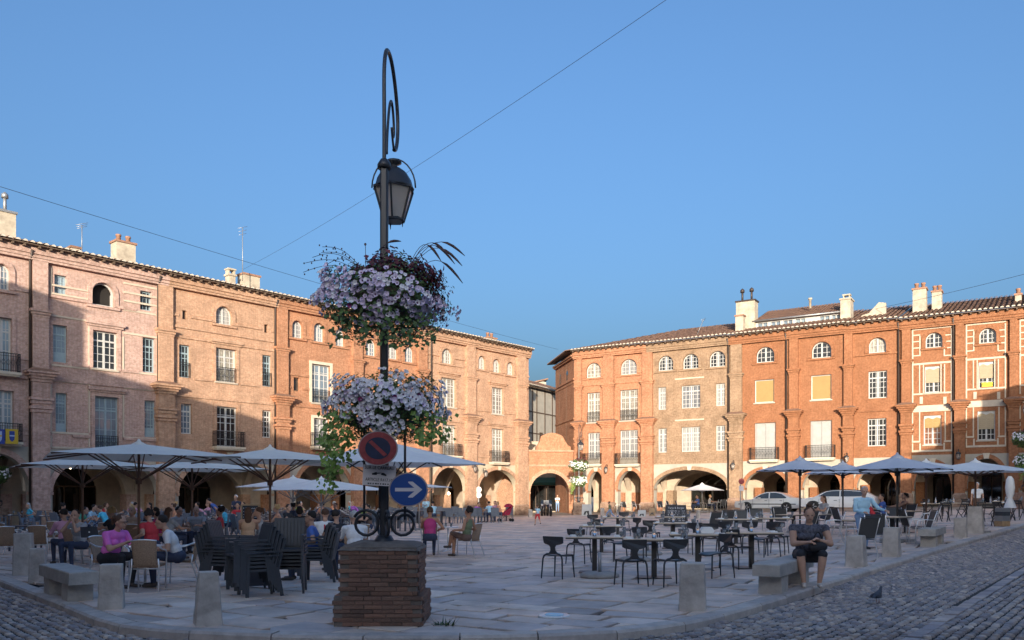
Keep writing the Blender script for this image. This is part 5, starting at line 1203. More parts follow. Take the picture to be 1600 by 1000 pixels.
def chair(kind, x, y, rz, label, group=None, z=None, tilt=0):
    c = copytree(PR[kind]); c.location = (x,y,G(x) if z is None else z); c.rotation_euler = (0,tilt,rz); c['label'] = label
    if group: c['group'] = group
    NCH[0] += 1; return c
def proto_table(kind):
    if kind == 'wood':
        t = thing('dining_table','x','table'); mb = MB(); mb.box(-.575,.575,-.36,.36,.725,.745); mb.build('tabletop','table_wood',t); mb = MB(); mb.box(-.58,.58,-.365,.365,.70,.724); mb.build('table_edge','table_edge',t)
        MB().box(-.05,.05,-.045,.045,.012,.70).build('post','dark_metal',t); MB().box(-.32,.32,-.25,.25,0,.012).build('base_plate','dark_metal',t)
    elif kind == 'round':
        t = thing('bistro_table','x','table'); mb = MB(); mb.lathe([(.30,.70),(.315,.705),(.315,.725),(.30,.73)],24); mb.build('tabletop','alu',t); mb = MB(); mb.lathe([(.025,.05),(.025,.7)],10); mb.build('post','alu',t)
        for k in range(4): a = math.pi/4+k*math.pi/2; MB().bar((0,0,.05),(.27*math.cos(a),.27*math.sin(a),.012),.04,.02).build('foot','alu',t)
    elif kind == 'dark':
        t = thing('terrace_table','x','table'); MB().box(-.4,.4,-.4,.4,.71,.74).build('tabletop','table_dark',t)
        for sx in (-1,1):
            for sy in (-1,1): MB().box(sx*.34-.025,sx*.34+.025,sy*.34-.025,sy*.34+.025,0,.71).build('leg','table_dark',t)
    else:
        t = thing('folding_table','x','table'); MB().box(-.6,.6,-.36,.36,.72,.74).build('tabletop','table_wood',t)
        for s in (-1,1):
            MB().bar((s*.5,-.3,0),(s*.5,.3,.72),.03,.03).bar((s*.5+.035,.3,0),(s*.5+.035,-.3,.72),.03,.03).build('cross_legs','dark_metal',t)
    return t
PT = {k:proto_table(k) for k in ('wood','round','dark','fold')}
def table(kind, x, y, rz, label, group=None):
    c = copytree(PT[kind]); c.location = (x,y,G(x)); c.rotation_euler = (0,0,rz); c['label'] = label
    if group: c['group'] = group
    return c
# small things on tables
def proto_glass(wine=True):
    mb = MB()
    if wine: mb.lathe([(.032,0),(.006,.006),(.005,.08),(.02,.095),(.038,.13),(.04,.155),(.033,.195),(.031,.195),(.037,.155),(.034,.13),(.004,.098)],10)
    else: mb.lathe([(.03,0),(.036,.1),(.034,.1),(.028,.008)],10)
    return mb.mesh('glass','glassware')
GW, GT = proto_glass(), proto_glass(False)
pm = MB(); pm.lathe([(.05,0),(.085,.004),(.12,.02),(.117,.022),(.08,.008)],16); PLATE = pm.mesh('plate','porcelain')
nm_ = MB(); nm_.hexa([(-.06,-.1,0),(.06,-.1,0),(.06,.1,0),(-.06,.1,0)],[(-.045,-.09,.03),(.045,-.09,.03),(.05,.09,.02),(-.05,.09,.02)]); NAPK = nm_.mesh('napkin','napkin')
ca_ = MB(); ca_.lathe([(.04,0),(.042,.14),(.018,.2),(.02,.28)],10); CARAFE = ca_.mesh('carafe','glassware')
bo_ = MB(); bo_.lathe([(.036,0),(.036,.18),(.014,.24),(.014,.30)],10); BOTT = bo_.mesh('bottle','bottle_green')
jb = MB(); jb.lathe([(.02,.0),(.038,.13),(.036,.15),(.03,.15)],10); AMB = jb.mesh('drink','amber')
LYING = {}
def lay(me, name, cat, x, y, z, label, group, rz=0):
    o = link(name, me, None, (x,y,z), rz); tag(o,label,cat,group); return o
rt_ = random.Random(5)
def laid(x, y, rz, hw, hd, where, n=4, carafe=True, top=.745):
    z = G(x)+top+.001; c, s = math.cos(rz), math.sin(rz); Q = lambda a,b: (x+a*c-b*s, y+a*s+b*c)
    for i in range(n):
        a = (-.5 if i%2 else .5)*hw*1.0; b = -hd*.6 if i < 2 else hd*.6
        px_, py_ = Q(a+rt_.uniform(-.03,.03),b); lay(NAPK,'napkin','napkin',px_,py_,z,'folded pale napkin on '+where,'napkins on '+where,rz+rt_.uniform(-.2,.2))
        px_, py_ = Q(a+.16,b*.5); lay(GT if i%3 else GW,'drinking_glass','glass',px_,py_,z,'clear drinking glass on '+where,'glasses on '+where)
        px_, py_ = Q(a+.09,b*.45); lay(GT,'drinking_glass','glass',px_,py_,z,'clear drinking glass on '+where,'glasses on '+where)
    if carafe: px_, py_ = Q(0,.02); lay(CARAFE,'carafe','carafe',px_,py_,z,'glass carafe on '+where,'carafes on '+where)
# ---------------- right terrace: black chairs and wood tables
RTz = R(-8)
WT = [(929,897,'front left wood table of the right terrace',1),(1022,905,'front wood table left of the corner bollard',1),(1090,893,'wood table behind the corner bollard with a folded paper',1),(1174,890,'wood table beside the bench',1),
      (940,866,'second wood table back on the left side',1),(965,842,'round-cornered wood table far back among the black chairs',1),(1052,860,'wood table behind the front middle one',1),(1050,843,'wood table in front of the black menu board',1),(1150,852,'wood table in front of the dark mesh chairs',1),(1205,850,'wood table behind the seated woman',1)]
for px,yb,lab,_ in WT:
    p = gp(px,yb-3); rz = RTz+rt_.uniform(-.06,.06); table('wood',p.x,p.y,rz,lab); laid(p.x,p.y,rz,.9,.3,'the '+lab.split(' of ')[0].split(' with ')[0])
bc = [(873,905,-2.55,'black moulded chair at far left of the right terrace, back to camera'),(905,882,-2.7,'black moulded chair behind the leftmost one'),(985,917,2.95,'black moulded chair left of the front middle table, back to camera'),(1047,917,2.9,'black moulded chair in front of the table left of the bollard, back to camera'),
      (960,878,-.6,'black moulded chair facing the camera behind the front left table'),(1008,880,-.5,'black moulded chair facing camera behind the front middle table'),(1118,904,1.25,'black moulded chair with seat seen from the side right of the bollard'),(1150,890,-2.3,'black moulded chair by the table beside the bench'),(1196,872,1.2,'black moulded chair next to the seated woman'),
      (935,852,-2.9,'black moulded chair in the second row left'),(987,850,1.1,'black moulded chair at the right of the second row'),(928,838,-2.8,'black moulded chair at the far left back'),(975,832,.1,'black moulded chair at the far back centre'),(1018,858,-2.8,'black moulded chair behind the front tables near the menu board'),(1078,868,.8,'black moulded chair with dark seat behind the folded paper'),(1110,870,-2.8,'black moulded chair behind the corner bollard'),(1140,866,-.4,'black moulded chair in front of the mesh chairs'),(1215,868,-2.6,'black moulded chair right behind the bench'),(1165,866,2.9,'black moulded chair between the two right tables'),(1062,846,1.9,'black moulded chair beneath the menu board')]
for px,yb,rz,lab in bc: p = gp(px,yb-2); chair('black',p.x,p.y,-rz,lab)
p = gp(1105,890); q = MB(); q.prism([(-.12,0),(.12,0),(.16,.05),(.10,.13),(-.08,.13),(-.13,.06)],-.09,.09); pb_ = q.build('paper_bag','napkin',None,(p.x,p.y+.1,G(p.x)+.747)); tag(pb_,'crumpled pale paper bag standing on the table behind the bollard','bag')
# empty parasol feet
for px,yb,lab in ((937,907,'round concrete parasol foot with empty pole stub in front of the tables'),(992,882,'round concrete parasol foot under the second table row'),(1012,872,'round concrete parasol foot behind the front chairs')):
    p = gp(px,yb-5); S = thing('concrete_weight',lab,'weight',p); mb = MB(); mb.lathe([(.36,0),(.38,.03),(.37,.07),(.30,.10),(.06,.11)],28); mb.build('disc','concrete',S); mb = MB(); mb.lathe([(.035,.1),(.035,.48)],10); mb.build('socket','zinc',S)
# menu board
p = gp(1056,822); S = thing('menu_board','black A-board chalk menu standing behind the set tables','menu board',p,R(-4))
d = p.y; bw, bh = 36/F*d, 33/F*d
for s in (1,-1): mb = MB(); mb.hexa([(-bw/2,-.35*s,0),(bw/2,-.35*s,0),(bw/2,-.35*s+.03*s,0),(-bw/2,-.35*s+.03*s,0)],[(-bw/2*.86,-.03*s,bh),(bw/2*.86,-.03*s,bh),(bw/2*.86,-.0*s+.001*s,bh),(-bw/2*.86,.0+.001*s,bh)]); mb.build('panel','board_black',S)
th = math.atan2(.32,bh)
def on(z): return -.35+.32*z/bh-.012
text_mesh('Tarte & Burger',.13,'chalk',S,(0,on(bh*.86),bh*.86),(R(90)-th,0,0),sx=.95)
def chalk_marks(S, x0, x1, z, yf, h_, seed):        # an illegible line of chalk writing: a row of small strokes
    r_ = random.Random(seed); mb = MB(); x = x0
    while x < x1:
        w_ = r_.uniform(.02,.05); a = r_.uniform(.3,1)*h_; mb.hexa([(x,yf(z)-.004,z),(x+w_*.7,yf(z)-.004,z),(x+w_*.7,yf(z)-.001,z),(x,yf(z)-.001,z)],[(x+.008,yf(z+a)-.004,z+a),(x+w_*.7,yf(z+a)-.004,z+a),(x+w_*.7,yf(z+a)-.001,z+a),(x+.008,yf(z+a)-.001,z+a)]); x += w_+(.05 if r_.random() < .2 else 0)
    stuff(mb.build('chalk_line','chalk',S))
for k in range(7): z_ = bh*(.70-.09*k); chalk_marks(S,-bw*.36,bw*.16,z_,on,.045,k); chalk_marks(S,bw*.24,bw*.36,z_,on,.045,k+20)
# ---------------- right terrace: mesh chairs behind
mc = [(1110,843,2.7,'dark mesh-back chair leftmost of its row, behind the wood tables'),(1133,838,3.0,'dark mesh-back chair second in the row behind the wood tables'),(1158,838,.2,'dark mesh-back chair third in the row, its back to the parked car'),(1184,835,.1,'dark mesh-back chair fourth in the row behind the wood tables'),(1205,828,2.8,'small dark mesh-back chair before the silver car'),(1222,832,-2.6,'dark mesh-back chair just left of the parasol pole'),
  (1258,846,2.6,'dark mesh-back chair behind the seated woman'),(1302,848,1.9,'dark mesh-back chair turned sideways left of the waiter'),(1318,838,-1.7,'dark mesh-back chair beside the waiter'),(1346,872,2.95,'dark mesh-back armchair with wide back in front of the waiter'),(1368,862,-2.7,'dark mesh-back armchair behind the middle right bollard'),(1440,850,1.7,'dark mesh-back armchair seen from the side behind the empty bench'),(1425,846,-1.6,'dark mesh-back armchair facing left by the empty bench'),(1452,833,1.9,'dark mesh-back armchair tipped right by the parasol pole'),(1400,838,.2,'dark mesh-back armchair at the table of the woman with tied hair'),(1285,832,2.3,'dark mesh-back chair of the woman left of the waiter'),(1380,828,-.3,'dark mesh-back chair of the man in blue'),(1415,826,1.2,'dark mesh-back chair of the woman with tied hair')]
for px,yb,rz,lab in mc: p = gp(px,yb); chair('mesh',p.x,p.y,-rz,lab)
for px,yb,lab in ((1275,838,'pale-topped table left of the waiter'),(1350,856,'pale-topped table in front of the waiter'),(1394,848,'pale-topped table behind the middle right bollard'),(1415,832,'pale-topped table beside the woman with tied hair'),(1240,838,'pale-topped table behind the seated woman')):
    p = gp(px,yb); table('wood',p.x,p.y,R(50)+rt_.uniform(-.1,.1),lab)
# far right folding tables
for px,yb,lab in ((1462,812,'folding table under the right parasols'),(1490,811,'folding table left of the tallest bollard'),(1548,812,'folding table near the right edge'),(1572,808,'folding table at the right edge')):
    p = gp(px,yb); rz = R(-30); table('fold',p.x,p.y,rz,lab); laid(p.x,p.y,rz,.9,.3,'the '+lab,4)
for i,(px,yb,rz) in enumerate(((1446,812,1.0),(1475,815,-.8),(1480,806,2.6),(1505,812,-1.2),(1530,815,2.8),(1543,822,2.9),(1562,816,1.9),(1575,814,-1.0),(1590,812,2.2),(1556,805,.3),(1512,806,.2),(1450,804,.3))):
    p = gp(px,yb); chair('fold',p.x,p.y,rz,'dark folding chair among the folding tables under the right parasols','folding chairs under the right parasols')
p = gp(1566,822); S = thing('crate_stack','stack of grey and wooden crates by the right edge','crates',p,R(20)); S.scale = (.66,.66,.66)
for k,(z,h_,mt) in enumerate(((0,.28,'frame_wood'),(.28,.3,'zinc'),(.58,.22,'slate_plastic'),(.80,.22,'zinc'))): MB().box(-.32+.02*k,.3,-.25,.25,z+.002,z+h_).build('crate',mt,S)
# ---------------- left terrace
front = [(232,924,2.98,'rattan and aluminium chair with its back to the camera at the small round table'),(172,914,-1.35,'rattan chair of the woman in pink'),(284,914,1.35,'rattan chair of the man in the white shirt'),(123,885,-2.6,'rattan chair behind the left bench'),(106,880,2.4,'rattan chair left of the laptop table'),(63,876,2.9,'rattan chair behind the left bollards'),(8,880,2.6,'rattan chair at the left edge'),(20,868,-2.5,'rattan chair behind the one at the left edge'),
  (150,868,.3,'rattan chair of the man with the laptop'),(210,872,3.0,'rattan chair between the pink and white shirted pair'),(672,868,3.05,'rattan chair of the woman in the pink top'),(733,870,2.1,'rattan chair of the person in the olive top, turned sideways'),(536,878,2.9,'rattan chair behind the plinth at left'),(512,872,3.0,'rattan chair of the man with the red-striped shirt'),(560,872,2.6,'rattan chair of the grey-haired man in white'),(240,864,-2.6,'rattan chair of the man in red'),(300,862,2.6,'rattan chair behind the white shirted man'),(276,850,2.8,'rattan chair in the second row by the parasol pole'),(88,862,2.8,'rattan chair of the man in the pink shirt')]
for px,yb,rz,lab in front: p = gp(px,yb-2); chair('rattan',p.x,p.y,-rz,lab)
tb = [(227,917,'round','small round metal table at the front between two diners'),(95,878,'round','round metal table with glasses left of the laptop'),(140,872,'round','round metal table under the laptop'),(255,872,'round','round table with wine glasses beside the man in red'),(210,858,'round','round table with tall glasses'),(290,856,'round','round table with an amber drink'),(700,864,'round','round metal table right of the plinth'),(548,868,'round','round table hidden behind the plinth'),(325,850,'round','round table of the bald man in grey'),(400,852,'round','round table of the long-haired woman'),(40,862,'dark','dark table with napkins at the left edge')]
for px,yb,k,lab in tb:
    p = gp(px,yb-2); table(k,p.x,p.y,.3,lab); w_ = 'the '+lab.split(' with ')[0].split(' between ')[0].split(' in front ')[0]+' at pixel column'
    w_ = 'the '+' '.join(lab.split()[:12])
    for j in range(3): a = rt_.uniform(0,6.28); lay(rt_.choice((GW,GT,GW)),'drinking_glass','glass',p.x+.17*math.cos(a),p.y+.17*math.sin(a),G(p.x)+(.731 if k == 'round' else .741),'clear glass on '+w_,'glasses on '+w_)
for px,yb,lab in ((270,872,'amber drink in a stemmed glass beside the man in white'),(292,856,'amber cocktail on the round table behind the parasol pole')):
    p = gp(px,yb); lay(AMB,'drink','drink',p.x,p.y,G(p.x)+.732,lab,None)
# deep rows of woven armchairs and dark tables under the cream parasols
SEATS = []
for r_ in range(6):
    for c in range(12):
        q = LNEAR+Lu*(c*2.35-3+.4*r_)+Ln*(5.2+r_*2.75)
        px = scr(q)[0]
        if q.y < 21.5 or px < -60 or px > 640 or (px > 560 and q.y < 30): continue
        x,y = q; rz = math.atan2(Lu.y,Lu.x); zn = ('by the arches','in the second row','in the third row','in the fourth row','in the fifth row','in the front row')[r_]+', '+next(z for lim,z in ((90,'under the far left parasol'),(190,'left of the large parasol pole'),(300,'under the large cream parasol'),(430,'behind the stacked chairs'),(520,'under the white parasols'),(700,'left of the lamp')) if px < lim)
        table('dark',x,y,rz,'dark table '+zn,'dark tables of the left terrace')
        for j in range(2):
            lay(PLATE,'plate','plate',x+.18*(2*j-1)*Lu.x,y+.18*(2*j-1)*Lu.y,G(x)+.741,'white plate on table '+zn,'plates on the left terrace')
            lay(GW,'drinking_glass','glass',x+.18*(2*j-1)*Lu.x+.1,y+.18*(2*j-1)*Lu.y+.1,G(x)+.741,'wine glass on table '+zn,'glasses on the left terrace')
        lay(NAPK,'napkin','napkin',x-.1,y-.15,G(x)+.741,'napkin on table '+zn,'napkins on the left terrace')
        for s in (-1,1):
            if rt_.random() < .92: ax = s*.72; SEATS.append((x+Lu.x*ax*1.02,y+Lu.y*ax*1.02,rz+(-math.pi/2 if s > 0 else math.pi/2))); chair('wick',x+Lu.x*ax+rt_.uniform(-.1,.1),y+Lu.y*ax+rt_.uniform(-.1,.1),rz+(-math.pi/2 if s > 0 else math.pi/2)+rt_.uniform(-.25,.25),'slate woven armchair '+zn,'woven armchairs of the left terrace')
# tables and chairs by the last arches of the left row
for i,(px,yb) in enumerate(((690,818),(712,817),(735,817),(760,817),(655,818),(700,812),(780,814))):
    p = gp(px,yb); 
    if i%2 == 0: table('dark',p.x,p.y,.8,'dark table before the arches right of the flower baskets','tables before the last arches')
    for s in (-1,1): chair('wick',p.x+s*.62,p.y-.25,rt_.uniform(2.6,3.6),'dark armchair before the arches right of the flower baskets','armchairs before the last arches')
# stacked armchairs behind the left front bollard
def stack(px, yb, n, rz, lean, lab, z0=0):
    p = gp(px,yb); fw = Vector((math.sin(rz),-math.cos(rz)))
    for k in range(n):
        q = Vector((p.x,p.y))+fw*(.05*k); chair('stack',q.x,q.y,rz+rt_.uniform(-.015,.015),lab+', '+('topmost' if k == n-1 else ('lowest','second from below','third from below','fourth from below','fifth from below')[k]),'stacked dark armchairs',z=G(p.x)+z0+.062*k)
stack(345,918,5,1.45,0,'dark armchair in the left stack by the bollard'); stack(405,930,5,-1.0,0,'dark armchair in the middle stack by the bollard')
stack(452,925,6,.15,0,'dark slatted armchair in the tall right stack beside the plinth'); stack(500,908,4,-1.5,0,'dark armchair in the short stack next to the plinth')
p = gp(398,920); S = thing('umbrella_tie','dark folded table standing amid the stacked chairs','folded table',p,.5); MB().box(-.24,.24,-.03,.03,.05,.92).build('tabletop','table_dark',S); MB().bar((-.2,.06,0),(.15,.06,.85),.03,.03).bar((.2,.1,0),(-.15,.1,.85),.03,.03).build('cross_legs','slate_plastic',S)
# ------------------------------------------------------------------ parasols
def parasol(label, px, d, ztop, half, rz=.5, rib=.30, canvas='canvas_cream', pole='pole_wood', droop=.62, closed=False, grp=None, hub=.55, nr=8, val=0.0, pr=.032):
    p = gd(px,d); g = p.z; S = thing('parasol',label,'parasol',p,rz,grp); zt = ztop-g
    MB().tube([(0,0,0),(0,0,zt-.02)],pr,10).build('pole',pole,S)
    n = 8; pts = []
    if nr == 8: cor = [(half,half),(0,half),(-half,half),(-half,0),(-half,-half),(0,-half),(half,-half),(half,0)]
    else: cor = [(half*math.cos(2*math.pi*k/8),half*math.sin(2*math.pi*k/8)) for k in range(8)]
    ze = zt-droop; mb = MB(); v_ = [(0,0,zt)]; m_ = 5
    for i in range(n):
        a, b = Vector(cor[i]), Vector(cor[(i+1)%n])
        for r_ in range(1,m_+1):
            f = r_/m_; z = zt-droop*(f**1.0)
            for k in range(4):
                q = a.lerp(b,k/4)*f; sag = -.045*math.sin(math.pi*k/4)*math.sin(math.pi*min(1,f*.9)); v_.append((q.x,q.y,z+sag))
    def ix(i, r_, k): 
        if k == 4: i, k = (i+1)%n, 0
        return 1+i*m_*4+(r_-1)*4+k
    fs = []
    for i in range(n):
        for k in range(4):
            fs.append((0,ix(i,1,k),ix(i,1,k+1)))
            for r_ in range(1,m_): fs.append((ix(i,r_,k),ix(i,r_+1,k),ix(i,r_+1,k+1),ix(i,r_,k+1)))
    mb.add(v_,fs,0,True); cv = mb.build('canopy',canvas,S)
    mb = MB(); mb.lathe([(.20,-.10),(.16,-.03),(.05,.03),(.02,.09)],8,(0,0,zt+.02)); mb.build('cap',canvas,cv)
    for i in range(n):
        c = Vector(cor[i]); MB().bar((c.x*.05,c.y*.05,zt-.10),(c.x*.99,c.y*.99,ze-.025),.022,.035).build('rib',pole,S)
        h_ = c*.52; MB().bar((c.normalized().x*.05,c.normalized().y*.05,zt-droop-hub),(h_.x,h_.y,zt-droop*.52-.06),.02,.03).build('strut',pole,S)
    mb = MB(); mb.lathe([(.07,-.09),(.075,.03),(.05,.06)],10,(0,0,zt-droop-hub)); mb.build('runner',pole,S)
    mb = MB(); mb.box(-.33,.33,-.33,.33,0,.08); mb.build('foot','concrete',S)
    return S
# d chosen from the size of each canopy (about 3.5 to 4 m square) and its pole's foot
def para(label, px, d, ytop, half, **k): parasol(label, px, d, CH+(HY-ytop)/F*d, half, **k)
para('large cream square parasol over the middle of the left terrace',217,20.0,693,1.95,rz=.55,droop=.34)
para('cream parasol at far left, its edge before the left pilaster',129,25.5,714,1.8,rz=.62,droop=.30)
para('cream parasol behind the large one, above the grey-shirted man',300,26.0,718,1.85,rz=.6,droop=.32)
para('cream parasol left of the flower baskets with dark post',422,22.0,701,1.75,rz=.5,droop=.34)
para('wide white parasol hanging behind the sign plate',605,22.5,690,1.9,rz=.75,droop=.62,canvas='canvas_white',pole='dark_metal')
para('white parasol low in front of the third arch',458,37,746,1.9,rz=.7,droop=.42,canvas='canvas_white',pole='zinc')
para('white parasol with pale pole left of the trailing vine',502,33,748,2.0,rz=.7,droop=.45,canvas='canvas_white',pole='zinc')
para('small white parasol behind the blue arrow sign',655,40,755,1.2,rz=.5,droop=.2,canvas='canvas_white',pole='zinc')
para('white parasol, shade-tinted grey-blue, nearest the silver car',1250,30,717,1.55,rz=.35,droop=.42,canvas='canvas_white_shaded',pole='dark_metal',hub=.1,nr=4)
para('white parasol, shade-tinted grey-blue, partly hidden behind the big one',1317,33,724,1.45,rz=.35,droop=.40,canvas='canvas_white_shaded',pole='dark_metal',hub=.1,nr=4)
para('big white parasol, shade-tinted grey-blue, in the middle of the right terrace',1402,24,713,1.45,rz=.4,droop=.38,canvas='canvas_white_shaded',pole='dark_metal',hub=.1,nr=4)
para('pale parasol behind the big shade-tinted one',1447,30,721,1.6,rz=.55,droop=.36,canvas='canvas_white',hub=.15)
para('pale parasol at right in front of the banded house',1524,27,721,1.45,rz=.6,droop=.34,canvas='canvas_white',hub=.15)
para('pale lilac parasol inside the wide arch',1097,64,756,1.7,rz=.3,droop=.5,canvas='canvas_white',pole='zinc',nr=4,hub=.1)
# closed parasols
def closed_parasol(label, px, yb, yt, d=None):
    p = gp(px,yb) if d is None else gd(px,d); d = p.y; h_ = CH+(HY-yt)/F*d-p.z; S = thing('closed_parasol',label,'parasol',p); MB().tube([(0,0,0),(0,0,h_)],.025,8).build('pole','pole_wood',S)
    mb = MB(); n = 14; rows = ((.05,1.0),(.12,.93),(.15,.75),(.13,.62),(.07,.52),(.15,.40),(.20,.30))
    for r_,z in rows: mb.v += [((r_*(1+.22*(k%2)))*math.cos(2*math.pi*k/n),(r_*(1+.22*(k%2)))*math.sin(2*math.pi*k/n),h_*z) for k in range(n)]
    for j in range(len(rows)-1):
        for k in range(n): mb.f.append([j*n+k,j*n+(k+1)%n,(j+1)*n+(k+1)%n,(j+1)*n+k][::-1]); mb.m.append(0); mb.s.append(True)
    mb.build('folded_canvas','canvas_white',S)
closed_parasol('closed white parasol tied up near the right edge',1578,815,744); closed_parasol('closed white parasol by the third pilaster of the left row',428,808,752)
for o in list(PR.values())+list(PT.values()): drop(o)
# ------------------------------------------------------------------ people
for nme, c in dict(skin=(.46,.27,.19), skin_tan=(.36,.19,.12), hair_dark=(.018,.013,.011), hair_brown=(.07,.035,.02), hair_blond=(.38,.24,.10), hair_grey=(.36,.35,.34), hair_white=(.62,.60,.58),
    c_pink=(.62,.14,.45), c_white=(.68,.70,.76), c_rose=(.50,.26,.36), c_grey=(.30,.31,.33), c_red=(.42,.03,.04), c_black=(.02,.02,.024), c_tan=(.42,.27,.17), c_magenta=(.38,.04,.16), c_green=(.08,.32,.20), c_sky=(.32,.50,.70), c_turq=(.08,.45,.62), c_navy=(.03,.04,.075), c_jeans=(.16,.24,.38), c_blue=(.06,.12,.36), c_olive=(.13,.16,.09), c_purple=(.34,.10,.44), c_orange=(.60,.28,.16), c_lime=(.35,.42,.10), c_brown=(.12,.075,.06), shoe=(.06,.05,.045), shoe_light=(.45,.40,.36)).items(): mat(nme, tuple(min(.85,x*(1.25 if nme.startswith('skin') else 1.4)) for x in c), .8, var=.1, scale=9)
mat('c_print',(.02,.02,.03),.8,c2=(.16,.16,.20),scale=22); mat('eye',(.02,.015,.012),.3); mat('lip',(.36,.13,.11),.5)
PEOPLE = []
def ik(a, b, l1, l2, hint):
    d = b-a; L_ = min(d.length, (l1+l2)*.999); d.normalize(); x = (l1*l1-l2*l2+L_*L_)/(2*L_); h_ = math.sqrt(max(0,l1*l1-x*x)); n_ = hint-d*hint.dot(d); n_.normalize(); return a+d*x+n_*h_, a+d*L_
def person(loc, rz, label, pose='sit', top='c_grey', legs='c_navy', hair='dark', style='short', skin='skin', lean=.1, twist=0, turn=0, nod=0, arms='table', sleeve=.5, fat=1.0, scale=1.0, near=False, barelegs=0, shoe='shoe', crossed=False, seat=.45, tilt=0, stride=.0, beard=False, glasses=False, band=None, strap=False):
    rz = -rz; PEOPLE.append(dict(locals()))
def build_people():
    srcs = []
    for P in PEOPLE:
        fat = P['fat']; near = P['near']; sit = P['pose'] == 'sit'; pr = []
        cap = lambda p,q,r1,r2,m: pr.append(('c',Vector(p),Vector(q),r1,r2,m)); el = lambda c,r,m,R_=None: pr.append(('e',Vector(c),r,m,R_))
        V = Vector; zp = P['seat']+.09 if sit else .90
        UB = Matrix.Translation((0,0,zp)) @ Matrix.Rotation(P['lean'],4,'X') @ Matrix.Rotation(P['tilt'],4,'Y') @ Matrix.Rotation(P['twist'],4,'Z'); up = lambda x,y,z: UB @ V((x,y,z))
        T, Lg, S = P['top'], P['legs'], P['skin']; wx = 1.1*fat
        # torso
        el((0,0.01,zp),(.165*wx,.125*fat,.115),Lg); cap((-.085*wx,.0,zp-.02),(.085*wx,0,zp-.02),.105*fat,.105*fat,Lg)
        pr.append(('e',up(0,.0,.13),(.148*wx,.112*fat,.14),T,UB)); pr.append(('e',up(0,.005,.30),(.16*wx,.115*fat,.17),T,UB)); pr.append(('e',up(0,.0,.40),(.155*wx,.098*fat,.10),T,UB))
        bare = P['sleeve'] <= 0; sh = S if bare else T
        for s in (-1,1): cap(up(s*.03,.01,.46),up(s*.155*wx,.01,.435),.05,.056,sh)
        if P['style'] in ('long','bob','bun','tied') and P['top'] not in ('c_white',): 
            for s in (-1,1): pr.append(('e',up(s*.075*fat,-.085*fat,.31),(.068*fat,.055*fat,.065),T,UB))
        cap(up(0,.01,.44),up(0,-.005,.57),.058,.052,S)
        HM = Matrix.Translation(up(0,-.02,.665)) @ Matrix.Rotation(P['lean']*.35+P['nod'],4,'X') @ Matrix.Rotation(P['turn']+P['twist'],4,'Z'); hp = lambda x,y,z: HM @ V((x,y,z))
        pr.append(('e',hp(0,.012,.02),(.078*1.06,.096,.108),S,HM)); pr.append(('e',hp(0,-.03,-.05),(.058*1.06,.062,.066),S,HM)); cap(hp(0,-.082,.018),hp(0,-.106,-.022),.010,.017,S)
        for s in (-1,1): pr.append(('e',hp(s*.082,.012,-.005),(.012,.022,.032),S,HM)); pr.append(('e',hp(s*.034,-.072,.028),(.022,.016,.010),S,HM))
        cap(hp(-.02,-.088,-.052),hp(.02,-.088,-.052),.011,.011,S); pr.append(('e',hp(0,-.075,-.092),(.022,.02,.018),S,HM))
        # legs
        st = P['stride']
        for s in (-1,1):
            hip = V((s*.095*fat,0,zp-.02))
            if sit:
                kn = V((s*.13*fat,-.43,zp+.015)); an = V((s*.12,-.40+.06*s*(1 if P['crossed'] else 0),.085))
                if P['crossed'] and s > 0: kn = V((.03,-.42,zp+.09)); an = V((-.12,-.58,.30))
            else:
                f = st*s; kn = V((s*.10,-.22*f-.03,.48+.08*abs(f)*(s > 0))); an = V((s*.10,-.34*f+(.12*abs(f) if f < 0 else .0),.085+(.14*abs(f) if f < 0 else .0)))
            cap(hip,kn,.092*fat,.062*fat**.6,Lg)
            bl = P['barelegs']; mid = kn.lerp(an,.12 if bl else .5)
            if bl == 2: cap(hip.lerp(kn,.6),kn,.074*fat,.061,S)
            cap(kn,kn.lerp(an,.35),.058*fat**.5,.057*fat**.5,S if bl else Lg); cap(kn.lerp(an,.35),an,.056*fat**.5,.038,S if bl else Lg)
            cap(an+V((0,.035,-.045)),an+V((s*.01,-.15,-.052)),.036,.032,P['shoe']); cap(an+V((0,0,0)),an+V((0,0,-.03)),.037,.04,P['shoe'])
        # arms
        A = P['arms']
        for s in (-1,1):
            shd = up(s*.175*wx,.01,.43); k = 'rest' if A == 'one' and s < 0 else ('table' if A == 'one' else A)
            if k == 'table': tg = V((s*.13,-.47,.79)); hint = V((s*.6,.3,-1))
            elif k == 'lap': tg = V((s*.11,-.30,zp+.13)); hint = V((s*.8,.5,-.5))
            elif k == 'rest': tg = V((s*.27,-.16,.72 if sit else .80)); hint = V((s*.5,.8,-.3))
            elif k == 'chin': tg = up(s*.05,-.16,.56); hint = V((s*.7,-.2,-1))
            elif k == 'down': tg = V((s*.25,-.06+.22*st*s*-1,.80)); hint = V((s*.2,1,0))
            elif k == 'reach': tg = V((.42,-.36,1.05)) if s > 0 else V((-.14,-.28,1.0)); hint = V((s*.4,.6,-.6))
            elif k == 'fold': tg = V((-s*.04,-.22,1.14)); hint = V((s*.8,.2,-1))
            elif k == 'bag': tg = V((-.06,-.34,zp+.20)) if s < 0 else V((.13,-.33,zp+.24)); hint = V((s*.8,.4,-.6))
            elif k == 'run': tg = V((s*.2,-.25*s*-1,1.05)); hint = V((s*.2,1,-.4))
            elb, wr = ik(shd, tg, .285, .255, hint); sl = P['sleeve']; cut = shd.lerp(elb,min(1,max(sl,.02)))
            cap(shd,cut,.053*fat,.047*fat,sh if sl > 0 else S)
            if sl < 1: cap(cut,elb,.046*fat,.039*fat,S)
            m2 = T if sl > 1 else S; cap(elb,wr,.040*fat,.028,m2)
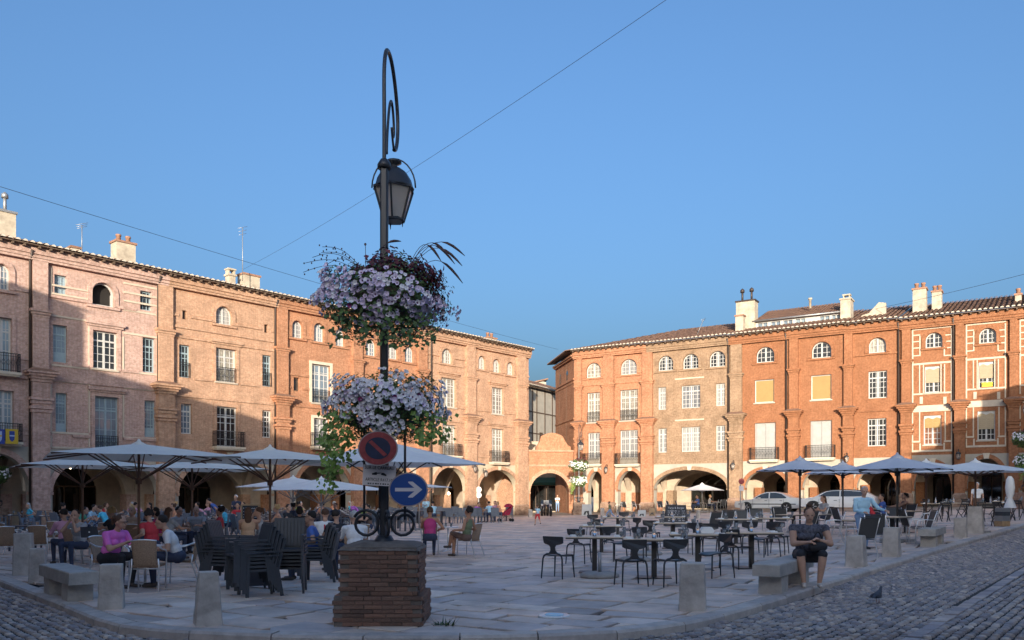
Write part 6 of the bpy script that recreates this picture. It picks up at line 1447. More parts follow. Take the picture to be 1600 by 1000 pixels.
            dr = (wr-elb).normalized(); wx_ = dr.cross(V((0,0,1))); wx_ = wx_.normalized() if wx_.length > .05 else V((1,0,0)); nn = wx_.cross(dr)
            pc = wr+dr*.05; cap(wr,wr+dr*.075,.027,.03,S)
            for q,(o_,ln) in enumerate(((-.028,.065),(-.010,.078),(.010,.074),(.027,.058))):
                a = wr+dr*.078+wx_*o_; b = a+dr*ln*.55-nn*.012; cap(a,b,.0095 if near else .012,.009 if near else .011,S); cap(b,b+dr*ln*.4-nn*.03,.009 if near else .011,.0075 if near else .010,S)
            ta = wr+dr*.03-wx_*s*.026; cap(ta,ta+dr*.045-wx_*s*.032,.012,.010,S); cap(ta+dr*.045-wx_*s*.032,ta+dr*.075-wx_*s*.034-nn*.012,.010,.008,S)
        mb = MB()
        for p in pr:
            if p[0] == 'c':
                _, a, b, r1, r2, m = p; d = b-a; L_ = d.length; n = 10
                prof = [(r1*math.cos(t),-r1*math.sin(t)) for t in (math.pi/2,math.pi*.32,math.pi*.14)]+[(r1,0),(r2,L_)]+[(r2*math.cos(t),L_+r2*math.sin(t)) for t in (math.pi*.14,math.pi*.32,math.pi/2)]
                q = d.to_track_quat('Z','Y').to_matrix().to_4x4() if L_ > 1e-6 else Matrix(); b0 = len(mb.v); mb.lathe([(max(r,.0003),z) for r,z in prof],n); MM = Matrix.Translation(a) @ q; mb.v[b0:] = [tuple(MM @ Vector(v)) for v in mb.v[b0:]]
            else:
                _, c, r, m, R_ = p; b0 = len(mb.v); mb.ell((0,0,0),r,14,10); q = R_.to_3x3().to_4x4() if R_ is not None else Matrix(); MM = Matrix.Translation(c) @ q; mb.v[b0:] = [tuple(MM @ Vector(v)) for v in mb.v[b0:]]
        me = bpy.data.meshes.new('src'); me.from_pydata(mb.v,[],mb.f)
        bm = bmesh.new(); bm.from_mesh(me); bmesh.ops.remove_doubles(bm,verts=bm.verts,dist=1e-5); bmesh.ops.recalc_face_normals(bm,faces=bm.faces); bm.to_mesh(me); bm.free()
        o = bpy.data.objects.new('src',me); COL.objects.link(o); rm = o.modifiers.new('r','REMESH'); rm.mode = 'VOXEL'; rm.voxel_size = .0095 if near else .0155
        sm = o.modifiers.new('s','SMOOTH'); sm.factor = .5; sm.iterations = 3 if near else 2
        srcs.append((o,pr,P,HM,UB,zp))
    dg = bpy.context.evaluated_depsgraph_get()
    for o, pr, P, HM, UB, zp in srcs:
        me = bpy.data.meshes.new_from_object(o.evaluated_get(dg)); me.materials.clear()
        names = []; 
        for p in pr:
            m = p[5] if p[0] == 'c' else p[3]
            if m not in names: names.append(m)
        for m in names: me.materials.append(M[m])
        nf = len(me.polygons); C = np.empty(nf*3); me.polygons.foreach_get('center',C); C = C.reshape(-1,3); best = np.full(nf,1e9); idx = np.zeros(nf,int)
        for p in pr:
            if p[0] == 'c':
                a, b = np.array(p[1]), np.array(p[2]); d = b-a; t = np.clip(((C-a)@d)/max(d@d,1e-9),0,1); dist = np.linalg.norm(C-a-t[:,None]*d,axis=1)-(p[3]+(p[4]-p[3])*t); m = p[5]
            else:
                Rm = np.array(p[4].to_3x3()) if p[4] is not None else np.eye(3); q = (C-np.array(p[1]))@Rm; r = np.array(p[2]); k = np.linalg.norm(q/r,axis=1); dist = (k-1)*r.min(); m = p[3]
            u = dist < best; best[u] = dist[u]; idx[u] = names.index(m)
        me.polygons.foreach_set('material_index',idx.astype(np.int32)); me.polygons.foreach_set('use_smooth',[True]*nf)
        T = thing('person',P['label'],'person',P['loc'],P['rz']); T.scale = (P['scale'],)*3; link('body',me,T)
        hm = 'hair_'+P['hair']; st = P['style']; hb = MB(); rr = random.Random(len(P['label']))
        def blob(c, r, nu=14, nv=10, j=.004):
            b0 = len(hb.v); hb.ell(c,r,nu,nv); hb.v[b0:] = [(x+rr.uniform(-j,j),y+rr.uniform(-j,j),z+rr.uniform(-j,j)) for x,y,z in hb.v[b0:]]
        if st != 'bald': blob((0,.030,.042),(.089,.094,.093))
        else: blob((0,.045,-.01),(.088,.062,.045))
        if st == 'long': blob((0,.075,-.05),(.092,.055,.13)); blob((0,.10,-.17),(.085,.042,.15)); 
        if st == 'bob': blob((0,.055,-.02),(.105,.08,.10))
        if st == 'curly': 
            for k in range(16): a = k*.9; blob((.075*math.cos(a),.035+.07*math.sin(a)*.8,.06+.05*math.sin(k*1.7)),(.045,.045,.045),8,6,.006)
        if st == 'bun': blob((0,.04,.15),(.045,.045,.04)); 
        if st == 'tied': blob((0,.12,.06),(.05,.05,.05)); blob((0,.15,.0),(.03,.03,.07))
        hb.v = [tuple(HM @ Vector(v)) for v in hb.v]; hb.build('hair',hm,T)
        eb = MB()
        for s in (-1,1): eb.ell((s*.033,-.083,.014),(.013,.006,.007),8,6)
        eb.v = [tuple(HM @ Vector(v)) for v in eb.v]; eb.build('eyes','eye',T)
        lb = MB(); lb.ell((0,-.0985,-.052),(.022,.006,.007),8,6); lb.v = [tuple(HM @ Vector(v)) for v in lb.v]; lb.build('mouth','lip',T)
        if P['glasses']:
            gb = MB()
            for s in (-1,1): gb.tube([(s*.036+.024*math.cos(a),-.098,.014+.018*math.sin(a)) for a in [2*math.pi*k/10 for k in range(10)]],.0035,4,closed=True); gb.tube([(s*.06,-.096,.018),(s*.088,.0,.018)],.003,4)
            gb.v = [tuple(HM @ Vector(v)) for v in gb.v]; gb.build('glasses','eye',T)
        if P['band']:
            sb = MB(); pts = [UB @ Vector((0,.118*P['fat'],z)) for z in (.05,.2,.32,.42)]; sb.tube([pts[0],pts[1],pts[2],pts[3]],.017,6); sb.build('stripe',P['band'],T)
        bpy.data.objects.remove(o)
def seat_at(px, d): p = gd(px,d); return p
toward = lambda p, q: face_rz(q[0]-p[0], q[1]-p[1])
R90 = math.pi/2
# left terrace, front
person(seat_at(170,14.7),-1.25,'woman in a bright pink T-shirt leaning on the small round table at left',top='c_pink',legs='c_black',hair='brown',style='tied',lean=.38,arms='table',fat=1.18,near=True,turn=.2,sleeve=.7,glasses=True)
person(seat_at(278,14.9),1.25,'man in a white shirt leaning forward at the small round table, facing left',top='c_white',legs='c_navy',hair='dark',lean=.40,arms='lap',fat=1.08,near=True,sleeve=.6,turn=-.3)
person(seat_at(126,18.6),.25,'man in a grey T-shirt with a laptop in front of him',top='c_grey',hair='dark',lean=.22,arms='chin',near=True,turn=.3)
person(seat_at(103,19.5),2.3,'man in a rose-pink shirt seen from behind left of the laptop',top='c_rose',hair='dark',lean=.2,sleeve=1.2)
person(seat_at(238,18.6),1.9,'man with bushy dark hair in a dark red T-shirt by the parasol pole',top='c_red',hair='dark',style='curly',lean=.15,arms='rest',fat=1.1,twist=-.2)
person(seat_at(178,21.5),1.7,'person with curly blond hair and black top behind the woman in pink',top='c_black',hair='blond',style='curly',lean=.1)
person(seat_at(207,23.0),.0,'blond woman in a tan top facing the camera behind tall glasses',top='c_tan',hair='blond',style='bob',lean=.05,sleeve=0)
person(seat_at(248,21.5),1.0,'dark-haired woman in magenta beside the man in red',top='c_magenta',hair='dark',style='bob',lean=.12)
person(seat_at(262,21.0),-2.7,'woman with long brown hair behind the white-shirted man',top='c_grey',hair='brown',style='long',lean=.05)
person(seat_at(275,23.5),-1.2,'bearded man in grey at the second-row table',top='c_grey',hair='dark',lean=.15,arms='rest')
person(seat_at(308,24.0),-.1,'bald man in a light grey T-shirt facing the camera',top='c_grey',hair='grey',style='bald',lean=.12,fat=1.1)
person(seat_at(341,23.0),1.4,'dark-haired person in red and shorts with crossed legs',top='c_red',hair='dark',style='curly',lean=-.1,arms='rest',crossed=True,barelegs=2,legs='c_brown')
person(seat_at(388,21.0),2.9,'woman with very long brown hair seen from behind',top='c_tan',hair='brown',style='long',sleeve=0,lean=.05)
person(seat_at(408,21.6),1.5,'woman in a grey tank top with raised arm beside the long-haired woman',top='c_grey',hair='brown',style='tied',sleeve=0,lean=.1,arms='chin')
person(seat_at(118,30),-1.6,'person in a green T-shirt bent over at the back of the left terrace',top='c_green',hair='dark',lean=.55)
person(seat_at(138,33),-1.6,'person in pale blue at a back table facing right',top='c_sky',legs='c_jeans',hair='dark',lean=.35)
person(seat_at(168,33),1.6,'person in a turquoise shirt at a back table facing left',top='c_turq',hair='brown',lean=.5)
person(seat_at(357,32),1.5,'person in a blue T-shirt in front of the chalk board',top='c_turq',hair='grey',lean=.4)
person(seat_at(372,36),0,'person in a red T-shirt in front of the standing waiter',top='c_red',hair='dark',lean=.1)
person(gd(370,40),.3,'white-haired waiter in dark clothes standing at the arch',pose='stand',top='c_navy',legs='c_black',hair='white',arms='fold',sleeve=1.2,fat=1.1)
person(gd(342,37),1.4,'waiter in dark blue bending over a table',pose='stand',top='c_blue',legs='c_black',hair='dark',lean=.7,arms='down')
person(seat_at(489,16.0),1.5,'bearded man with glasses in a blue shirt facing left behind the stacked chairs',top='c_blue',hair='dark',lean=.05,arms='rest',near=True,glasses=True)
person(seat_at(508,19.0),3.0,'man in a white shirt with a dark red stripe down his back',top='c_white',hair='brown',lean=.05,fat=1.15,band='c_red')
person(seat_at(527,17.6),2.6,'dark-haired man in a black T-shirt turned right',top='c_black',hair='dark',lean=.1,turn=-.6)
person(seat_at(556,16.8),2.7,'grey-haired man in a white shirt just left of the lamp',top='c_white',hair='grey',lean=.22,near=True,fat=1.1,sleeve=.8)
person(seat_at(468,24),2.9,'person with dark bob and dark top by the pale pole',top='c_black',hair='dark',style='bob')
person(seat_at(448,30),-1.2,'person in black by the third pilaster',top='c_black',hair='dark')
person(seat_at(436,28),1.4,'person with reddish hair in orange by the cream parasol post',top='c_orange',hair='blond',style='curly')
person(seat_at(525,36),.3,'person in dark clothes under the white parasols',top='c_navy',hair='brown')
person(seat_at(577,30),1.0,'person seated between the lamp scrolls, dark hair',top='c_brown',hair='dark')
# right of the plinth
person(seat_at(672,22.2),3.0,'woman with short hair in a pink sleeveless top seen from behind',top='c_magenta',hair='brown',sleeve=0,lean=.08,arms='one',near=True,skin='skin_tan')
person(seat_at(729,22.0),2.0,'person in an olive sleeveless top leaning back in a rattan chair',top='c_olive',hair='dark',style='curly',sleeve=0,lean=-.12,arms='rest',crossed=True,near=True,skin='skin_tan',barelegs=2,legs='c_brown')
person(gd(666,50),.2,'man in a pale blue shirt and jeans standing right of the arrow sign',pose='stand',top='c_sky',legs='c_jeans',hair='brown',arms='fold',sleeve=1.2,scale=.95)
person(seat_at(677,49),2.6,'person in pale blue seated beside the standing man in jeans',top='c_sky',hair='dark')
person(seat_at(742,52),-.9,'woman in a purple top leaning over a table before the arches',top='c_purple',hair='dark',lean=.5)
person(seat_at(766,52),2.4,'person in light blue with back to the square before the arches',top='c_sky',hair='dark',lean=.2)
person(seat_at(774,53.5),.4,'dark-haired woman facing the square before the last arch',top='c_rose',hair='dark',style='long')
person(seat_at(782,53),1.2,'person in orange next to the red pushchair',top='c_orange',hair='blond',style='bob',lean=.3)
p = gp(840,821); person(p,2.8,'boy in a blue T-shirt and red shorts running across the square',pose='stand',top='c_sky',legs='c_red',hair='brown',barelegs=1,stride=.9,arms='run',scale=.66)
p = gp(953,812); person(p,2.0,'small child running in dark clothes in front of the corner house',pose='stand',top='c_olive',legs='c_jeans',hair='brown',stride=1.1,arms='run',scale=.68)
p = gd(871,80); person(p,0,'man in a white shirt standing in the gateway',pose='stand',top='c_white',legs='c_jeans',hair='dark',arms='fold')
# right terrace
wb_p = Vector((4.95,14.05,G(4.95))); person(wb_p+Vector((0.02,-.1,0)),.22,'woman in a dark patterned vest and cropped trousers on the bench with her bag',top='c_print',legs='c_black',hair='brown',style='bun',skin='skin',lean=.16,nod=.25,arms='bag',sleeve=.18,fat=1.34,near=True,barelegs=1,shoe='shoe_light',seat=.44)
p = gd(1348,21.5); person(p,-.15,'waiter in a pale blue shirt and jeans standing among the right tables',pose='stand',top='c_sky',legs='c_jeans',hair='grey',arms='reach',sleeve=1.2,fat=1.15,nod=.25,turn=-.3,near=True,scale=.96)
p = gp(1290,829); person(p,1.3,'long-haired woman in grey seated left of the waiter, facing right',top='c_grey',hair='brown',style='long',lean=.15)
p = gp(1366,832); person(p,1.9,'person in a dark red top bending forward right of the waiter',top='c_red',hair='dark',lean=.55)
p = gp(1381,828); person(p,1.7,'person in a blue T-shirt seated right of the waiter',top='c_blue',hair='dark',lean=.1)
p = gp(1412,825); person(p,1.6,'woman with dark tied-up hair in a brown top facing left',top='c_brown',hair='dark',style='tied',sleeve=0,lean=-.05)
p = gd(1527,38); person(p,.6,'white-haired man in a pale shirt standing at the right folding tables',pose='stand',top='c_white',legs='c_brown',hair='white',arms='down',scale=.97)
person(gd(1091,64),1.4,'person in blue behind the table in the wide arch',top='c_blue',hair='dark')
person(gd(1108,65),-1.4,'person in pale clothes at the table in the wide arch',top='c_white',hair='blond')
rq_ = random.Random(21); used_ = []
zones = [(90,'under the far left parasol'),(170,'left of the large parasol pole'),(260,'under the large cream parasol'),(340,'under the parasol behind it'),(430,'behind the stacked chairs'),(520,'under the white parasols'),(640,'left of the lamp, towards the arches')]
cols = ['c_white','c_sky','c_rose','c_red','c_black','c_grey','c_orange','c_turq','c_navy','c_lime','c_purple','c_tan']
wn = dict(c_white='white',c_sky='pale blue',c_rose='rose',c_red='red',c_black='black',c_grey='grey',c_orange='orange',c_turq='turquoise',c_navy='navy',c_lime='lime green',c_purple='purple',c_tan='tan')
for x,y,rz in SEATS:
    px = scr((x,y))[0]
    if not 0 < px < 600 or rq_.random() > .50: continue
    if any(abs(P['loc'][0]-x) < .6 and abs(P['loc'][1]-y) < .8 for P in PEOPLE): continue
    zn = next(z for lim,z in zones if px < lim); hr = rq_.choice(['dark','brown','blond','grey','dark']); st = rq_.choice(['short','bob','long','curly','tied']); c = rq_.choice(cols); row = 'nearer' if y < 27 else 'farther' if y < 33 else 'farthest'
    lab = '%s-haired diner in %s, %s rows, %s' % (hr,wn[c],row,zn)
    if lab in used_: continue
    used_.append(lab); person(Vector((x,y,G(x))),-rz+rq_.uniform(-.2,.2),lab,top=c,legs=rq_.choice(['c_navy','c_jeans','c_black']),hair=hr,style=st,lean=rq_.uniform(-.05,.3),arms=rq_.choice(['table','rest','chin','lap']),sleeve=rq_.choice([.5,.5,1.2,0]),turn=rq_.uniform(-.4,.4))
build_people()
# the woman's bag, laptop
S = thing('handbag','dark leather handbag with loop handle on the seated woman\'s lap','bag',(wb_p.x+.06,wb_p.y-.42,wb_p.z+.60),.25)
mb = MB(); mb.ell((0,0,.06),(.17,.10,.10),14,10); mb.v = [(x,y,max(z,-.02)) for x,y,z in mb.v]; mb.build('pouch','c_black',S); MB().tube([(-.1+.2*k/10,0,.14+.16*math.sin(math.pi*k/10)) for k in range(11)],.012,6).build('handle','c_black',S)
p = gd(141,17.6); S = thing('laptop','open dark laptop with a pale emblem on its lid','laptop',(p.x,p.y,.735),.2); MB().box(-.17,.17,-.02,.2,0,.015).build('keyboard','slate_plastic',S); mb = MB(); mb.hexa([(-.17,-.035,.01),(.17,-.035,.01),(.17,-.025,.01),(-.17,-.025,.01)],[(-.17,-.10,.23),(.17,-.10,.23),(.17,-.09,.23),(-.17,-.09,.23)]); mb.build('lid','slate_plastic',S)
mb = MB(); mb.lathe([(.018,0),(.018,.004)],12); mb.v = [(x,-.071-.3*y*0+(z*-.9)-y*.29,.12+y*.95) for x,y,z in mb.v]; mb.build('emblem','porcelain',S)
# ------------------------------------------------------------------ cars, motorbike, pushchair, pigeon, wall lamps and the rest
mat('car_silver',(.72,.71,.68),.3,metal=.25,coat=.6); mat('car_white',(.74,.74,.73),.25,coat=.6); mat('tyre',(.02,.02,.02),.8); mat('rim',(.5,.5,.52),.3,metal=.8); mat('car_glass',(.04,.05,.06),.05,coat=.5); mat('lamp_red',(.45,.02,.02),.3); mat('lamp_clear',(.6,.6,.62),.15); mat('trim_dark',(.03,.03,.03),.5)
def car(label, loc, rz, prof, glass, wheels, paint, wr=.31, hw=.86, name='parked_car'):
    # side profile (x,z) closed; body lofted across the width with tumblehome
    S = thing(name,label,'car',loc,rz); mb = MB(); n = len(prof); st = []
    for y, k in ((-1,0),(-.97,.6),(-.8,1),(0,1.0),(.8,1),(.97,.6),(1,0)):
        ring = []
        for x,z in prof:
            t = max(0,(z-.75)/.7); yy = y*hw*(1-.22*t); e = 1 if k == 1 else (.985 if k == .6 else .965)
            ring.append((x*e, yy, .62+(z-.62)*(1 if abs(y) < .9 else e)))
        st.append(ring)
    v_ = sum(st,[]); f_ = [(j*n+i,j*n+(i+1)%n,(j+1)*n+(i+1)%n,(j+1)*n+i) for j in range(len(st)-1) for i in range(n)]
    mb.add(v_,f_,0,True); mb.f += [list(range(n))[::-1],[(len(st)-1)*n+i for i in range(n)]]; mb.m += [0,0]; mb.s += [False,False]
    body = mb.build('body',paint,S)
    for s in (-1,1):
        for poly in glass:
            g = MB(); pts = []
            for x,z in poly: t = max(0,(z-.75)/.7); pts.append((x,s*(hw*(1-.22*t)+.006),z))
            g.add(pts,[tuple(range(len(pts))) if s < 0 else tuple(reversed(range(len(pts))))]); g.build('side_window','car_glass',body)
        for wx in wheels:
            a = MB(); a.lathe([(wr+.05,-.02),(wr+.05,.03)],22); a.v = [(wx+x,s*(hw-.012)+z*s*-1,wr+y) for x,y,z in a.v]; a.build('wheel_arch','trim_dark',body)
            w_ = MB(); w_.lathe([(wr*.62,-.09),(wr*.95,-.10),(wr,-.06),(wr,.06),(wr*.95,.10),(wr*.62,.09)],24); w_.v = [(wx+x,s*(hw-.05)+z,wr+y) for x,y,z in w_.v]; wo = w_.build('wheel','tyre',S)
            r_ = MB(); r_.lathe([(wr*.64,-.04),(wr*.6,-.075),(wr*.15,-.06)],20)
            for k in range(5): a_ = 2*math.pi*k/5; r_.bar((.05*math.cos(a_),.05*math.sin(a_),-.085),(wr*.6*math.cos(a_),wr*.6*math.sin(a_),-.085),.06,.02)
            r_.v = [(wx+x,s*(hw-.05)+z*(1 if s < 0 else -1),wr+y) for x,y,z in r_.v]; r_.build('rim','rim',wo)
        xa, xb = min(p[0] for p in prof), max(p[0] for p in prof)
        MB().box(xa+.35,xb-.35,s*(hw+.002),s*(hw+.012),.52,.58).build('side_moulding','trim_dark' if paint == 'car_silver' else paint,body)
        MB().box(xa+.03,xa+.22,s*hw*.62-.13,s*hw*.62+.13,.62,.74).build('headlight','lamp_clear',body); MB().box(xb-.16,xb-.02,s*hw*.66-.12,s*hw*.66+.12,.70,.84).build('tail_light','lamp_red',body)
        for xx in (-.98,.16,1.18): MB().box(xx-.008,xx+.008,s*(hw+.001),s*(hw+.006),.34,.88).build('door_gap','trim_dark',body)
        for xx in (-.05,1.0): MB().box(xx-.1,xx+.08,s*(hw+.001),s*(hw+.02),.78,.81).build('door_handle','trim_dark',body)
        MB().box(-.62,-.44,s*(hw*.93),s*(hw*.93+.14),.9,1.02).build('mirror',paint,body)
    return S
sed = [(-2.32,.30),(-2.36,.55),(-2.25,.70),(-1.85,.80),(-1.1,.90),(-.55,1.24),(-.1,1.40),(.55,1.42),(1.05,1.33),(1.65,1.02),(2.15,.98),(2.33,.85),(2.36,.5),(2.25,.28),(1.75,.24),(-1.75,.24)]
p = gp(1203,799.5); c1 = car('silver saloon car parked in front of the orange house, nose to the left',(p.x,p.y,p.z),RR.rz,sed,[[(-.88,.95),(-.42,1.24),(0,1.34),(.12,1.35),(.12,.95)],[(.2,.95),(.2,1.35),(.6,1.35),(1.0,1.26),(1.35,1.03),(1.3,.96)]],(-1.42,1.36),'car_silver',.33)
suv = [(-2.15,.35),(-2.2,.72),(-2.05,.90),(-1.3,1.03),(-.75,1.38),(-.35,1.50),(.6,1.52),(1.5,1.44),(1.85,1.18),(2.05,1.05),(2.12,.7),(2.05,.34),(1.6,.3),(-1.6,.3)]
p = gp(1311,799); c2 = car('white hatchback car with dark roof parked behind the waiter',(p.x,p.y,p.z),RR.rz,suv,[[(-1.02,1.08),(-.62,1.37),(-.3,1.45),(.15,1.46),(.15,1.06)],[(.22,1.06),(.22,1.46),(.75,1.46),(1.35,1.39),(1.62,1.16),(1.5,1.08)]],(-1.32,1.3),'car_white',.36)
mb = MB(); mb.prism([(-.55,1.46),(-.3,1.505),(.6,1.53),(1.5,1.45),(1.5,1.49),(.6,1.57),(-.3,1.545)],-.6,.6); mb.build('dark_roof','trim_dark',c2)
c2.scale = (1.12,1.0,.93)
# motorbike in the gateway and one beside it
def motorbike(px, yb, rz, label):
    p = gp(px,yb); S = thing('motorbike',label,'motorbike',p,rz)
    for y in (-.68,.68): w_ = MB(); w_.lathe([(.2,-.05),(.3,-.055),(.31,0),(.3,.055),(.2,.05)],20); w_.v = [(z,y+x,.31+yy) for x,yy,z in w_.v]; wo = w_.build('wheel','tyre',S); r_ = MB(); r_.lathe([(.2,-.03),(.04,-.04),(.04,.04),(.2,.03)],16); r_.v = [(z,y+x,.31+yy) for x,yy,z in r_.v]; r_.build('rim','rim',wo)
    mb = MB(); mb.ell((0,-.1,.78),(.16,.3,.15),12,8); mb.build('tank','c_navy',S); mb = MB(); mb.hexa([(-.13,.1,.72),(.13,.1,.72),(.09,.75,.78),(-.09,.75,.78)],[(-.12,.1,.82),(.12,.1,.82),(.08,.78,.9),(-.08,.78,.9)]); mb.build('seat','c_black',S)
    mb = MB(); mb.box(-.14,.14,-.25,.25,.28,.62); mb.build('engine','trim_dark',S); 
    for s in (-1,1): MB().tube([(s*.09,-.68,.31),(s*.09,-.45,.95)],.025,7).build('fork','rim',S); MB().tube([(s*.05,-.42,.98),(s*.38,-.32,1.05)],.016,6).build('handlebar','trim_dark',S)
    mb = MB(); mb.ell((0,-.62,.88),(.09,.07,.1),10,8); mb.build('headlamp','lamp_clear',S); mb = MB(); mb.hexa([(-.13,-.62,.98),(.13,-.62,.98),(.13,-.6,.98),(-.13,-.6,.98)],[(-.1,-.45,1.28),(.1,-.45,1.28),(.1,-.43,1.28),(-.1,-.43,1.28)]); mb.build('windscreen','car_glass',S)
    mb = MB(); mb.box(-.2,.2,.55,.9,.92,1.25); mb.build('top_box','paint_white',S)
motorbike(858,806.5,.15,'motorbike with pale top box parked in front of the gateway, facing the square'); motorbike(849,806,-.2,'dark motorbike standing left of the pale one at the gateway')
# pushchair
p = gp(790,815); S = thing('pushchair','red pushchair parked beside the diners before the last arch','pushchair',p,R(-70)); mat('push_red',(.42,.02,.06),.8)
mb = MB(); mb.hexa([(-.2,-.25,.38),(.2,-.25,.38),(.2,.2,.42),(-.2,.2,.42)],[(-.2,-.2,.5),(.2,-.2,.5),(.22,.42,1.0),(-.22,.42,1.0)]); mb.build('seat','push_red',S); mb = MB(); mb.ell((0,.2,.95),(.23,.3,.2),10,8); mb.v = [(x,y,max(z,.92)) for x,y,z in mb.v]; mb.build('hood','push_red',S)
for s in (-1,1):
    MB().tube([(s*.22,-.4,.1),(s*.22,.5,1.02)],.014,6).build('frame','trim_dark',S); MB().tube([(s*.22,.4,.1),(s*.22,-.2,.5)],.014,6).build('frame','trim_dark',S)
    for y in (-.4,.4): w_ = MB(); w_.lathe([(.05,-.02),(.095,-.02),(.1,0),(.095,.02),(.05,.02)],14); w_.v = [(s*.22+z,y+x,.1+yy) for x,yy,z in w_.v]; w_.build('wheel','tyre',S)
# pigeon
p = gp(1371,932); p.z -= .088; S = thing('pigeon','dark grey pigeon walking on the cobbles at right','pigeon',p,R(130)); S.scale = (.82,.82,.82); mat('pigeon_grey',(.075,.08,.10),.7,var=.3,scale=30); mat('pigeon_foot',(.30,.09,.07),.7)
mb = MB()
sec = [(-.20,.095,.012,.006),(-.14,.10,.035,.014),(-.08,.115,.055,.04),(-.02,.135,.062,.058),(.04,.155,.058,.058),(.085,.185,.042,.045),(.11,.22,.030,.032),(.122,.25,.026,.028),(.135,.265,.026,.025),(.155,.265,.016,.016),(.165,.262,.004,.004)]
for y,z,rx,rz_ in sec: mb.v += [(rx*math.cos(2*math.pi*k/10),-y,z+rz_*math.sin(2*math.pi*k/10)) for k in range(10)]
for j in range(len(sec)-1):
    for k in range(10): mb.f.append([j*10+k,j*10+(k+1)%10,(j+1)*10+(k+1)%10,(j+1)*10+k][::-1]); mb.m.append(0); mb.s.append(True)
mb.f += [list(range(10)),[(len(sec)-1)*10+k for k in range(10)][::-1]]; mb.m += [0,0]; mb.s += [False,False]; mb.build('body','pigeon_grey',S)
MB().tube([(0,-.16,.262),(0,-.19,.255)],[.006,.002],5).build('beak','trim_dark',S)
for s in (-1,1):
    mb = MB(); mb.ell((s*.052,.05,.125),(.014,.12,.04),8,6); mb.build('wing','pigeon_grey',S); MB().tube([(s*.022,-.01,.085),(s*.024,-.015,.006)],.005,5).tube([(s*.024,.01,.005),(s*.024,-.045,.005)],.004,5).build('leg','pigeon_foot',S)
# wall lanterns on the pilasters
def wall_lantern(row, px, py, label, s=1.0):
    t, d = row.s_(px,.42); z = CH+(HY-py)/F*d; p = row.world(t,-.42,z); S = thing('wall_lantern',label,'lantern',p,row.rz)
    MB().tube([(0,.0,.42*s),(0,-.15,.5*s),(0,-.3,.48*s),(0,-.32,.38*s)],.02,6).bar((0,.01,.1),(0,.01,.5*s),.05,.02).build('bracket','lamp_iron',S)
    la = MB(); n = 6; rg = lambda r,z_,k: Vector((r*s*math.cos(2*math.pi*k/n),-.32+r*s*math.sin(2*math.pi*k/n),z_*s))
    for k in range(n): la.bar(rg(.17,.15,k),rg(.09,-.2,k),.02,.02); la.bar(rg(.17,.15,k),rg(.17,.15,k+1),.02,.02)
    la.lathe([(.18*s,.15*s),(.12*s,.27*s),(.03*s,.34*s)],8,(0,-.32,0)); la.lathe([(.09*s,-.22*s),(.03*s,-.26*s)],8,(0,-.32,0)); lo = la.build('lantern_frame','lamp_iron',S)
    g = MB(); g.lathe([(.085*s,-.2*s),(.155*s,.15*s)],6,(0,-.32,0)); g.build('lantern_glass','lantern_glass',lo)
wall_lantern(RR,1147,729,'black wall lantern on the pale pilaster right of the wide arch'); wall_lantern(RR,1324,718,'black wall lantern above the parasols between the two orange bays'); wall_lantern(RR,1498,713,'wall lantern on the pilaster above the right parasols'); wall_lantern(RR,949,735,'black wall lantern between the two low arches of the corner house'); wall_lantern(RL,755,741,'wall lantern beside the last arch of the left row'); wall_lantern(RL,738,733,'dark wall lantern on the pilaster before the last arch')
# heraldic shields on the left balcony
mat('shield_yellow',(.62,.42,.03),.5); mat('shield_blue',(.03,.06,.30),.5); mat('shield_pale',(.45,.55,.75),.5)
for px0,px1,label,a_,b_ in ((8.5,28,'yellow heraldic panel with a blue emblem on the left balcony','shield_yellow','shield_blue'),(-9,7,'blue heraldic panel on the left balcony at the picture edge','shield_blue','shield_pale')):
    t0 = RL.s_(px0,.75)[0]; t1, d = RL.s_(px1,.75); z0, z1 = CH+(HY-694)/F*d, CH+(HY-671)/F*d; p = RL.world((t0+t1)/2,-.75,0); S = thing('heraldic_panel',label,'heraldic panel',p,RL.rz); w_ = (t1-t0)/2
    MB().box(-w_,w_,-.04,.0,z0,z1).build('panel',a_,S); mb = MB(); zc, h_ = (z0+z1)/2, (z1-z0)*.36; mb.prism([(-w_*.42,zc-h_*.1),(-w_*.36,zc-h_*.6),(0,zc-h_),(w_*.36,zc-h_*.6),(w_*.42,zc-h_*.1),(w_*.42,zc+h_),(-w_*.42,zc+h_)],-.055,-.042); mb.build('emblem',b_,S)
    mb = MB(); mb.prism([(-w_*.4,zc+.0),(w_*.4,zc+.0),(w_*.4,zc+h_*.25),(-w_*.4,zc+h_*.25)],-.06,-.056); mb.build('emblem_band','shield_pale' if b_ == 'shield_blue' else 'shield_yellow',S)
# other lamps of the same kind around the square, with baskets
def far_lamp(px, d, rz, where):
    p = gd(px,d); make_lamp('iron lamp with crooked neck '+where,(p.x,p.y,p.z),rz,Vector((-.45,-.75,0)) if px > 1000 else Vector((.3,.7,0)))
    basket('upper flower basket on the lamp '+where,(p.x,p.y,p.z+4.12),'up',int(px)%17+3,False); basket('lower flower basket on the lamp '+where,(p.x,p.y,p.z+2.8),'low',int(px)%13+4,False)
    S = thing('brick_plinth','brick plinth of the lamp '+where,'plinth',p); MB().box(-.55,.55,-.55,.55,-.1,.37).box(-.48,.48,-.48,.48,.37,.97).build('masonry','brick_old',S)
far_lamp(904.5,70,0,'in front of the corner house'); far_lamp(1606,49,0,'at the right edge of the picture'); far_lamp(-8,44,0,'at the left edge of the picture')
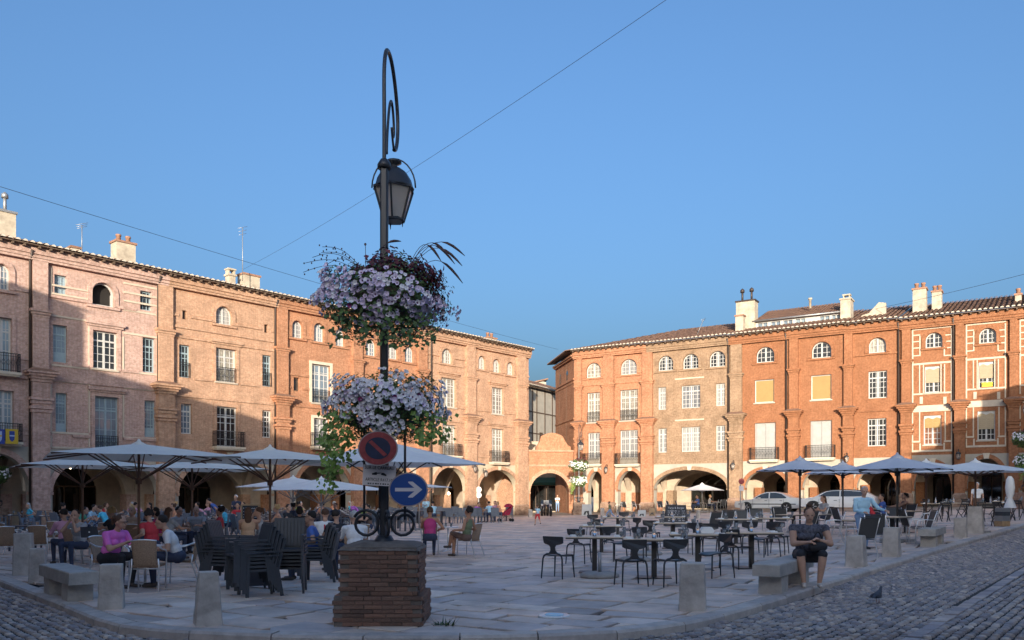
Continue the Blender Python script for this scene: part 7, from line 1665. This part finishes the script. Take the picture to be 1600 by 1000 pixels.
# chalk board on the left terrace, A-boards and signs before the corner house
p = gd(391,31); S = thing('chalk_board','wood-framed chalk menu board on the left terrace','menu board',p,.2); d = 31; zt = CH+(HY-790)/F*d; w_ = 13/F*d
MB().box(-w_,w_,0,.03,.35,zt).build('panel','board_black',S); 
for s in (-1,1): MB().box(s*w_-.03,s*w_+.03,-.02,.05,.0,zt+.03).build('frame_post','frame_wood',S)
MB().box(-w_,w_,-.02,.05,zt,zt+.05).build('frame_rail','frame_wood',S)
for k in range(6): chalk_marks(S,-w_*.8,w_*(.75-.2*(k%3)),zt-.12-.11*k,lambda z: 0.0,.06,k+40)
for px,yb,w_,h_,lab,mt in ((917,806,15,18,'white A-board sign with a drawing under the lamp of the corner house','paint_white'),(1003,807,12,10,'low white board before the second corner arch','paint_white'),(1019,806,9,12,'pale wooden A-board before the wide arch','frame_wood'),(1265,800,5,8,'small pale notice board between the parked cars','paint_white')):
    p = gp(px,yb); d = p.y; S = thing('a_board',lab,'sign board',p,-.25); W_, H_ = w_/F*d/2, h_/F*d
    for s in (1,-1): mb = MB(); mb.hexa([(-W_,-.25*s,0),(W_,-.25*s,0),(W_,-.25*s+.03,0),(-W_,-.25*s+.03,0)],[(-W_,-.03*s,H_),(W_,-.03*s,H_),(W_,-.03*s+.03,H_),(-W_,-.03*s+.03,H_)]); mb.build('panel',mt,S)
    mb = MB(); mb.prism([(-W_*.6,H_*.1),(-W_*.2,H_*.1),(0,H_*.35),(W_*.3,H_*.1),(W_*.6,H_*.12),(W_*.5,H_*.45),(-W_*.4,H_*.4)],0,.004); mb.v = [(x,-.262+.22*z/H_+y,z) for x,y,z in mb.v]; mb.build('drawing','trim_dark',S)
# bistro set under the low arches and inside the wide arch
pc = proto_table('round'); 
for i,px in enumerate((972,988,1040,1070,1100,1120)):
    d = 71 if px < 1000 else 66; p = gd(px,d); c = copytree(pc); c.location = p; c['label'] = 'small pale table %s' % ('before the second corner arch' if px < 1000 else 'in the wide arch'); c['group'] = 'cafe tables at the corner arches' if px < 1000 else 'cafe tables in the wide arch'
drop(pc); pc = proto_mesh()
for i,px in enumerate((966,978,994,1034,1048,1062,1078,1092,1106,1116,1128)):
    d = 70.3 if px < 1000 else 65; p = gd(px,d); c = copytree(pc); c.location = p; c.rotation_euler = (0,0,rt_.uniform(0,6)); c['label'] = 'small metal cafe chair %s' % ('before the second corner arch' if px < 1000 else 'in the wide arch'); c['group'] = 'cafe chairs at the corner arches' if px < 1000 else 'cafe chairs in the wide arch'
drop(pc)
# traffic mirror / double round signs on a post by the last left arch, sign posts by the silver car
p = gp(748,806); S = thing('round_sign_post','post with two pale round signs before the last left arch','sign post',p); d = p.y; MB().tube([(0,0,0),(0,0,CH+(HY-762)/F*d)],.04,8).build('post','zinc',S)
for y in (765,773.5): mb = MB(); disc(mb,.24,-.07,-.045,0,1.0,20,0,CH+(HY-y)/F*d); mb.build('disc','sign_pale',S)
p = gp(1157,803); S = thing('sign_post','thin post with a dark round sign left of the silver car','sign post',p); d = p.y; MB().tube([(0,0,0),(0,0,2.4)],.035,8).build('post','zinc',S); mb = MB(); disc(mb,.2,-.06,-.04,0,1.0,20,.05,2.2); mb.build('disc','sign_red_shaded',S); MB().box(-.12,.2,-.06,-.04,1.55,1.9).build('plate','sign_pale',S)
# glowing lamp inside the arch by the flower baskets
p = RL.world(RL.s_(701,-6)[0],6,CH+(HY-771)/F*RL.s_(701,-6)[1]); S = thing('arcade_lamp','small lit globe lamp inside the arch right of the baskets','lamp',p); m_, t_, b_ = nodes('lamp_glow'); b_.inputs['Emission Color'].default_value = (1,.75,.45,1); b_.inputs['Emission Strength'].default_value = 9
mb = MB(); mb.ell((0,0,0),(.13,.13,.13),12,8); mb.build('globe','lamp_glow',S); MB().tube([(0,0,.12),(0,0,ZC-p.z-.03)],.012,5).build('cord','iron',S)

for k,(px,py,lab) in enumerate(((95,732,'left small lit spot under the first arch of the banded house'),(110,731,'right small lit spot under the first arch of the banded house'))):
    t, d = RL.s_(px,-5.5); p = RL.world(t,5.5,CH+(HY-py)/F*d); S = thing('arcade_lamp',lab,'lamp',p); mb = MB(); mb.ell((0,0,0),(.07,.07,.06),10,6); mb.build('bulb','lamp_glow',S); MB().tube([(0,0,.05),(0,0,max(.1,ZC-p.z-.03))],.01,5).build('cord','iron',S)
# ------------------------------------------------------------------ lettering (text curves turned into meshes in one go)
tmp = []
for cu, mt, parent, loc, rot, name, sx in TXT:
    o = bpy.data.objects.new('t', cu); COL.objects.link(o); tmp.append(o)
dg = bpy.context.evaluated_depsgraph_get()
for o, (cu, mt, parent, loc, rot, name, sx) in zip(tmp, TXT):
    me = bpy.data.meshes.new_from_object(o.evaluated_get(dg)); me.materials.clear(); me.materials.append(M[mt])
    l = link(name, me, parent, loc); l.rotation_euler = rot; l.scale = (sx,1,1)
for o in tmp: bpy.data.objects.remove(o)
